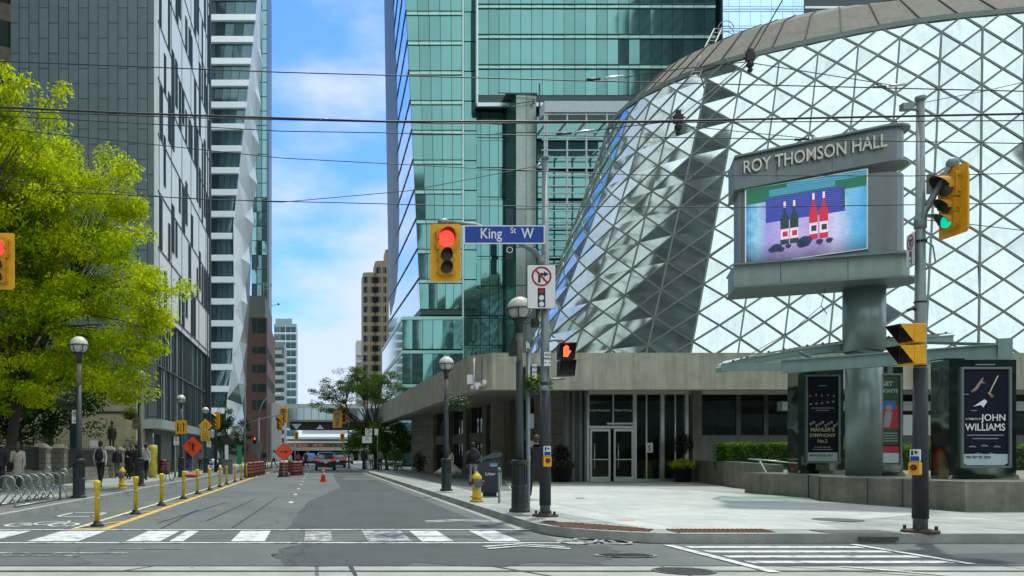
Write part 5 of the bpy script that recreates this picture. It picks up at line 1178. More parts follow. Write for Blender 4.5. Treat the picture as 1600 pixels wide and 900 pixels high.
mb.bb((a+.01,-.02,z0+.3),(b-.01,-.013,z0+.47),2); mb.bb((a+.01,-.02,z0+.02),(b-.01,-.013,z0+.29),1); build('poster_print', mb, [greenp, pale, redp, bluep, skin_p, grey_p], ps)
t, ps, a, b, z0, z1 = posterbox('large mirrored poster case with a dark conductor poster at the right edge', 1483, 1588, 750, 562, 18.7, .0, 0)
mb = MB(); m_ = (a+b)/2; text(mb, 'A TRIBUTE TO', a+.08, z0+1.07, .06, -.014, 4, align='LEFT'); text(mb, 'JOHN', b-.05, z0+1.05, .22, -.014, 4, align='RIGHT'); text(mb, 'WILLIAMS', m_, z0+.82, .235, -.014, 4, sx=.9)
for z, w_ in ((.70,.85),(.62,.6),(2.35,.45),(2.28,.55)): mb.bb((m_-w_/2,-.016,z0+z),(m_+w_/2,-.012,z0+z+.022), 1)
for x, z in ((.22,.45),(.48,.47),(.76,.45),(.35,.28),(.64,.28)): mb.disc((a+x*(b-a)/1.0*.98, z0+z), .028, -.016, -.012, 10, 1); mb.bb((a+x*(b-a)-.08,-.016,z0+z-.02),(a+x*(b-a)+.08,-.012,z0+z+.005), 1)
# conductor: hands, baton, face and collar
mb.xz([(m_+.28,z0+2.1),(m_+.31,z0+2.1),(m_+.10,z0+1.68),(m_+.08,z0+1.69)], -.018, -.013, 0)
mb.tube([(m_-.33,-.016,z0+1.72),(m_-.22,-.016,z0+1.8),(m_-.12,-.016,z0+1.95),(m_-.05,-.016,z0+2.05)], [.03,.035,.03,.012], 6, 3)
for k in range(3): mb.tube([(m_-.12,-.016,z0+1.93),(m_-.06+.03*k,-.016,z0+1.97-.02*k)], [.012,.008], 5, 3)
mb.tube([(m_+.16,-.016,z0+1.60),(m_+.09,-.016,z0+1.68),(m_+.05,-.016,z0+1.70)], [.035,.03,.012], 6, 3)
mb.xz([(m_-.28,z0+1.38),(m_-.02,z0+1.55),(m_+.05,z0+1.50),(m_-.05,z0+1.36),(m_-.1,z0+1.42)], -.017, -.013, 4)
mb.bb((a+.05,-.015,z0+1.66),(a+.16,-.012,z0+1.675),1); mb.bb((a+.2,-.015,z0+1.28),(a+.34,-.012,z0+1.295),1)
mb.add([(a+.01,-.018,z0+.06),(a+.1,-.018,z0+.01),(b-.1,-.018,z0+.01),(b-.01,-.018,z0+.06),(b-.01,-.018,z0+.27),(a+.01,-.018,z0+.27)], [tuple(range(6))], 2)
build('poster_print', mb, [gold, grey_p, pale, skin_p, white_s], ps)
mb = MB(); text(mb, 'FRI SEP 29, 2023', a+.08, z0+.17, .085, -.024, align='LEFT'); build('date_line', mb, black_s, ps)
# slim mirrored pylon between the cases
py2 = thing('mirrored_pylon', 'narrow mirrored steel pylon left of the large poster case', 'pylon', (Xa(1480,19.6),19.6,.78)); mb = MB(); mb.box((0,0,1.45),(.52,.4,2.9),.15); mb.bb((-.26,-.22,2.9),(.26,.22,2.93)); build('pylon', mb, mirror, py2)
py3 = thing('mirrored_pylon', 'narrow mirrored steel pylon behind the round column', 'pylon', (Xa(1368,22.9),22.9,.78)); mb = MB(); mb.box((.05,.3,1.6),(.5,.4,3.2),-.1); mb.bb((-.22,.1,3.2),(.3,.5,3.23)); build('pylon', mb, mirror, py3)
# ================================================================== STREET LAMPS
def make_lamp(loc, label):
    t = thing('street_lamp', label, 'street lamp', loc, 0, 'globe street lamps along both sidewalks')
    mb = MB(); mb.lathe((0,0,0), [(.215,0),(.215,.06),(.172,.08),(.168,.50)], 8, rot=R(22.5), sm=False); mb.lathe((0,0,0), [(.18,.50),(.185,.55),(.158,.57),(.150,1.0),(.19,1.03),(.19,1.09),(.11,1.12)], 8, rot=R(22.5), sm=False)
    for k in range(8):
        for q in (-.035,.035):
            a = R(45*k); x, y = .147*math.cos(a)-q*math.sin(a), .147*math.sin(a)+q*math.cos(a); mb.box((x,y,.79), (.028,.02,.38), a)
        for i in range(3):
            for j in range(2): a = R(45*k); q = (i-1)*.038; r = .158; mb.box((r*math.cos(a)-q*math.sin(a), r*math.sin(a)+q*math.cos(a), .20+.10*j+.04), (.012,.017,.017), a, 1)
    build('base', mb, [lampgrey, black], t)
    mb = MB(); mb.lathe((0,0,0), [(.092,1.1),(.084,1.5),(.074,3.2)], 12); build('shaft', mb, mat('lamp_shaft', (.035,.048,.052), .55, .1, var=.3, vs=30, bump=.5, bs=70), t)
    mb = MB(); mb.lathe((0,0,0), [(.068,3.2),(.062,3.86)], 12); build('column_top', mb, lampcon, t)
    mb = MB(); mb.lathe((0,0,0), [(.075,3.82),(.08,4.0),(.10,4.03),(.12,4.08),(.18,4.12)], 14); mb.tube([(.275*math.cos(R(a)), .275*math.sin(R(a)), 4.33) for a in range(0,361,20)], .014, 5, cap=False)
    for k in range(6):
        a = R(60*k+10); mb.tube([((.272*math.cos(R(e)))*math.cos(a), (.272*math.cos(R(e)))*math.sin(a), 4.33+.272*math.sin(R(e))) for e in (-60,-45,-30,-15,0)], .012, 4)
    build('collar', mb, lampgrey, t)
    mb = MB(); mb.sph((0,0,4.33), .258, 20, 8, 0, 0, 1); build('globe_top', mb, globe_m, t); mb = MB(); mb.sph((0,0,4.33), .255, 20, 8, 0, -.9, 0); build('globe_bottom', mb, globe_lo, t)
    return t
lp = make_lamp((4.32,17.05,.15), 'tall globe street lamp nearest the viewer, left of the crossing sign pole')
LAMPS = [((4.42,27.3,.15),'globe street lamp with a flower basket beside the canopy corner'), ((4.2,71,.15),'tiny far globe street lamp under the street tree on the right'),
         ((-6.75,22.7,.15),'globe street lamp in front of the big tree near the bike rack'), ((-7.0,31.6,.15),'globe street lamp half hidden by the tree edge near the statue'),
         ((-7.55,44.5,.15),'globe street lamp above the yellow square lane sign'), ((-7.75,55.7,.15),'globe street lamp behind the yellow diamond sign')]
for l, lab in LAMPS: c = copy_tree(lp); c.location = l; c['label'] = lab
def basket(loc, label, arm, seed, mb_col):
    t = thing('hanging_basket', label, 'flower basket', loc, 0, 'flower baskets on the lamps'); mb = MB(); mb.lathe((0,0,-.28), [(.08,0),(.2,.08),(.25,.28)], 12); build('pot', mb, mat('basket_pot', (.03,.035,.03), .8), t)
    mb = MB(); mb.tube([(0,0,.0),(0,0,.25),(arm,0,.30)], .015, 5); build('bracket', mb, black, t)
    q = rng.normal(0,1,(700,3)); q /= np.linalg.norm(q,axis=1)[:,None]; q *= (rng.random(700)**.4)[:,None]*np.array([.38,.38,.24]); q[:,2] -= .15*(q[:,0]**2+q[:,1]**2)/.1*.3
    leaves('foliage', q+np.array(loc), .09, lf_g if mb_col else lf_d, t, loc, .3)
    leaves('flowers', q[:160]*1.05+np.array(loc)+np.array([0,0,.04]), .07, MT_fl[seed % 3], t, loc, .0)
MT_fl = [leafmat('flower_pink', (.4,.25,.28), .2, .4), leafmat('flower_orange', (.5,.25,.08), .2, .4), leafmat('flower_white', (.5,.5,.42), .2, .3)]
basket((4.86,27.3,3.15), 'flower basket with pale blossoms hanging right of the second lamp', -.42, 2, 0)
basket((4.70,17.25,2.95), 'leafy hanging basket behind the nearest lamp shaft', -.36, 1, 1)
basket((-7.15,22.9,2.95), 'dark hanging basket left of the lamp by the bike rack', .38, 0, 0)
basket((-7.4,31.8,3.05), 'hanging basket left of the lamp near the statue', .36, 1, 1)

# ================================================================== TRAFFIC SIGNALS
def signal(loc, rz, label, lit=0, board=True, scale=1.0, group=None, cond=True):
    t = thing('traffic_signal', label, 'traffic light', loc, rz, group); t.scale = (scale,)*3
    mb = MB()
    if board: mb.xz(rrect(-.30,-.565,.30,.565,.05), .0, .02); build('backboard', mb, yellow, t)
    mb = MB(); mb.xz(rrect(-.19,.05,.19,.45,.03), -.10, .0); mb.xz(rrect(-.15,-.20,.15,.045,.02), -.10, .0); mb.xz(rrect(-.15,-.45,.15,-.205,.02), -.10, .0)
    for sx in (-.2,.2):
        for z in (.12,.38): mb.box((sx,-.05,z),(.04,.05,.03))
    for sx in (-.165,.165):
        for z in (-.13,-.4): mb.box((sx,-.05,z),(.04,.05,.03))
    mb.box((0,.09,0),(.28,.14,.9)); build('housing', mb, [yellow_in], t)
    for k, (z, r) in enumerate(((.25,.155),(-.08,.105),(-.325,.105))):
        mb = MB(); mb.disc((0,z), r, -.125, -.10, 20); build('lens', mb, (red_l, None, green_l)[k] if (k == lit and k != 1) else lens_off, t)
        mb = MB(); n = 12; vs = []
        for i in range(n+1):
            a = R(-20+220*i/n); vs += [((r+.012)*math.cos(a), -.10, z+(r+.012)*math.sin(a)), ((r+.012)*math.cos(a), -.10-(.26 if r > .12 else .2)*(.35+.65*max(0,math.sin(a))), z+(r+.012)*math.sin(a)-.0)]
        fs = [(2*i,2*i+2,2*i+3,2*i+1) for i in range(n)]; mb.add(vs, fs, 0, True)
        vs2 = [((x*(1-.012/r)), y, z+(zz-z)*(1-.012/r)) for x, y, zz in vs]; mb.add(vs2, [tuple(reversed(f)) for f in fs], 1, True); build('visor', mb, [yellow_in, visor_in], t)
    return t
def walk_signal(loc, rz, label, lit=True, body=yellow):
    t = thing('pedestrian_signal', label, 'walk signal', loc, rz)
    for k, z in enumerate((.16,-.17)):
        mb = MB(); mb.xz(rrect(-.16,z-.15,.16,z+.15,.02), -.02, .16); build('section', mb, body, t)
        mb = MB(); mb.add([(-.15,-.02,z+.14),(.15,-.02,z+.14),(.15,-.26,z+.14),(-.15,-.26,z+.14),(-.15,-.02,z-.14),(.15,-.02,z-.14)], [(0,1,2,3),(0,3,4),(1,5,2)], 0); mb.add([(-.145,-.021,z+.135),(.145,-.021,z+.135),(.145,-.255,z+.135),(-.145,-.255,z+.135),(-.145,-.021,z-.135),(.145,-.021,z-.135)], [(3,2,1,0),(4,3,0),(2,5,1)], 1); build('visor', mb, [body, visor_in], t)
        mb = MB(); mb.xz(rrect(-.13,z-.12,.13,z+.12,.01), -.03, -.02)
        build('screen', mb, visor_in, t)
        if lit and k == 0:
            mb = MB(); mb.xz([(-.06,z-.10),(.02,z-.11),(.055,z-.04),(.085,z+.0),(.06,z+.02),(.04,z),(.04,z+.09),(.02,z+.10),(.01,z+.11),(-.01,z+.12),(-.03,z+.10),(-.05,z+.09),(-.06,z+.05)], -.037, -.031); build('hand_symbol', mb, hand_l, t)
    return t
def pole(name, label, loc, z1, zw, r0, r1, rw=None, plate=True, cat='pole', group=None):
    t = thing(name, label, cat, loc, 0, group); h = z1-loc[2]; zw_ = zw-loc[2]; rr = r0+(r1-r0)*zw_/h if h else r0
    if zw_ > .3:
        mb = MB(); mb.lathe((0,0,0), [(r0+.012,.22),(rr+.012,zw_)], 16); build('sleeve', mb, black_wrap, t)
    mb = MB(); mb.lathe((0,0,0), [(r0,.0),(rr,zw_),(r1,h)], 16); mb.lathe((0,0,h),[(r1+.02,0),(r1+.02,.06),(.01,.08)],12); build('shaft', mb, steel, t)
    if plate:
        mb = MB(); mb.lathe((0,0,0), [(r0+.16,0),(r0+.15,.04),(r0+.03,.06)], 12)
        for k in range(4): a = R(45+90*k); mb.cyl(((r0+.10)*math.cos(a),(r0+.10)*math.sin(a),.03),((r0+.10)*math.cos(a),(r0+.10)*math.sin(a),.11),.025,n=6)
        build('base_plate', mb, mat('rusty_iron', (.07,.05,.04), .8, .3, var=.3, vs=12), t)
    return t
cp = pole('signal_pole', 'grey traffic signal pole carrying the street name sign, black sleeved below', (4.51,15.8,.15), 7.2, 2.8, .10, .062)
mb = MB(); PZ = lambda px, py, Y=15.8: Wp(px,py,Y)-Vector((4.51,15.8,.15))
mb.tube([PZ(846,408),PZ(835,392),PZ(800,374),PZ(770,360),PZ(742,351),PZ(700,347)], [.05,.05,.045,.04,.035,.035], 8); mb.sph(PZ(693,347), .09, 10, 6, sc=(1.4,1,.8)); mb.lathe(PZ(846,410), [(.085,-.12),(.085,.12)], 12); build('mast_arm', mb, steel, cp)
mb = MB(); mb.lathe(PZ(851,607), [(.105,-.05),(.105,.05)], 12); mb.tube([PZ(848,535),PZ(866,531),PZ(880,533)], .03, 6); mb.tube([PZ(850,592),PZ(870,593),PZ(882,591)], .03, 6); mb.tube([PZ(846,255),PZ(836,262)], .03, 6)
build_split('bracket', mb, steel, cp)
sg0 = signal(Wp(696,395,15.7), 0, 'red traffic light on its yellow board beside the blue street name sign', 0)
sn = thing('street_sign', 'blue street name sign with white letters hanging from the mast arm', 'street sign', Wp(788,366.5,15.55))
mb = MB(); mb.xz(rrect(-.79,-.18,.79,.18,.02), 0, .02); build('border', mb, white_s, sn); mb = MB(); mb.xz(rrect(-.765,-.157,.765,.157,.01), -.004, -.001); build('face', mb, blue_sign, sn)
mb = MB(); text(mb, 'King', -.26, -.075, .29, -.006, sx=.82); text(mb, 'St', .17, .03, .16, -.006, sx=.85); text(mb, 'W', .45, -.075, .29, -.006, sx=.78)
for v_ in range(2): pass
build('lettering', mb, white_s, sn)
mb = MB(); mb.cyl((-.1,.03,.12),(-.1,.25,.12),.015,n=5); mb.cyl((.45,.03,-.1),(.45,.2,-.12),.015,n=5); build('clamp', mb, alu, sn)
def no_turn(loc, rz, label, s=1.0):
    t = thing('no_turn_sign', label, 'road sign', loc, rz); mb = MB(); mb.xz(rrect(-.28*s,-.43*s,.28*s,.43*s,.03), 0, .012); build('edge', mb, black_s, t); mb = MB(); mb.xz(rrect(-.272*s,-.422*s,.272*s,.422*s,.03), -.003, 0); build('face', mb, white_s, t)
    mb = MB(); mb.disc((0,.2*s), .195*s, -.008, -.0035, 28, 0, .16*s); a = R(45)
    mb.xz([(-.135*s,.32*s),(-.11*s,.345*s),(.135*s,.08*s),(.11*s,.055*s)], -.012, -.0085); build('red_circle', mb, red_s, t)
    mb = MB(); mb.xz([(-.065*s,.08*s),(-.02*s,.08*s),(-.02*s,.22*s),(.05*s,.22*s),(.05*s,.19*s),(.14*s,.245*s),(.05*s,.30*s),(.05*s,.265*s),(-.065*s,.265*s)], -.007, -.0035); mb.xz(rrect(-.075*s,-.40*s,.075*s,-.025*s,.01), -.006, -.0035); build('arrow', mb, black_s, t)
    for k, m in enumerate((red_s, white_s, white_s)):
        mb = MB(); mb.disc((0,(-.09-.125*k)*s), .05*s, -.010, -.0065, 18); build('pictured_light', mb, m, t)
no_turn(Wp(846,448,15.62), 0, 'white no right turn on red sign below the street name sign')
no_turn(Vector((9.25,12.46,4.55)), R(-108), 'small no turn sign seen edge-on on the right pole', .6)
walk_signal(Wp(885,562,15.6), R(-8), 'dark pedestrian signal with a lit orange hand by the sign pole', True, mat('dark_housing', (.03,.03,.028), .5))
def small_sign(loc, w_, h_, label, draw=None, rz=0, name='parking_sign', face=white_s, cat='road sign', border=black_s):
    t = thing(name, label, cat, loc, rz); mb = MB(); mb.xz(rrect(-w_/2,-h_/2,w_/2,h_/2,min(w_,h_)*.08), 0, .012); build('edge', mb, border, t)
    mb = MB(); mb.xz(rrect(-w_/2+.008,-h_/2+.008,w_/2-.008,h_/2-.008,min(w_,h_)*.07), -.004, 0); build('face', mb, face, t)
    if draw: draw(t, w_, h_)
    return t
def dr_nopark(t, w_, h_):
    mb = MB(); text(mb, 'NO', 0, h_*.2, h_*.24, -.008); text(mb, 'PARKING', 0, -.01, h_*.17, -.008, sx=.72); mb.xz([(-.06,-.07),(-.03,-.05),(-.03,-.09)], -.008, -.005); mb.xz([(.06,-.07),(.03,-.05),(.03,-.09)], -.008, -.005); build('lettering', mb, black_s, t)
def dr_circle(t, w_, h_):
    mb = MB(); r = w_*.36; mb.disc((0,h_*.18), r, -.008, -.005, 18, 0, r*.75); mb.xz([(-r*.7,h_*.18+r*.6),(-r*.5,h_*.18+r*.7),(r*.7,h_*.18-r*.6),(r*.5,h_*.18-r*.7)], -.012, -.009); build('red_circle', mb, red_s, t)
    mb = MB(); text(mb, 'P', 0, h_*.1, r*1.3, -.007); mb.bb((-w_*.3,-.008,-h_*.28),(w_*.3,-.005,-h_*.24)); mb.bb((-w_*.3,-.008,-h_*.36),(w_*.2,-.005,-h_*.33)); build('lettering', mb, black_s, t)
small_sign(Wp(855.5,561,15.55), .155, .29, 'small white no parking sign with two arrows on the sign pole', dr_nopark)
tp = pole('sign_post', 'thin grey-green sign post right of the nearest lamp', (Xa(825,17.2),17.2,.15), 3.6, .2, .045, .045, plate=False)
small_sign(Wp(835,580,17.0), .12, .33, 'narrow white sign on the thin post behind the lamp', lambda t,w_,h_: build('lettering', (lambda m: (text(m,'NO',0,.06,.07,-.008), text(m,'STOP',0,-.04,.05,-.008), m)[-1])(MB()), black_s, t))
cbx = thing('control_box', 'dark control box strapped behind the thin sign post', 'box', Wp(832,590,17.35)); mb = MB(); mb.xz(rrect(-.2,-.25,.2,.25,.05), 0, .2); build('box', mb, black, cbx)
wtag = thing('sign_tag', 'small white pointed tag on top of the thin sign post', 'tag', Wp(825,540,17.15)); mb = MB(); mb.xz([(-.04,-.12),(.04,-.12),(.04,.04),(-.04,.10)], 0, .01); build('plate', mb, white_s, wtag)
spk = thing('crossing_speaker', 'small dark speaker box on the side of the nearest lamp', 'speaker', Wp(802,545,17.1)); mb = MB(); mb.xz(rrect(-.08,-.16,.08,.16,.03), -.08, .08); mb.box((0,0,.2),(.06,.06,.1)); build('box', mb, black, spk)
# square dark camera box beside the signal pole
cb2 = thing('camera_box', 'small square dark box with a lens on the signal pole below the no turn sign', 'camera', Wp(836,505,15.7)); mb = MB(); mb.box((0,0,0),(.12,.1,.17),.2); build('box', mb, black, cb2); mb = MB(); mb.disc((0,0),.03,-.07,-.05,12); build('lens', mb, lens_off, cb2)
def button(loc, rz, label):
    t = thing('crossing_button', label, 'push button', loc, rz); mb = MB(); mb.xz(rrect(-.075,-.2,.075,.0,.02), -.06, .02); build('box', mb, yellow, t); mb = MB(); mb.disc((0,-.08),.045,-.08,-.06,14); build('button', mb, black_s, t); mb = MB(); mb.disc((0,-.08),.022,-.085,-.08,12); build('button_dot', mb, red_s, t)
    mb = MB(); mb.xz(rrect(-.07,.01,.07,.2,.02), -.03, 0); build('plate', mb, white_s, t); mb = MB(); mb.bb((-.06,-.036,.02),(.06,-.031,.09)); build('blue_field', mb, blue_sign, t); mb = MB(); mb.xz([(.0,.12),(.0,.18),(.05,.15)], -.036, -.031); mb.xz([(-.05,.11),(-.02,.11),(-.02,.18),(-.05,.18)], -.036, -.031); build('arrow', mb, black_s, t)
button(Wp(854.5,713,15.6), 0, 'yellow crossing button box on the black sleeve of the sign pole')
button(Vector((9.27,12.38,1.25)), R(-62), 'yellow crossing button box on the left side of the right pole')
# right pole
rp = pole('signal_pole', 'tall grey signal pole in front of the marquee, black sleeved below', (9.43,12.5,.15), 6.9, 2.72, .10, .055)
mb = MB(); o0 = Vector((9.43,12.5,.15)); q = [Vector((9.43,12.5,5.05)), Vector((9.50,12.42,5.25)), Vector((9.70,12.32,5.72)), Vector((9.76,12.28,5.84))]
mb.tube([p-o0 for p in q], [.055,.05,.045,.04], 8); mb.tube([Vector((9.43,12.5,4.9))-o0, Vector((9.4,12.35,5.2))-o0], .03, 6); mb.lathe(Vector((0,0,5.0-.15)), [(.085,-.1),(.085,.1)], 12); mb.sph(Vector((9.76,12.28,5.84))-o0, .09, 8, 6); mb.cyl((0,0,5.1-.15),(.25,0,5.1-.15),.03,n=6); mb.tube([(0,0,4.6),(.12,-.1,4.45),(.16,-.1,4.2),(.08,0,4.1)],.012,4); build('mast_arm', mb, steel, rp)
mb = MB(); mb.cyl((-.02,0,6.6),(-.22,-.05,6.6),.025,n=6); mb.box((-.26,-.06,6.62),(.16,.1,.1)); mb.box((.17,0,5.45),(.08,.1,.3)); build_split('camera', mb, steel, rp)
mb = MB(); mb.tube([(0,0,3.45),(-.12,0,3.5),(-.2,0,3.47)],.025,6); mb.tube([(0,0,2.7),(-.12,0,2.68),(-.2,0,2.72)],.025,6)
for z in (2.9,3.6,4.55,2.6): mb.lathe((0,0,z), [(.09,-.012),(.09,.012)], 14)
build_split('bracket', mb, black, rp)
signal(Vector((9.74,12.25,5.24)), R(-90), 'green traffic light with deep visors on the right pole arm', 2, scale=.93)
walk_signal(Vector((9.20,12.45,3.08)), R(-86), 'yellow two-part pedestrian signal seen from the side on the right pole', False)
# left signal on an arm from a pole out of frame
lpole = pole('signal_pole', 'signal pole at the left corner whose arm holds the left red light', (-9.2,16.2,.15), 7.0, 2.7, .13, .08)
mb = MB(); mb.tube([(0,0,5.0),(.6,0,5.35),(1.5,-.1,5.6),(2.78,-.1,5.68)], [.05,.045,.04,.035], 8); build('mast_arm', mb, steel, lpole)
signal(Vector((Xa(-1,16),16,5.24)), 0, 'red traffic light cut off by the left edge of the picture', 0)
# ================================================================== WIRES
def wire(label, pts, Y, r=.009, sag=0, cat='cable', name='overhead_wire', m=None):
    pp = []; 
    for i, (a, b) in enumerate(zip(pts, pts[1:])):
        for k in range(10): t = k/10; px = a[0]+(b[0]-a[0])*t; py = a[1]+(b[1]-a[1])*t+sag*4*t*(1-t); YY = (a[2]+(b[2]-a[2])*t) if len(a) > 2 else Y; pp.append(Wp(px,py,YY))
    e = pts[-1]; pp.append(Wp(e[0],e[1],e[2] if len(e) > 2 else Y))
    mb = MB(); mb.tube(pp, r, 5); o = build(name, mb, m or wire_m, None, True, pp[0]); return tag(o, label, cat, 'overhead wires over the crossing')
wire('topmost thin wire running level across the whole picture', [(-200,88),(440,113),(900,126),(1700,145)], 10.5, .0075)
wire('thick double wire crossing just under the top of the tree', [(-200,158),(200,177),(600,190),(1000,190),(1700,176)], 9.2, .013)
wire('thinner companion wire right under the thick one', [(-200,166),(300,184),(700,193),(1700,188)], 9.6, .007)
wire('thin wire across the middle of the marquee lettering', [(-200,170),(440,205),(1130,216),(1700,226)], 11, .007)
wire('sagging wire from the tree top across to the right pole', [(-200,172),(60,207),(440,247),(760,264),(1020,274),(1425,275),(1700,268)], 12.4, .007)
wire('lowest level wire crossing the street above the red light', [(-200,285),(0,294),(330,312),(700,321),(1150,324),(1700,316)], 13, .008)
wire('wire rising from the left to the top of the signal pole', [(-200,262,15.0),(0,279,15.2),(260,308,15.4),(440,316,15.6),(640,298,15.7),(846,258,15.8)], 15.8, .008)
wire('span wire slanting down from the top edge to the trolley hanger', [(1240,-30,10),(1172,88,10)], 10, .008)
wire('span wire between the two trolley hangers', [(1172,92,10),(1060,185,9.4)], 10, .007)
wire('span wire going left from the lower hanger', [(1060,188,9.4),(900,207,10.5)], 10, .006)
wire('span wire from the upper hanger left to its insulator', [(1172,96,10),(1060,108,10.2),(975,121,10.4)], 10, .006)
wire('span wire from the upper hanger right towards the pole', [(1172,98,10),(1400,134,11.5)], 10, .006)
wire('wire from the right pole top to the right edge', [(1428,163,12.5),(1540,142,13),(1700,105,14)], 10, .006)
wire('signal cable leaving the right pole towards the right edge', [(1440,343,12.5),(1520,351,12.6),(1700,372,13)], 10, .007)
wire('short wire from the lower hanger towards the right', [(1060,196,9.4),(1260,216,10.6)], 10, .005)
wire('thin guy cable hanging from the marquee base to the canopy tip', [(1291,445,21.9),(1283,478,22.0),(1240,515,22.2),(1175,552,22.5)], 22, .009)
wire('short guy cable from the ring to the canopy roof', [(1283,478,22.0),(1292,490,22.2)], 22, .012)
def hanger(px, py, Y, label):
    t = thing('wire_hanger', label, 'wire hanger', Wp(px,py,Y), 0, 'trolley wire hangers'); mb = MB(); mb.box((0,0,.03),(.10,.05,.10)); mb.box((0,0,.1),(.05,.04,.06)); mb.lathe((0,0,-.10), [(.02,0),(.045,.02),(.045,.05),(.025,.08)], 10); mb.lathe((0,0,-.16), [(.02,0),(.035,.03),(.02,.06)], 10); mb.cyl((-.08,0,.02),(.08,0,.05),.012,n=5); build('clamp', mb, black, t)
hanger(1172,93,10,'black trolley wire hanger at the top centre right'); hanger(1060,190,9.35,'black trolley wire hanger on the thick wire')
def insul(px, py, Y, label, rz=0):
    t = thing('insulator', label, 'insulator', Wp(px,py,Y), 0, 'pale wire insulators'); mb = MB(); mb.tube([(-.28,0,-.02),(-.1,0,-.01)], .016, 6); build('clamp', mb, black, t); mb = MB(); mb.tube([(-.05,0,0),(.2,0,.025)], .018, 6); build('rod', mb, alu, t)
insul(950,122,10.45,'pale insulator on the top wire left of the hall roof'); insul(1395,134,11.5,'pale insulator left of the right pole top'); insul(1275,216,10.6,'pale insulator over the marquee header'); insul(905,207,10.5,'pale insulator in front of the steel screen')

# ================================================================== STREET FURNITURE (right side)
hy = thing('fire_hydrant', 'yellow fire hydrant with a blue-grey cap at the right kerb', 'fire hydrant', (4.16,20.8,.15))
mb = MB(); mb.lathe((0,0,0), [(.17,.0),(.17,.05),(.12,.06),(.115,.10),(.165,.11),(.165,.15),(.115,.16),(.11,.58),(.135,.59),(.135,.62),(.12,.66),(.07,.73),(.035,.75),(.035,.79)], 18); build('barrel', mb, hyd_y, hy)
mb = MB(); mb.disc((0,.47), .10, -.2, -.1, 18); mb.disc((0,.47), .05, -.23, -.2, 8); build('pumper_cap', mb, mat('cap_blue', (.10,.16,.25), .5, .2), hy)
mb = MB(); mb.cyl((-.1,0,.5),(-.2,0,.5),.055,n=12); mb.cyl((-.2,0,.5),(-.22,0,.5),.025,n=6); mb.cyl((.1,0,.5),(.2,0,.5),.055,n=12); build('hose_cap', mb, mat('cap_dark', (.06,.03,.03), .5), hy)
bn = thing('litter_bin', 'large dark grey litter and recycling bin with a slanted lid', 'litter bin', (5.1,23.6,.15), R(-12)); binm = mat('bin_plastic', (.022,.03,.045), .45, var=.15)
mb = MB(); mb.add([(-.27,-.25,.12),(.27,-.25,.12),(.27,.25,.12),(-.27,.25,.12),(-.33,-.3,.78),(.33,-.3,.78),(.33,.3,.78),(-.33,.3,.78)], [(0,3,2,1),(4,5,6,7),(0,1,5,4),(1,2,6,5),(2,3,7,6),(3,0,4,7)]); mb.bb((-.2,-.15,0),(.2,.15,.12)); build('body', mb, binm, bn)
mb = MB(); mb.add([(-.34,-.31,.78),(.34,-.31,.78),(.34,.31,.78),(-.34,.31,.78),(-.32,-.28,1.0),(.30,-.28,1.12),(.30,.28,1.12),(-.32,.28,1.0)], [(4,5,6,7),(0,1,5,4),(1,2,6,5),(2,3,7,6),(3,0,4,7)]); build('hood', mb, binm, bn)
mb = MB(); mb.xz([(-.40,1.03),(.33,1.17),(.36,1.30),(.1,1.29),(-.36,1.08)], -.33, .33); build('lid', mb, mat('bin_lid', (.06,.08,.08), .35), bn)
mb = MB(); mb.bb((.0,-.30,.84),(.22,-.285,.98)); build('sticker', mb, mat('sticker_blue', (.10,.32,.45), .4), bn); mb = MB(); text(mb, 'Litter', .02, .63, .13, -.312, ext=.004); mb.disc((.26,.67),.04,-.318,-.306,12,0,.02); text(mb, 'Toronto', .11, .89, .05, -.304, ext=.004); build('lettering', mb, white_s, bn)
mb = MB(); mb.bb((.33,-.2,.25),(.345,.2,.7)); build('side_plate', mb, alu, bn)
bp_ = pole('small_post', 'short grey post beside the litter bin', (Xa(780,20.2),20.2,.15), .97, .16, .03, .03, plate=False, cat='post')
# planters and pots
def pot(label, loc, r, h, foliage, fl=False, tall=0, name='plant_pot'):
    t = thing(name, label, 'plant pot', loc); mb = MB(); mb.lathe((0,0,0), [(r*.75,0),(r,h),(r*1.06,h),(r*1.06,h-.03+.05),(r*.95,h+.02),(r*.93,h-.05)], 16); build('pot', mb, black, t)
    n = 1300; q = rng.normal(0,1,(n,3)); q /= np.linalg.norm(q,axis=1)[:,None]; q *= (rng.random(n)**.4)[:,None]*np.array([r*1.3,r*1.3,.28]); q[:,2] += h+.08; leaves('foliage', q+np.array(loc), .10, foliage, t, loc, .3)
    if fl: leaves('flowers', q[:200]*np.array([.9,.9,1.05])+np.array(loc), .08, MT_fl[0], t, loc, 0)
    if tall:
        q = rng.normal(0,1,(900,3)); q /= np.linalg.norm(q,axis=1)[:,None]; q *= (rng.random(900)**.4)[:,None]*np.array([.42,.42,.5]); q[:,2] += tall; leaves('crown', q+np.array(loc), .13, MT_dk, t, loc, .2)
        mb = MB(); mb.cyl((0,0,h*.8),(0,0,tall),.025,n=6); build('stem', mb, bark, t)
MT_dk = leafmat('bronze_leaf', (.05,.045,.035), .3, .5)
pot('black flower pot with yellow-green trailing plants right of the entrance doors', (Xa(1067,36.2),36.2,.15), .42, .72, lf_y, True, 1.75)
pot('dark potted shrub in the shade behind the signal pole', (Xa(877,36.5),36.5,.15), .5, .7, lf_d, True, 1.25)
fsg = thing('floor_sign', 'yellow wet floor sign standing behind the entrance glass', 'floor sign', (Xa(1014,38.2),38.2,.18)); mb = MB(); mb.add([(-.2,0,0),(.2,0,0),(.12,.12,.95),(-.12,.12,.95),(-.2,.3,0),(.2,.3,0)], [(0,1,2,3),(4,3,2,5)]); build('board', mb, yel_s, fsg)

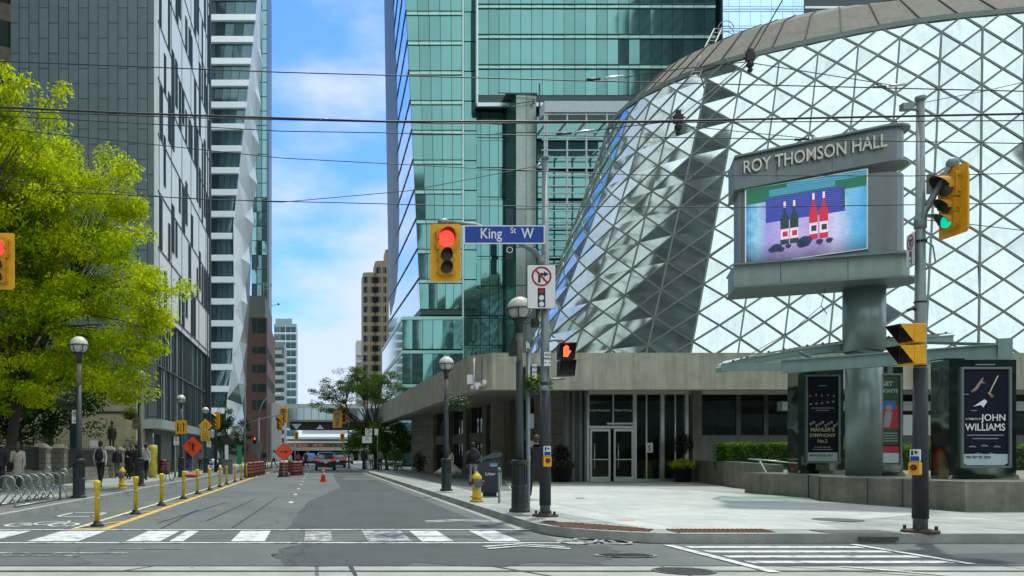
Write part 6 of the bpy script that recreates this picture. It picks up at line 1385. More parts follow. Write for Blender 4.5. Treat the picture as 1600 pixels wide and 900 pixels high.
# manholes, plates, tactile paving
def plate(name, label, cat, c, rx, ry, z, m, n=24, ring=True):
    t = thing(name, label, cat, (c[0],c[1],z)); mb = MB(); mb.add([(rx*math.cos(2*math.pi*k/n), ry*math.sin(2*math.pi*k/n), .006) for k in range(n)], [tuple(range(n))]); build('cover', mb, m, t)
    if ring:
        mb = MB()
        for k in range(7):
            y = -ry*.72+ry*.24*k; w_ = rx*math.sqrt(max(0,1-(y/ry)**2))*.85; mb.bb((-w_,y-.012,.008),(w_,y+.012,.010))
        build('rib', mb, mat('iron_rib', (.02,.02,.02), .6), t)
iron = mat('cast_iron', (.09,.09,.085), .6, .3, var=.3, vs=20)
plate('manhole_cover', 'round ribbed manhole cover in the concrete track bed', 'manhole cover', (4.28,9.33), .36, .30, .004, iron)
plate('manhole_cover', 'pale slotted drain grate in the asphalt before the corner', 'manhole cover', (4.15,10.75), .42, .22, .008, mat('pale_iron', (.22,.23,.22), .7, var=.3, vs=20))
plate('manhole_cover', 'flat dark round cover in the sidewalk right of the right pole', 'manhole cover', (9.7,14.9), .42, .42, .155, iron, ring=False)
plate('manhole_cover', 'small dark oval cover in front of the signal pole base', 'manhole cover', (4.25,14.6), .13, .1, .155, iron, ring=False)
plate('manhole_cover', 'small flat cover in the bright plaza', 'manhole cover', (7.4,22.5), .14, .14, .155, iron, ring=False)
def tact(poly, label):
    t = thing('tactile_plate', label, 'tactile plate', (poly[0][0],poly[0][1],.155)); mb = MB(); mb.prism(poly, .155, .163); build('plate', mb, mat('rust_plate', (.16,.075,.045), .85, .2, var=.3, vs=8), t, world=True)
    mb = MB(); x0 = min(p[0] for p in poly); x1 = max(p[0] for p in poly); y0 = min(p[1] for p in poly); y1 = max(p[1] for p in poly)
    x = x0+.08
    def inside(px, py):
        c = False
        for (ax, ay), (bx, by) in zip(poly, poly[1:]+poly[:1]):
            if (ay > py) != (by > py) and px < (bx-ax)*(py-ay)/(by-ay)+ax: c = not c
        return c
    while x < x1:
        y = y0+.05
        while y < y1:
            if inside(x, y): mb.box((x,y,.166),(.03,.03,.008))
            y += .075
        x += .075
    build('studs', mb, MT['rust_plate'], t, world=True)
tact([(3.98,14.25),(4.1,13.4),(4.55,12.95),(5.25,12.62),(5.45,12.95),(5.0,13.7),(4.5,14.3)], 'rust brown tactile plate curving round the corner kerb')
tact([(5.6,12.45),(7.15,12.45),(7.25,12.95),(5.65,12.95)], 'rust brown tactile strip facing the right crosswalk')
dr = thing('storm_drain', 'dark kerb storm drain with an iron plate by the right pole', 'drain', (8.3,12.4,.155)); mb = MB(); mb.bb((7.9,12.30,.156),(9.0,12.85,.162)); build('iron_plate', mb, iron, dr, world=True); mb = MB(); mb.bb((8.3,12.235,.05),(8.9,12.26,.11)); build('slot', mb, iron, dr, world=True)
struct('spray_mark', flat(ragged([(5.55,14.7),(5.85,14.68),(5.9,14.9),(5.62,14.95)],4,.02), .158), mat('pink_spray', (.7,.28,.28), .8), 'faded pink spray mark on the corner sidewalk')
# ================================================================== BOLLARDS, BIKE RACK, FENCE, STATUE (left side)
def make_post(loc, label):
    t = thing('flexible_post', label, 'bollard', loc, 0, 'yellow flexible posts along the bike lane'); mb = MB(); mb.lathe((0,0,0), [(.13,0),(.13,.03),(.09,.05),(.06,.10)], 12); build('base', mb, rubber, t)
    mb = MB(); mb.lathe((0,0,0), [(.048,.06),(.048,.72),(.066,.76),(.068,.84),(.055,.87)], 12); build('tube', mb, post_y, t)
    mb = MB(); mb.lathe((0,0,0), [(.0495,.50),(.0495,.56)], 12); build('band', mb, mat('band', (.5,.4,.1), .4), t); return t
YB_ = [15.3,18.5,21.6,25.0,28.1,31.2,34.4,37.5,41,44.4,48,51.5,55]
p0 = make_post((-4.2,YB_[0],0), 'first yellow flexible post, nearest the crosswalk')
for k, y in enumerate(YB_[1:]):
    c = copy_tree(p0); c.location = (-4.2+random.uniform(-.03,.03), y, 0); c.rotation_euler = (R(random.uniform(-2,2)), R(random.uniform(-2,2)), 0); c['label'] = '%s yellow flexible post counting away from the crosswalk' % ORD[k+1]
for k, (px, y) in enumerate(((412,75),(418,80),(424,86))):
    c = copy_tree(p0); c.location = (Xa(px,y), y, 0); c['label'] = '%s tiny yellow post beyond the left barrels' % ORD[k]; c['group'] = 'tiny far yellow posts'
br = thing('bike_rack', 'grey ring bicycle rack along the left kerb', 'bike rack', (-7.25,18.5,.15)); mb0 = mat('rack_steel', (.25,.30,.28), .4, .6)
for k in range(8):
    mb = MB(); y = k*.55; mb.tube([(-.32,y,0),(-.1,y+.2,.35)]+[(-.02+.22*math.cos(R(a)), y+.22, .55+.18*math.sin(R(a))) for a in range(200,-160,-30)]+[(.1,y+.2,.35),(.3,y,0)], .02, 6); build('ring', mb, mb0, br)
mb = MB(); mb.tube([(-.32,-.1,.03),(-.32,4.1,.03)], .025, 6); mb.tube([(.30,-.1,.03),(.30,4.1,.03)], .025, 6); build('rail', mb, mb0, br)
ub = thing('bike_post', 'grey looped bicycle post behind the ring rack', 'bike rack', (Xa(94,21.5),21.5,.15)); mb = MB(); mb.tube([(0,0,0),(0,0,.7)]+[(.09-.09*math.cos(R(a)),0,.75+.09*math.sin(R(a))) for a in range(0,181,30)]+[(.18,0,.55)], .03, 6); build('loop', mb, mb0, ub)
ub2 = copy_tree(ub); ub2.location = (Xa(70,25),25,.15); ub2['label'] = 'second looped bicycle post further along the kerb'
h2 = copy_tree(hy); h2.location = (Xa(191,29.5),29.5,.15); h2['label'] = 'yellow hydrant on the left sidewalk between the lamps'
stone = brickmat('pillar_stone', (.25,.24,.19), (.19,.185,.15), (.12,.115,.09), .35, .22, .02, 'wall', var=.3)
def make_pillar(loc, label, s=1.0, rz=0):
    t = thing('stone_pillar', label, 'pillar', loc, rz, 'stone fence pillars'); mb = MB(); mb.bb((-.30*s,-.3*s,0),(.30*s,.3*s,1.45)); build('shaft', mb, stone, t)
    mb = MB(); mb.add([(-.34*s,-.34*s,1.45),(.34*s,-.34*s,1.45),(.34*s,.34*s,1.45),(-.34*s,.34*s,1.45),(-.34*s,-.34*s,1.53),(.34*s,-.34*s,1.53),(.34*s,.34*s,1.53),(-.34*s,.34*s,1.53),(-.12*s,-.12*s,1.72),(.12*s,-.12*s,1.72),(.12*s,.12*s,1.72),(-.12*s,.12*s,1.72)],
      [(0,3,2,1)]+[(i,(i+1)%4,4+(i+1)%4,4+i) for i in range(4)]+[(4+i,4+(i+1)%4,8+(i+1)%4,8+i) for i in range(4)]+[(8,9,10,11)]); build('cap', mb, concrete_wall, t); return t
PL = [((-11.3,32.8,.15),'stone pillar left of the pair behind the bike rack'),((-11.15,34.6,.15),'stone pillar right of the pair behind the bike rack'),((-11.2,43.2,.15),'stone pillar just left of the statue'),((-11.15,44.9,.15),'stone pillar below the statue'),((-10.9,47,.15),'far stone pillar right of the statue'),((-9.75,46.0,.15),'broad stone pillar at the corner of the grey building'),((-11.5,24.5,.15),'stone pillar at the left edge')]
for k, (l, lab) in enumerate(PL): make_pillar(l, lab, 1.35 if 'broad' in lab else 1)
fn = thing('fence', 'black panelled fence on a low stone wall between the pillars', 'fence', (-11.4,36,.15))
mb = MB(); mb.bb((-11.5,24.8,.15),(-11.1,32.5,.75)); build('stone_base', mb, stone, fn, world=True)
mb = MB(); mb.bb((-11.5,34.9,.15),(-11.1,42.9,.75)); build('stone_base', mb, stone, fn, world=True)
for a, b in ((24.8,32.5),(34.9,42.9)):
    mb = MB(); mb.bb((-11.35,a,.8),(-11.3,b,1.62)); build('panel', mb, mat('fence_panel', (.015,.02,.025), .5), fn, world=True)
    mb = MB(); mb.cyl((-11.3,a,1.68),(-11.3,b,1.68),.03,n=6)
    for k in range(int((b-a)/.4)): mb.cyl((-11.33,a+.4*k,1.4),(-11.33,a+.4*k,1.85),.015,n=5)
    build('rail', mb, black, fn, world=True)
gtp = thing('sleeve_post', 'post wrapped in translucent yellow plastic by the broad stone pillar', 'post', (Xa(239,43.5),43.5,.15)); mb = MB(); mb.lathe((0,0,0), [(.22,0),(.24,.5),(.21,1.0),(.26,1.5),(.23,1.78)], 12); build('sleeve', mb, mat('yellow_sleeve', (.55,.45,.06), .35, var=.3, vs=4), gtp); mb = MB(); mb.cyl((0,0,1.7),(0,0,2.4),.04,n=8); build('post', mb, steel, gtp)

# ================================================================== PEOPLE
def skinbody(kind):
    V = []; E = []; Rr = []
    def a(p, r, par=None):
        V.append(p); Rr.append(r if isinstance(r, tuple) else (r, r)); i = len(V)-1
        if par is not None: E.append((par, i))
        return i
    walk = kind == 'walk'; carry = kind == 'phone'
    pel = a((0,0,.96), (.15,.11)); sp_ = a((0,0,1.12), (.135,.10), pel); ch = a((0,-.01,1.30), (.165,.115), sp_); nk0 = a((0,0,1.43), (.10,.075), ch); nk = a((0,-.005,1.51), .052, nk0); h0 = a((0,-.02,1.57), (.062,.072), nk); h1 = a((0,-.02,1.65), (.078,.092), h0); a((0,-.015,1.715), (.062,.072), h1)
    for s in (-1, 1):
        sh = a((s*.175,.005,1.385), (.058,.058), ch)
        sw = (.14*s if walk else .02)
        if carry and s == 1: el = a((s*.23,.03,1.13), .042, sh); wr = a((s*.14,-.24,1.16), .028, el); hd = a((s*.12,-.30,1.20), (.022,.034), wr)
        else: el = a((s*.225,.05+sw*.3,1.11), .042, sh); wr = a((s*.235,.02-sw*1.0,.88), .027, el); hd = a((s*.235,.0-sw*1.25,.80), (.022,.036), wr)
        hp_ = a((s*.085,0,.90), (.088,.095), pel); f = s*.5 if walk else .06*s
        kn = a((s*.095,-.05-.28*f*.9,.50), (.058,.06), hp_); an = a((s*.10,.03-.28*f*2.2+(.06 if walk and s < 0 else 0),.10+(.05 if walk and s < 0 else 0)), (.038,.042), kn)
        a((s*.105,-.13-.28*f*2.2+(.06 if walk and s < 0 else 0),.045+(.0 if walk and s < 0 else 0)), (.036,.03), an)
    me = bpy.data.meshes.new('body'); me.from_pydata(V, E, []); ob = bpy.data.objects.new('b', me); C.objects.link(ob)
    md = ob.modifiers.new('s', 'SKIN'); md.use_smooth_shade = True; ob.modifiers.new('u', 'SUBSURF').levels = 2; ob.modifiers['u'].render_levels = 2
    for v, r in zip(me.skin_vertices[0].data, Rr): v.radius = r
    me.skin_vertices[0].data[0].use_root = True
    dg = bpy.context.evaluated_depsgraph_get(); dg.update(); r = bpy.data.meshes.new_from_object(ob.evaluated_get(dg)); bpy.data.objects.remove(ob)
    mb = MB(); vs = [v.co.copy() for v in r.vertices]
    for p in r.polygons:
        c = p.center
        if c.z > 1.50: m = 0
        elif abs(c.x) > .175 and c.z < .86 and c.z > .7 or (carry and c.y < -.24 and c.z > .9): m = 0
        elif c.z > .97 or (abs(c.x) > .18 and c.z > .85): m = 4 if (abs(c.x) > .17 and c.z < 1.20) else 1
        elif c.z > .10: m = 2
        else: m = 3
        mb.f.append(tuple(p.vertices)); mb.m.append(m); mb.s.append(True)
    mb.v = [tuple(v) for v in vs]; bpy.data.meshes.remove(r)
    # face: nose, ears; hands: five fingers each
    mb.tube([(0,-.105,1.665),(0,-.128,1.635),(0,-.112,1.625)], [.009,.015,.012], 6, 0)
    for s in (-1,1):
        mb.sph((s*.080,-.01,1.645), .022, 8, 5, 0, sc=(.45,.8,1.2)); mb.sph((s*.030,-.099,1.668), .011, 8, 4, 5)
        if carry and s == 1:
            for k in range(4): mb.tube([(s*.12,-.30,1.215-.018*k),(s*.10,-.345,1.22-.018*k),(s*.075,-.35,1.218-.018*k)], [.009,.008,.007], 5, 0)
            mb.tube([(s*.12,-.29,1.23),(s*.085,-.31,1.245)], [.010,.008], 5, 0)
        else:
            sw = (.14*s if walk else .02); y0 = .0-sw*1.25
            for k, L in enumerate((.065,.08,.075,.055)): mb.tube([(s*.237,y0-.03+.02*k,.78),(s*.236,y0-.035+.021*k,.75-L*.4),(s*.225,y0-.04+.02*k,.75-L)], [.010,.009,.007], 5, 0)
            mb.tube([(s*.232,y0-.03,.82),(s*.222,y0-.062,.785),(s*.218,y0-.066,.76)], [.011,.009,.007], 5, 0)
    mb.tube([(-.022,-.110,1.600),(0,-.116,1.598),(.022,-.110,1.600)], .006, 5, 5)
    return mb
BODY = {k: skinbody(k) for k in ('stand','walk','phone')}
skn = mat('skin', (.42,.25,.18), .6, var=.06); lip = mat('face_dark', (.12,.05,.04), .6, var=0)
def cloth(r, g, b): return mat('cloth_%d_%d_%d' % (r*255, g*255, b*255), (r,g,b), .85, var=.18, vs=6, bump=.3, bs=12)
def hairmesh(mode):
    mb = MB(); mb.sph((0,.008,1.672), .098, 14, 8, 0, -.15, 1, (.93,1.05,1.02))
    b0 = len(mb.v); mb.v = [(x, y if y > -.06 else -.06-(y+.06)*-.3, z) for x, y, z in mb.v]
    mb.sph((0,.035,1.63), .085, 12, 6, 0, -.9, .5, (.98,.8,1))
    if mode == 'long': mb.tube([(0,.05,1.66),(0,.085,1.55),(0,.10,1.42),(0,.095,1.32)], [.08,.085,.075,.03], 10)
    if mode == 'bun': mb.sph((0,.09,1.73), .045, 10, 6)
    return mb
def person(loc, rz, h, kind, top, trousers, shoes, label, sleeves=True, hair=None, hmode='short', skirt=None, coat=None, group=None):
    t = thing('person', label, 'person', loc, rz, group); s = h/1.77; t.scale = (s*(.95 if hmode == 'long' else 1), s, s)
    build('body', BODY[kind], [skn, top, trousers, shoes, top if sleeves else skn, lip], t)
    build('hair', hairmesh(hmode), hair or mat('hair_dark', (.02,.015,.01), .7), t)
    if coat:
        m, zb = coat; mb = MB(); mb.lathe((0,0,0), [(1,zb),(1,zb+.01),(.99,(zb+.9)/2),(.88,.98),(.84,1.1),(.98,1.25),(.95,1.38),(.45,1.46)], 18)
        mb.v = [(x*.215*(1+.25*max(0,(.9-z))), y*.155*(1+.3*max(0,(.9-z)))+.0, z) for x, y, z in mb.v]; build('coat', mb, m, t)
        mb = MB()
        for q in (-1,1): mb.tube([(q*.175,0,1.40),(q*.232,.05,1.12),(q*.240,.0,.90)], [.072,.058,.048], 10)
        build('sleeve', mb, m, t)
    if skirt:
        m, zb, wd = skirt; n = 36; mb = MB(); pr = [(.17,1.02),(.2,.85),(wd*.6,.55),(wd,zb),(wd*.98,zb+.01)]
        vs = []; fs = []
        for r, z in pr:
            for k in range(n): a = 2*math.pi*k/n; rr = r*(1+.13*math.sin(7*a)*(1.02-z)+.2*math.sin(2*a+.5)*(1.02-z)); vs.append((rr*math.cos(a)*1.0, rr*math.sin(a)*.75, z))
        for i in range(len(pr)-1):
            for k in range(n): fs.append((i*n+k, i*n+(k+1) % n, (i+1)*n+(k+1) % n, (i+1)*n+k))
        mb.add(vs, fs, 0, True); build('skirt', mb, m, t)
    return t
def bag(name, label, cat, loc, rz, mk, m):
    t = thing(name, label, cat, loc, rz); mk(t, m); return t
def mk_backpack(t, m):
    mb = MB(); mb.sph((0,0,0), .2, 12, 8, 0, sc=(.85,.5,1.25)); build('bag', mb, m, t); mb = MB(); mb.sph((0,.075,-.07), .13, 10, 6, 0, sc=(.9,.4,.8)); build('pocket', mb, m, t)
def mk_sling(t, m):
    mb = MB(); mb.xz(rrect(-.15,-.14,.15,.1,.04), -.06, .06); build('bag', mb, m, t); mb = MB(); mb.tube([(-.1,0,.08),(.1,.16,.45),(.26,.05,.75)], .016, 5); build('strap', mb, m, t)
K = cloth(.010,.012,.016); K2 = cloth(.018,.021,.03); W_ = cloth(.5,.5,.46); BG = cloth(.36,.34,.27); JN = cloth(.06,.09,.16); GR = cloth(.16,.17,.17); CRM = cloth(.72,.70,.58); GY = cloth(.3,.31,.3)
def at(px, py, z=.15): return G(px, py, z)
person(at(838,780), R(180), 1.78, 'walk', K, K2, mat('shoe_white', (.5,.5,.5), .6), 'man in a black t-shirt and black trousers standing behind the signal pole', False, mat('hair_brown', (.05,.035,.02), .7))
p = at(703,746); person(p, R(160), 1.66, 'walk', CRM, CRM, K, 'woman in a cream top and wide flowing cream skirt behind the second lamp', True, mat('hair_blond', (.25,.17,.08), .7), 'long', skirt=(CRM,.22,.86))
p = at(739,760); person(p, R(170), 1.72, 'stand', K, GY, K, 'person in a black jacket and grey trousers under the canopy', True, coat=(K,.92))
bag('backpack', 'black backpack on the person under the canopy', 'backpack', (p.x,p.y-.19,1.42), R(180), mk_backpack, K2)
bag('tote_bag', 'dark bag hanging beside the person under the canopy', 'bag', (p.x-.30,p.y-.05,.75), 0, mk_sling, K)
p = at(28,768); person(p, R(190), 1.68, 'walk', BG, K, K, 'woman in a knee-length beige coat walking away on the left sidewalk', True, mat('hair_brown', (.05,.035,.02), .7), 'long', coat=(BG,.62))
bag('shoulder_bag', 'black shoulder bag slung across the beige coat', 'bag', (p.x-.24,p.y-.08,1.02), 0, mk_sling, K)
p = at(1,770); person(p, R(180), 1.76, 'walk', K, K2, K, 'person all in black at the left edge of the picture', True, coat=(K,.85))
p = at(157,762); person(p, R(180), 1.76, 'walk', W_, K, K, 'person in a white shirt and black trousers walking away', True)
bag('backpack', 'big black backpack on the person in the white shirt', 'backpack', (p.x,p.y-.21,1.36), R(180), mk_backpack, K)
person(at(183,748), R(5), 1.72, 'stand', K2, JN, K, 'person in a dark jacket and blue jeans facing the viewer', True, coat=(K2,.85), hmode='long', hair=mat('hair_brown', (.05,.035,.02), .7))
person(at(201,750), R(-20), 1.72, 'phone', K, K, K, 'person in a black vest with pale sleeves holding a phone', True)
person(at(228,751), R(170), 1.78, 'walk', W_, K, K, 'person in a white top with a dark jacket behind the second left lamp', True)
person(at(214,752), R(150), 1.74, 'stand', K2, K, K, 'person in dark blue clothes close to the second left lamp', True, coat=(K2,.9))
far = [(297,738,K2,JN,'first'),(313,736,GR,K,'second'),(341,735,W_,K,'third'),(352,734,K,K2,'fourth'),(413,733,K,JN,'fifth'),(428,732,W_,K2,'sixth'),(453,731,W_,GR,'seventh'),(466,731,cloth(.35,.05,.05),K,'eighth'),(478,731,K,K,'ninth'),(572,734,K,GR,'tenth'),(580,735,W_,JN,'eleventh'),(588,734,K,K2,'twelfth'),(594,736,GR,K,'thirteenth')]
for px, py, a_, b_, o_ in far:
    z = 0 if 440 < px < 485 else .15
    person(at(px,py,z), R(random.uniform(0,360)), random.uniform(1.6,1.8), random.choice(('walk','stand')), a_, b_, K, '%s distant pedestrian counting from the left' % o_, True, group='distant pedestrians', hmode=random.choice(('short','long')))
# bronze statue of a standing man
st = thing('statue', 'dark bronze statue of a standing man in front of the stone house', 'statue', (Xa(175,46),46,.15)); brz = mat('bronze', (.03,.03,.028), .5, .5)
mb = MB(); mb.join(BODY['stand'], Matrix.Translation((0,0,1.42)), 0); mb.m = [0]*len(mb.f); build('figure', mb, brz, st); mb = MB(); mb.lathe((0,0,1.42), [(1,.75),(1,.76),(.9,1.05),(1.0,1.3),(.5,1.46)], 16); mb.v = [(x*.24, y*.17, z) for x, y, z in mb.v]; build('coat', mb, brz, st); mb = MB(); mb.sph((0,0,3.12), .115, 10, 6, 0, sc=(.85,.95,1.0)); build('head_cap', mb, brz, st)
mb = MB(); mb.bb((-.45,-.45,0),(.45,.45,1.3)); mb.bb((-.55,-.55,0),(.55,.55,.2)); mb.bb((-.5,-.5,1.3),(.5,.5,1.42)); mb.v = [(x, y, z) for x, y, z in mb.v]; build('pedestal', mb, stone, st)
sb_ = small_sign(Wp(147,694,44), .5, .45, 'blank white notice board by the fence near the statue', None, name='notice_board')

# ================================================================== ROADWORKS
def make_barrel(loc, label, group):
    t = thing('traffic_barrel', label, 'traffic barrel', loc, 0, group); mb = MB(); mb.lathe((0,0,0), [(.42,0),(.42,.06),(.33,.08)], 8, rot=.4); build('base', mb, rubber, t)
    b = MB(); wbm = MB(); prof = [(.31,.07),(.31,.26),(.295,.28),(.295,.46),(.28,.48),(.28,.66),(.265,.68),(.265,.86),(.24,.92),(.12,.95)]; b.lathe((0,0,0), prof, 16); build('drum', b, orange_b, t)
    mb = MB()
    for z, r in ((.24,.312),(.44,.298),(.64,.283),(.84,.268)): mb.lathe((0,0,0), [(r,z-.05),(r+.004,z-.045),(r+.004,z+.035),(r,z+.04)], 16)
    build('stripe', mb, mat('barrel_stripe', (.05,.02,.02), .5), t); return t
b0 = make_barrel(G(443,745,0), 'lone orange striped barrel under the arrow sign', 'barrels right of the closed lane')
for k, (px, py, lab, g_) in enumerate(((460,743,'orange barrel right behind the arrow sign barrel','r'),(467,742,'orange barrel at the right end of the right-hand pair','r'),(455,738,'orange barrel furthest back of the right-hand group','r'),(389,746,'nearest orange barrel of the left row','l'),(397,744,'second orange barrel of the left row','l'),(403,742.5,'third orange barrel of the left row','l'),(408,741,'last orange barrel of the left row','l'),(256,741,'orange barrel on the left sidewalk by the stone pillar','s'))):
    c = copy_tree(b0); c.location = G(px, py, .15 if g_ == 's' else 0); c['label'] = lab; c['group'] = {'r':'barrels right of the closed lane','l':'barrels left of the closed lane','s':'sidewalk barrel'}[g_]
cn_ = thing('traffic_cone', 'orange traffic cone with pale bands in the middle of the street', 'traffic cone', (Xa(505,41),41,0)); mb = MB(); mb.bb((-.2,-.2,0),(.2,.2,.035)); mb.lathe((0,0,0), [(.14,.035),(.035,.72),(.025,.73)], 16); build('body', mb, cone_m, cn_)
mb = MB(); mb.lathe((0,0,0), [(.098,.345),(.078,.475)], 16, 0); mb.lathe((0,0,0), [(.066,.545),(.054,.625)], 16, 0); build('band', mb, mat('cone_band', (.6,.45,.42), .4), cn_)
def diamond(loc, s, label, face, draw, name='roadwork_sign', legs=None, rz=0):
    t = thing(name, label, 'road sign', loc, rz); r = s*.7071; mb = MB(); mb.xz([(0,-r),(r,0),(0,r),(-r,0)], 0, .012); build('edge', mb, black_s, t); q = r*.965; mb = MB(); mb.xz([(0,-q),(q,0),(0,q),(-q,0)], -.005, 0); build('face', mb, face, t)
    draw(t, r)
    if legs is not None:
        mb = MB(); mb.bb((-.025,.02,-legs),(.025,.05,r*.9)); mb.cyl((-.45,.3,-legs),(0,.04,-legs+.35),.018,n=5); mb.cyl((.45,.3,-legs),(0,.04,-legs+.35),.018,n=5); mb.cyl((0,-.5,-legs),(0,.03,-legs+.35),.018,n=5); build('stand', mb, steel, t)
    return t
def dr_flag(t, r):
    mb = MB(); k = r*.9
    mb.disc((.02*k,.38*k), .09*k, -.01, -.006, 14); mb.xz([(-.12*k,.25*k),(.36*k,.25*k),(.36*k,.18*k),(.15*k,.15*k),(.13*k,-.5*k),(.05*k,-.5*k),(.02*k,-.1*k),(-.03*k,-.5*k),(-.11*k,-.5*k),(-.09*k,.13*k),(-.3*k,.2*k),(-.3*k,.26*k)], -.010, -.006); mb.xz([(-.34*k,-.5*k),(-.30*k,-.5*k),(-.30*k,.28*k),(-.34*k,.28*k)], -.010, -.006); mb.disc((-.32*k,.38*k), .11*k, -.01, -.006, 8); build('flagger_symbol', mb, black_s, t)
def dr_arrow(t, r):
    mb = MB(); k = r; mb.xz([(-.42*k,-.045*k),(.12*k,-.045*k),(.12*k,-.18*k),(.5*k,0),(.12*k,.18*k),(.12*k,.045*k),(-.42*k,.045*k)], -.010, -.006); build('arrow', mb, black_s, t)
diamond(Wp(301,698,47), .92, 'orange diamond sign with a flagger figure on the left kerb', orange_s, dr_flag, legs=1.72)
diamond(Wp(443.5,706,50.6), .86, 'orange diamond sign with a black arrow above the barrel', orange_s, dr_arrow, legs=None)
ap = thing('sign_stand', 'thin stand holding the arrow sign behind the barrel', 'stand', (Xa(443.5,50.8),50.8,0)); mb = MB(); mb.bb((-.03,0,0),(.03,.04,2.0)); build('upright', mb, steel, ap)
def dr_sq(t, w_, h_):
    mb = MB(); k = w_
    mb.xz([(.18*k,-.35*k),(.25*k,-.35*k),(.25*k,.2*k),(.33*k,.2*k),(.215*k,.42*k),(.10*k,.2*k),(.18*k,.2*k)], -.010, -.006)
    for z in (-.3,-.05,.2): mb.bb((-.05*k,-.01,(z-.06)*k),(.0,-.006,(z+.08)*k)); 
    mb.disc((-.25*k,.25*k),.08*k,-.01,-.006,8); mb.xz([(-.33*k,-.35*k),(-.2*k,-.35*k),(-.2*k,.12*k),(-.33*k,.12*k)], -.01, -.006); build('symbol', mb, black_s, t)
small_sign(Wp(283,667.5,44.3), .66, .78, 'yellow square lane sign with an arrow on the third left lamp', dr_sq, face=yel_s, name='lane_sign')
def dr_merge(t, r):
    mb = MB(); k = r; mb.xz([(.12*k,-.4*k),(.2*k,-.4*k),(.2*k,.4*k),(.12*k,.4*k)], -.01,-.006); mb.xz([(-.35*k,-.4*k),(-.27*k,-.4*k),(-.05*k,.1*k),(-.05*k,.42*k),(-.13*k,.42*k),(-.13*k,.12*k)], -.01, -.006); build('symbol', mb, black_s, t)
diamond(Wp(321,665,55.5), .72, 'yellow diamond sign with converging lines on the fourth left lamp', yel_s, dr_merge, name='merge_sign')
small_sign(Wp(321,682,55.4), .64, .62, 'yellow plaque with three text lines under the yellow diamond', lambda t,w_,h_: build('lettering', (lambda m: (text(m,'LEFT',0,.10,.18,-.008), text(m,'LANE',0,-.07,.18,-.008), text(m,'ENDS',0,-.24,.18,-.008), m)[-1])(MB()), black_s, t), face=yel_s, name='plaque')
small_sign(Wp(117.5,651,22.9), .2, .40, 'white no stopping sign with a yellow foot left of the lamp by the bike rack', dr_circle)
small_sign(Wp(212,662,31.5), .27, .46, 'dark faded parking sign left of the second left lamp', dr_circle, face=mat('faded_sign', (.16,.16,.12), .6))
small_sign(Wp(275.5,689,43.8), .30, .46, 'white and green parking sign below the yellow square sign', dr_circle)
pst = pole('sign_post', 'dark post under the white and green parking sign', (Xa(274,44),44,.15), 2.4, .2, .05, .05, plate=False)
small_sign(Wp(290,685,44.0), .25, .4, 'small blue and white sign right of the third left lamp', None, face=bluep)
small_sign(Wp(326.5,694,55), .30, .42, 'small white square sign right of the fourth left lamp', dr_circle)

# ================================================================== FAR SIGNALS, POSTS
def farpole(name, label, loc, h, arm=None, m=None, r=.09):
    t = thing(name, label, 'pole', loc); mb = MB(); mb.lathe((0,0,0), [(r,0),(r*.7,h)], 8); build('shaft', mb, m or steel, t)
    if arm: mb = MB(); mb.tube([Vector(p)-Vector(loc) for p in arm], .06, 6); build('arm', mb, m or steel, t)
    return t
fp1 = farpole('signal_pole', 'grey pole with a long arm by the dark conifer', (Xa(383,72),72,.15), 8.2, [Wp(383,662,72),Wp(410,654,72),Wp(440,648,72)])
signal(Wp(443,648,71.8), 0, 'yellow traffic light at the end of the far left arm', 3, scale=1.25)
signal(Wp(437,661,71), R(-40), 'lower yellow traffic light beside the far left arm end', 3, scale=1.15)
fp2 = farpole('lamp_post', 'curved cobra head street light in front of the brick building', (Xa(405,90),90,.15), 5.5, [Wp(405,645,90),Wp(410,630,90),Wp(420,618,90),Wp(432,615,90)], steel, .09)
mb = MB(); mb.sph(Wp(434,616,90)-Vector(fp2.location), .3, 10, 5, sc=(1.3,.6,.5)); build('lamp_head', mb, white_s, fp2)
signal(Wp(527,655,70), 0, 'left yellow traffic light in front of the street tree', 3, scale=1.3); signal(Wp(535.5,649,70.5), R(25), 'right yellow traffic light in front of the street tree', 3, scale=1.3)
fp3 = farpole('signal_pole', 'thin grey pole holding the pair of lights by the street tree', (Xa(545,71),71,.15), 5.2, [Wp(545,640,71),Wp(532,638,71),Wp(526,640,71)], steel, .07)
signal(Wp(339,657,58), R(-55), 'reddish traffic light seen sideways above the far left lamp', 3, scale=1.1, board=True); fp4 = farpole('signal_pole', 'dark pole under the sideways traffic light', (Xa(337,58.3),58.3,.15), 4.2, None, black, .12)
signal(Wp(463,681,140), 0, 'tiny yellow traffic light at the far crossing left', 3, scale=1.3); signal(Wp(535,684,140), 0, 'tiny yellow traffic light at the far crossing right', 3, scale=1.3)
for px in (461, 537): farpole('signal_pole', 'thin far pole under the tiny %s light' % ('left' if px < 500 else 'right'), (Xa(px,141),141,.1), 4.6, None, steel, .1)
sp_a = farpole('sign_post', 'thin sign post in front of the street tree trunk', (Xa(575,58),58,.15), 3.0, None, steel, .035)
small_sign(Wp(576,675,57.8), .5, .55, 'white lane sign with a black symbol above its twin by the street tree', dr_circle); small_sign(Wp(573.5,687,57.8), .72, .5, 'wider white plaque below the lane sign by the street tree', dr_nopark)
small_sign(Wp(588,675,60), .3, .5, 'small white sign on the second thin post by the street tree', None); farpole('sign_post', 'second thin sign post right of the street tree trunk', (Xa(590,60.2),60.2,.15), 3.2, None, steel, .035)
walk_signal(Wp(398,688,75), 0, 'tiny lit pedestrian signal near the far barrels', True, black)
small_sign(Wp(401,699,76), 1.0, 1.1, 'grey utility board on the left beyond the barrels', None, face=mat('board_grey', (.14,.15,.14), .6), name='utility_board')
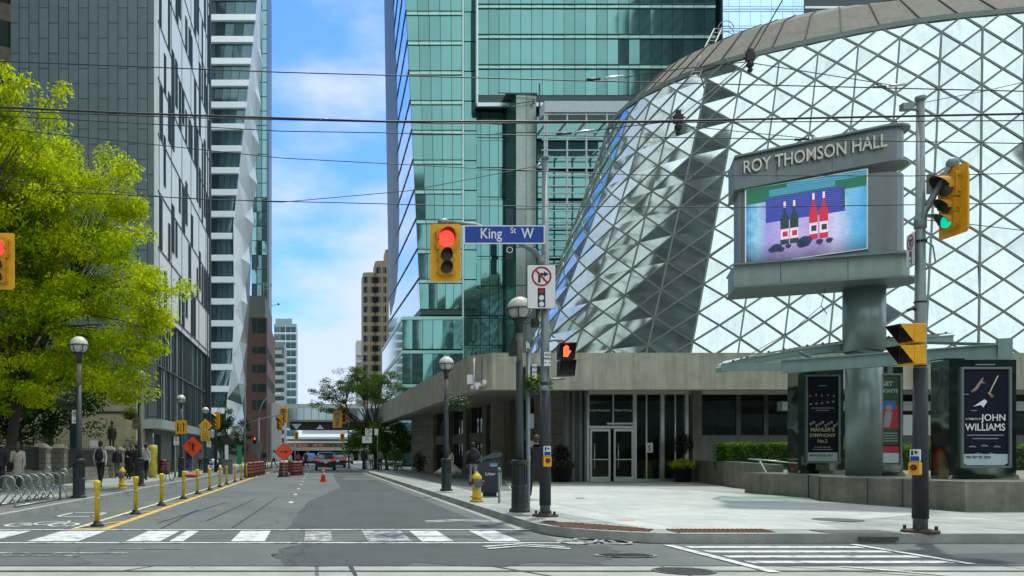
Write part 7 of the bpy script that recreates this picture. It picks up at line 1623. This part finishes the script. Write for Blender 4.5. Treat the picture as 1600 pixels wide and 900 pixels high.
gs_ = thing('banner', 'narrow green construction banner by the far left barrels', 'banner', Wp(374,712,58)); mb = MB(); mb.box((0,0,.05),(.34,.2,1.35)); build('fabric', mb, mat('banner_green', (.01,.2,.07), .6), gs_)
mb = MB(); mb.bb((-.02,-.02,-1.2),(.02,.02,-.6)); build('post', mb, steel, gs_)
shl = thing('kiosk', 'slanted dark kiosk panel on a white post behind the yellow posts', 'kiosk', (Xa(354,60),60,.15)); mb = MB(); mb.bb((-.12,-.1,0),(.12,.1,2.0)); build('post', mb, white_s, shl); mb = MB(); mb.box((0,0,2.35),(.7,.12,.9),0,0,Matrix.Rotation(R(-35),4,'Y')); build('panel', mb, black, shl)
utb = thing('utility_box', 'low grey utility cabinet among the far left yellow posts', 'cabinet', (Xa(356,52),52,.15)); mb = MB(); mb.bb((-.3,-.25,0),(.3,.25,.9)); mb.bb((-.33,-.28,.9),(.33,.28,.96)); build('cabinet', mb, mat('cabinet_grey', (.12,.13,.13), .6), utb)
org = thing('sandbag', 'orange sandbag lying by the flagger sign stand', 'sandbag', (Xa(300,44),44,.15)); mb = MB(); mb.sph((0,0,.12),.3,12,6,0,sc=(1.5,.7,.4)); mb.sph((.15,.1,.2),.2,10,5,0,sc=(1.4,.8,.5)); build('bag', mb, mat('orange_cloth', (.55,.13,.07), .8), org)

# ================================================================== VEHICLES
def car(loc, rz, label, paint, glassm, lit=True, name='parked_car'):
    """SUV about 4.7 m long, rear facing -y locally, origin at ground centre of the rear axle line"""
    t = thing(name, label, 'car', loc, rz); W2 = .93
    prof = [(-.95,.42),(-1.0,.75),(-.96,1.02),(-.88,1.12),(-.62,1.62),(-.40,1.68),(1.6,1.66),(2.15,1.52),(2.75,1.08),(3.55,.98),(3.72,.75),(3.72,.42),(3.3,.30),(-.6,.30)]
    mb = MB(); nst = 7; rows = []
    for y, z in prof:
        ws = W2*(1 if z < 1.05 else 1-.24*(z-1.05)/.63); e = .06 if z > 1.4 else 0
        rows.append([(x*ws, y+(.06 if abs(x) > .9 else 0)*(1 if y < 0 else -1), z-e*(abs(x) > .9)) for x in (-1,-.85,-.4,.4,.85,1)])
    n = len(prof)
    vs = [v for r in rows for v in r]; fs = []
    for i in range(n):
        j = (i+1) % n
        for k in range(5): fs.append((i*6+k, i*6+k+1, j*6+k+1, j*6+k))
    mb.add(vs, fs, 0, True); mb.add([rows[i][0] for i in range(n)], [tuple(range(n))]); mb.add([rows[i][5] for i in range(n)], [tuple(range(n-1,-1,-1))]); build('body', mb, paint, t)
    mb = MB(); mb.add([(-.72,-.905,1.13),(.72,-.905,1.13),(.62,-.665,1.58),(-.62,-.665,1.58)], [(0,1,2,3)]); mb.v = [(x, y-.03, z) for x, y, z in mb.v]; build('rear_window', mb, glassm, t)
    for s in (-1,1):
        mb = MB(); mb.add([(s*.93,-.45,1.1),(s*.93,2.3,1.1),(s*.80,1.9,1.52),(s*.80,-.35,1.55)], [(0,1,2,3)]); mb.v = [(x+s*.01, y, z) for x, y, z in mb.v]; build('side_window', mb, glassm, t)
        mb = MB(); mb.box((s*.80,-.99,.98),(.22,.06,.26)); mb.box((s*.58,-1.01,.95),(.25,.04,.14)); build('tail_light', mb, mat('tail_red', (.35,.01,.01), .2, emit=(.8,.03,.02), es=.3, var=0), t)
        mb = MB(); mb.box((s*1.02,1.75,1.12),(.2,.1,.15)); build('mirror', mb, paint, t)
    for s in (-1,1):
        for y in (0, 2.8):
            w_ = None; mb = MB(); mb.cyl((s*.72,y,.34),(s*.94,y,.34),.34,n=20); w_ = build('wheel', mb, rubber, t); mb = MB(); mb.cyl((s*.94,y,.34),(s*.955,y,.34),.21,n=14); build('rim', mb, alu, w_)
    mb = MB(); mb.xz(rrect(-.88,.33,.88,.56,.05), -1.06, -.92); build('bumper', mb, mat('bumper_black', (.02,.02,.02), .6), t)
    mb = MB(); mb.xz(rrect(-.16,.68,.16,.82,.02), -1.035, -1.0); build('number_plate', mb, white_s, t)
    mb = MB(); mb.bb((-.6,-.85,1.60),(.6,-.6,1.66)); build('spoiler', mb, paint, t)
    mb = MB(); mb.box((0,-1.02,.90),(1.1,.03,.05)); build('chrome_strip', mb, alu, t)
    return t
cg = mat('car_glass', (.09,.11,.12), .05, .3, var=.3, vs=2, coat=.5)
car((Xa(508.5,74),73.4,0), 0, 'dark grey SUV waiting at the far crossing, seen from behind', mat('car_grey', (.06,.07,.08), .25, .5, coat=.8, var=.05), cg)
car((Xa(527,92),91,0), 0, 'black car partly hidden behind the dark grey SUV', mat('car_black', (.015,.015,.018), .25, .3, coat=.8, var=.05), cg)
car((Xa(484,112),110,0), R(180), 'small dark car further off left of the SUV', mat('car_dark', (.03,.03,.035), .25, .3, coat=.8, var=.05), cg)
car((Xa(541,118),116,0), 0, 'pale car far off under the street tree', mat('car_pale', (.4,.42,.42), .25, .3, coat=.8, var=.05), cg)
def bicycle(loc, rz, label):
    t = thing('bicycle', label, 'bicycle', loc, rz, 'bicycles parked by the left kerb')
    for y in (-.5,.5):
        mb = MB(); mb.tube([(0,y+.33*math.cos(R(a)),.34+.33*math.sin(R(a))) for a in range(0,361,24)], .018, 5, cap=False)
        for k in range(6): mb.cyl((0,y,.34),(0,y+.32*math.cos(R(60*k)),.34+.32*math.sin(R(60*k))),.004,n=4)
        build('wheel', mb, rubber, t)
    mb = MB()
    for a, b in (((0,-.5,.34),(0,-.12,.32)),((0,-.12,.32),(0,.38,.75)),((0,-.12,.32),(0,-.22,.8)),((0,-.22,.75),(0,.38,.8)),((0,-.5,.34),(0,-.22,.75)),((0,.5,.34),(0,.36,.9))): mb.cyl(a,b,.018,n=6)
    build('frame', mb, black, t); mb = MB(); mb.sph((0,-.24,.86),.11,8,4,0,sc=(.7,1.2,.35)); build('saddle', mb, black, t); mb = MB(); mb.tube([(-.25,.42,.98),(-.1,.36,.96),(.1,.36,.96),(.25,.42,.98)],.015,5); build('handlebar', mb, black, t); return t
b1 = bicycle((Xa(262,37.5),37.5,.15), R(-12), 'bicycle leaning by the nearest yellow wrapped post')
for px, py, rz, lab in ((333,735,70,'first bicycle in the far cluster behind the yellow posts'),(345,734,80,'second bicycle in the far cluster behind the yellow posts'),(326,737,50,'third bicycle nearest the fourth left lamp')):
    c = copy_tree(b1); c.location = G(px,py); c.rotation_euler = (0,0,R(rz)); c['label'] = lab
wb2 = thing('parcel_bag', 'pale parcel bag on the parked bicycles', 'bag', G(334,737)+Vector((0,0,.75))); mb = MB(); mb.sph((0,0,0),.3,10,6,0,sc=(1.2,.8,.7)); build('bag', mb, white_s, wb2)
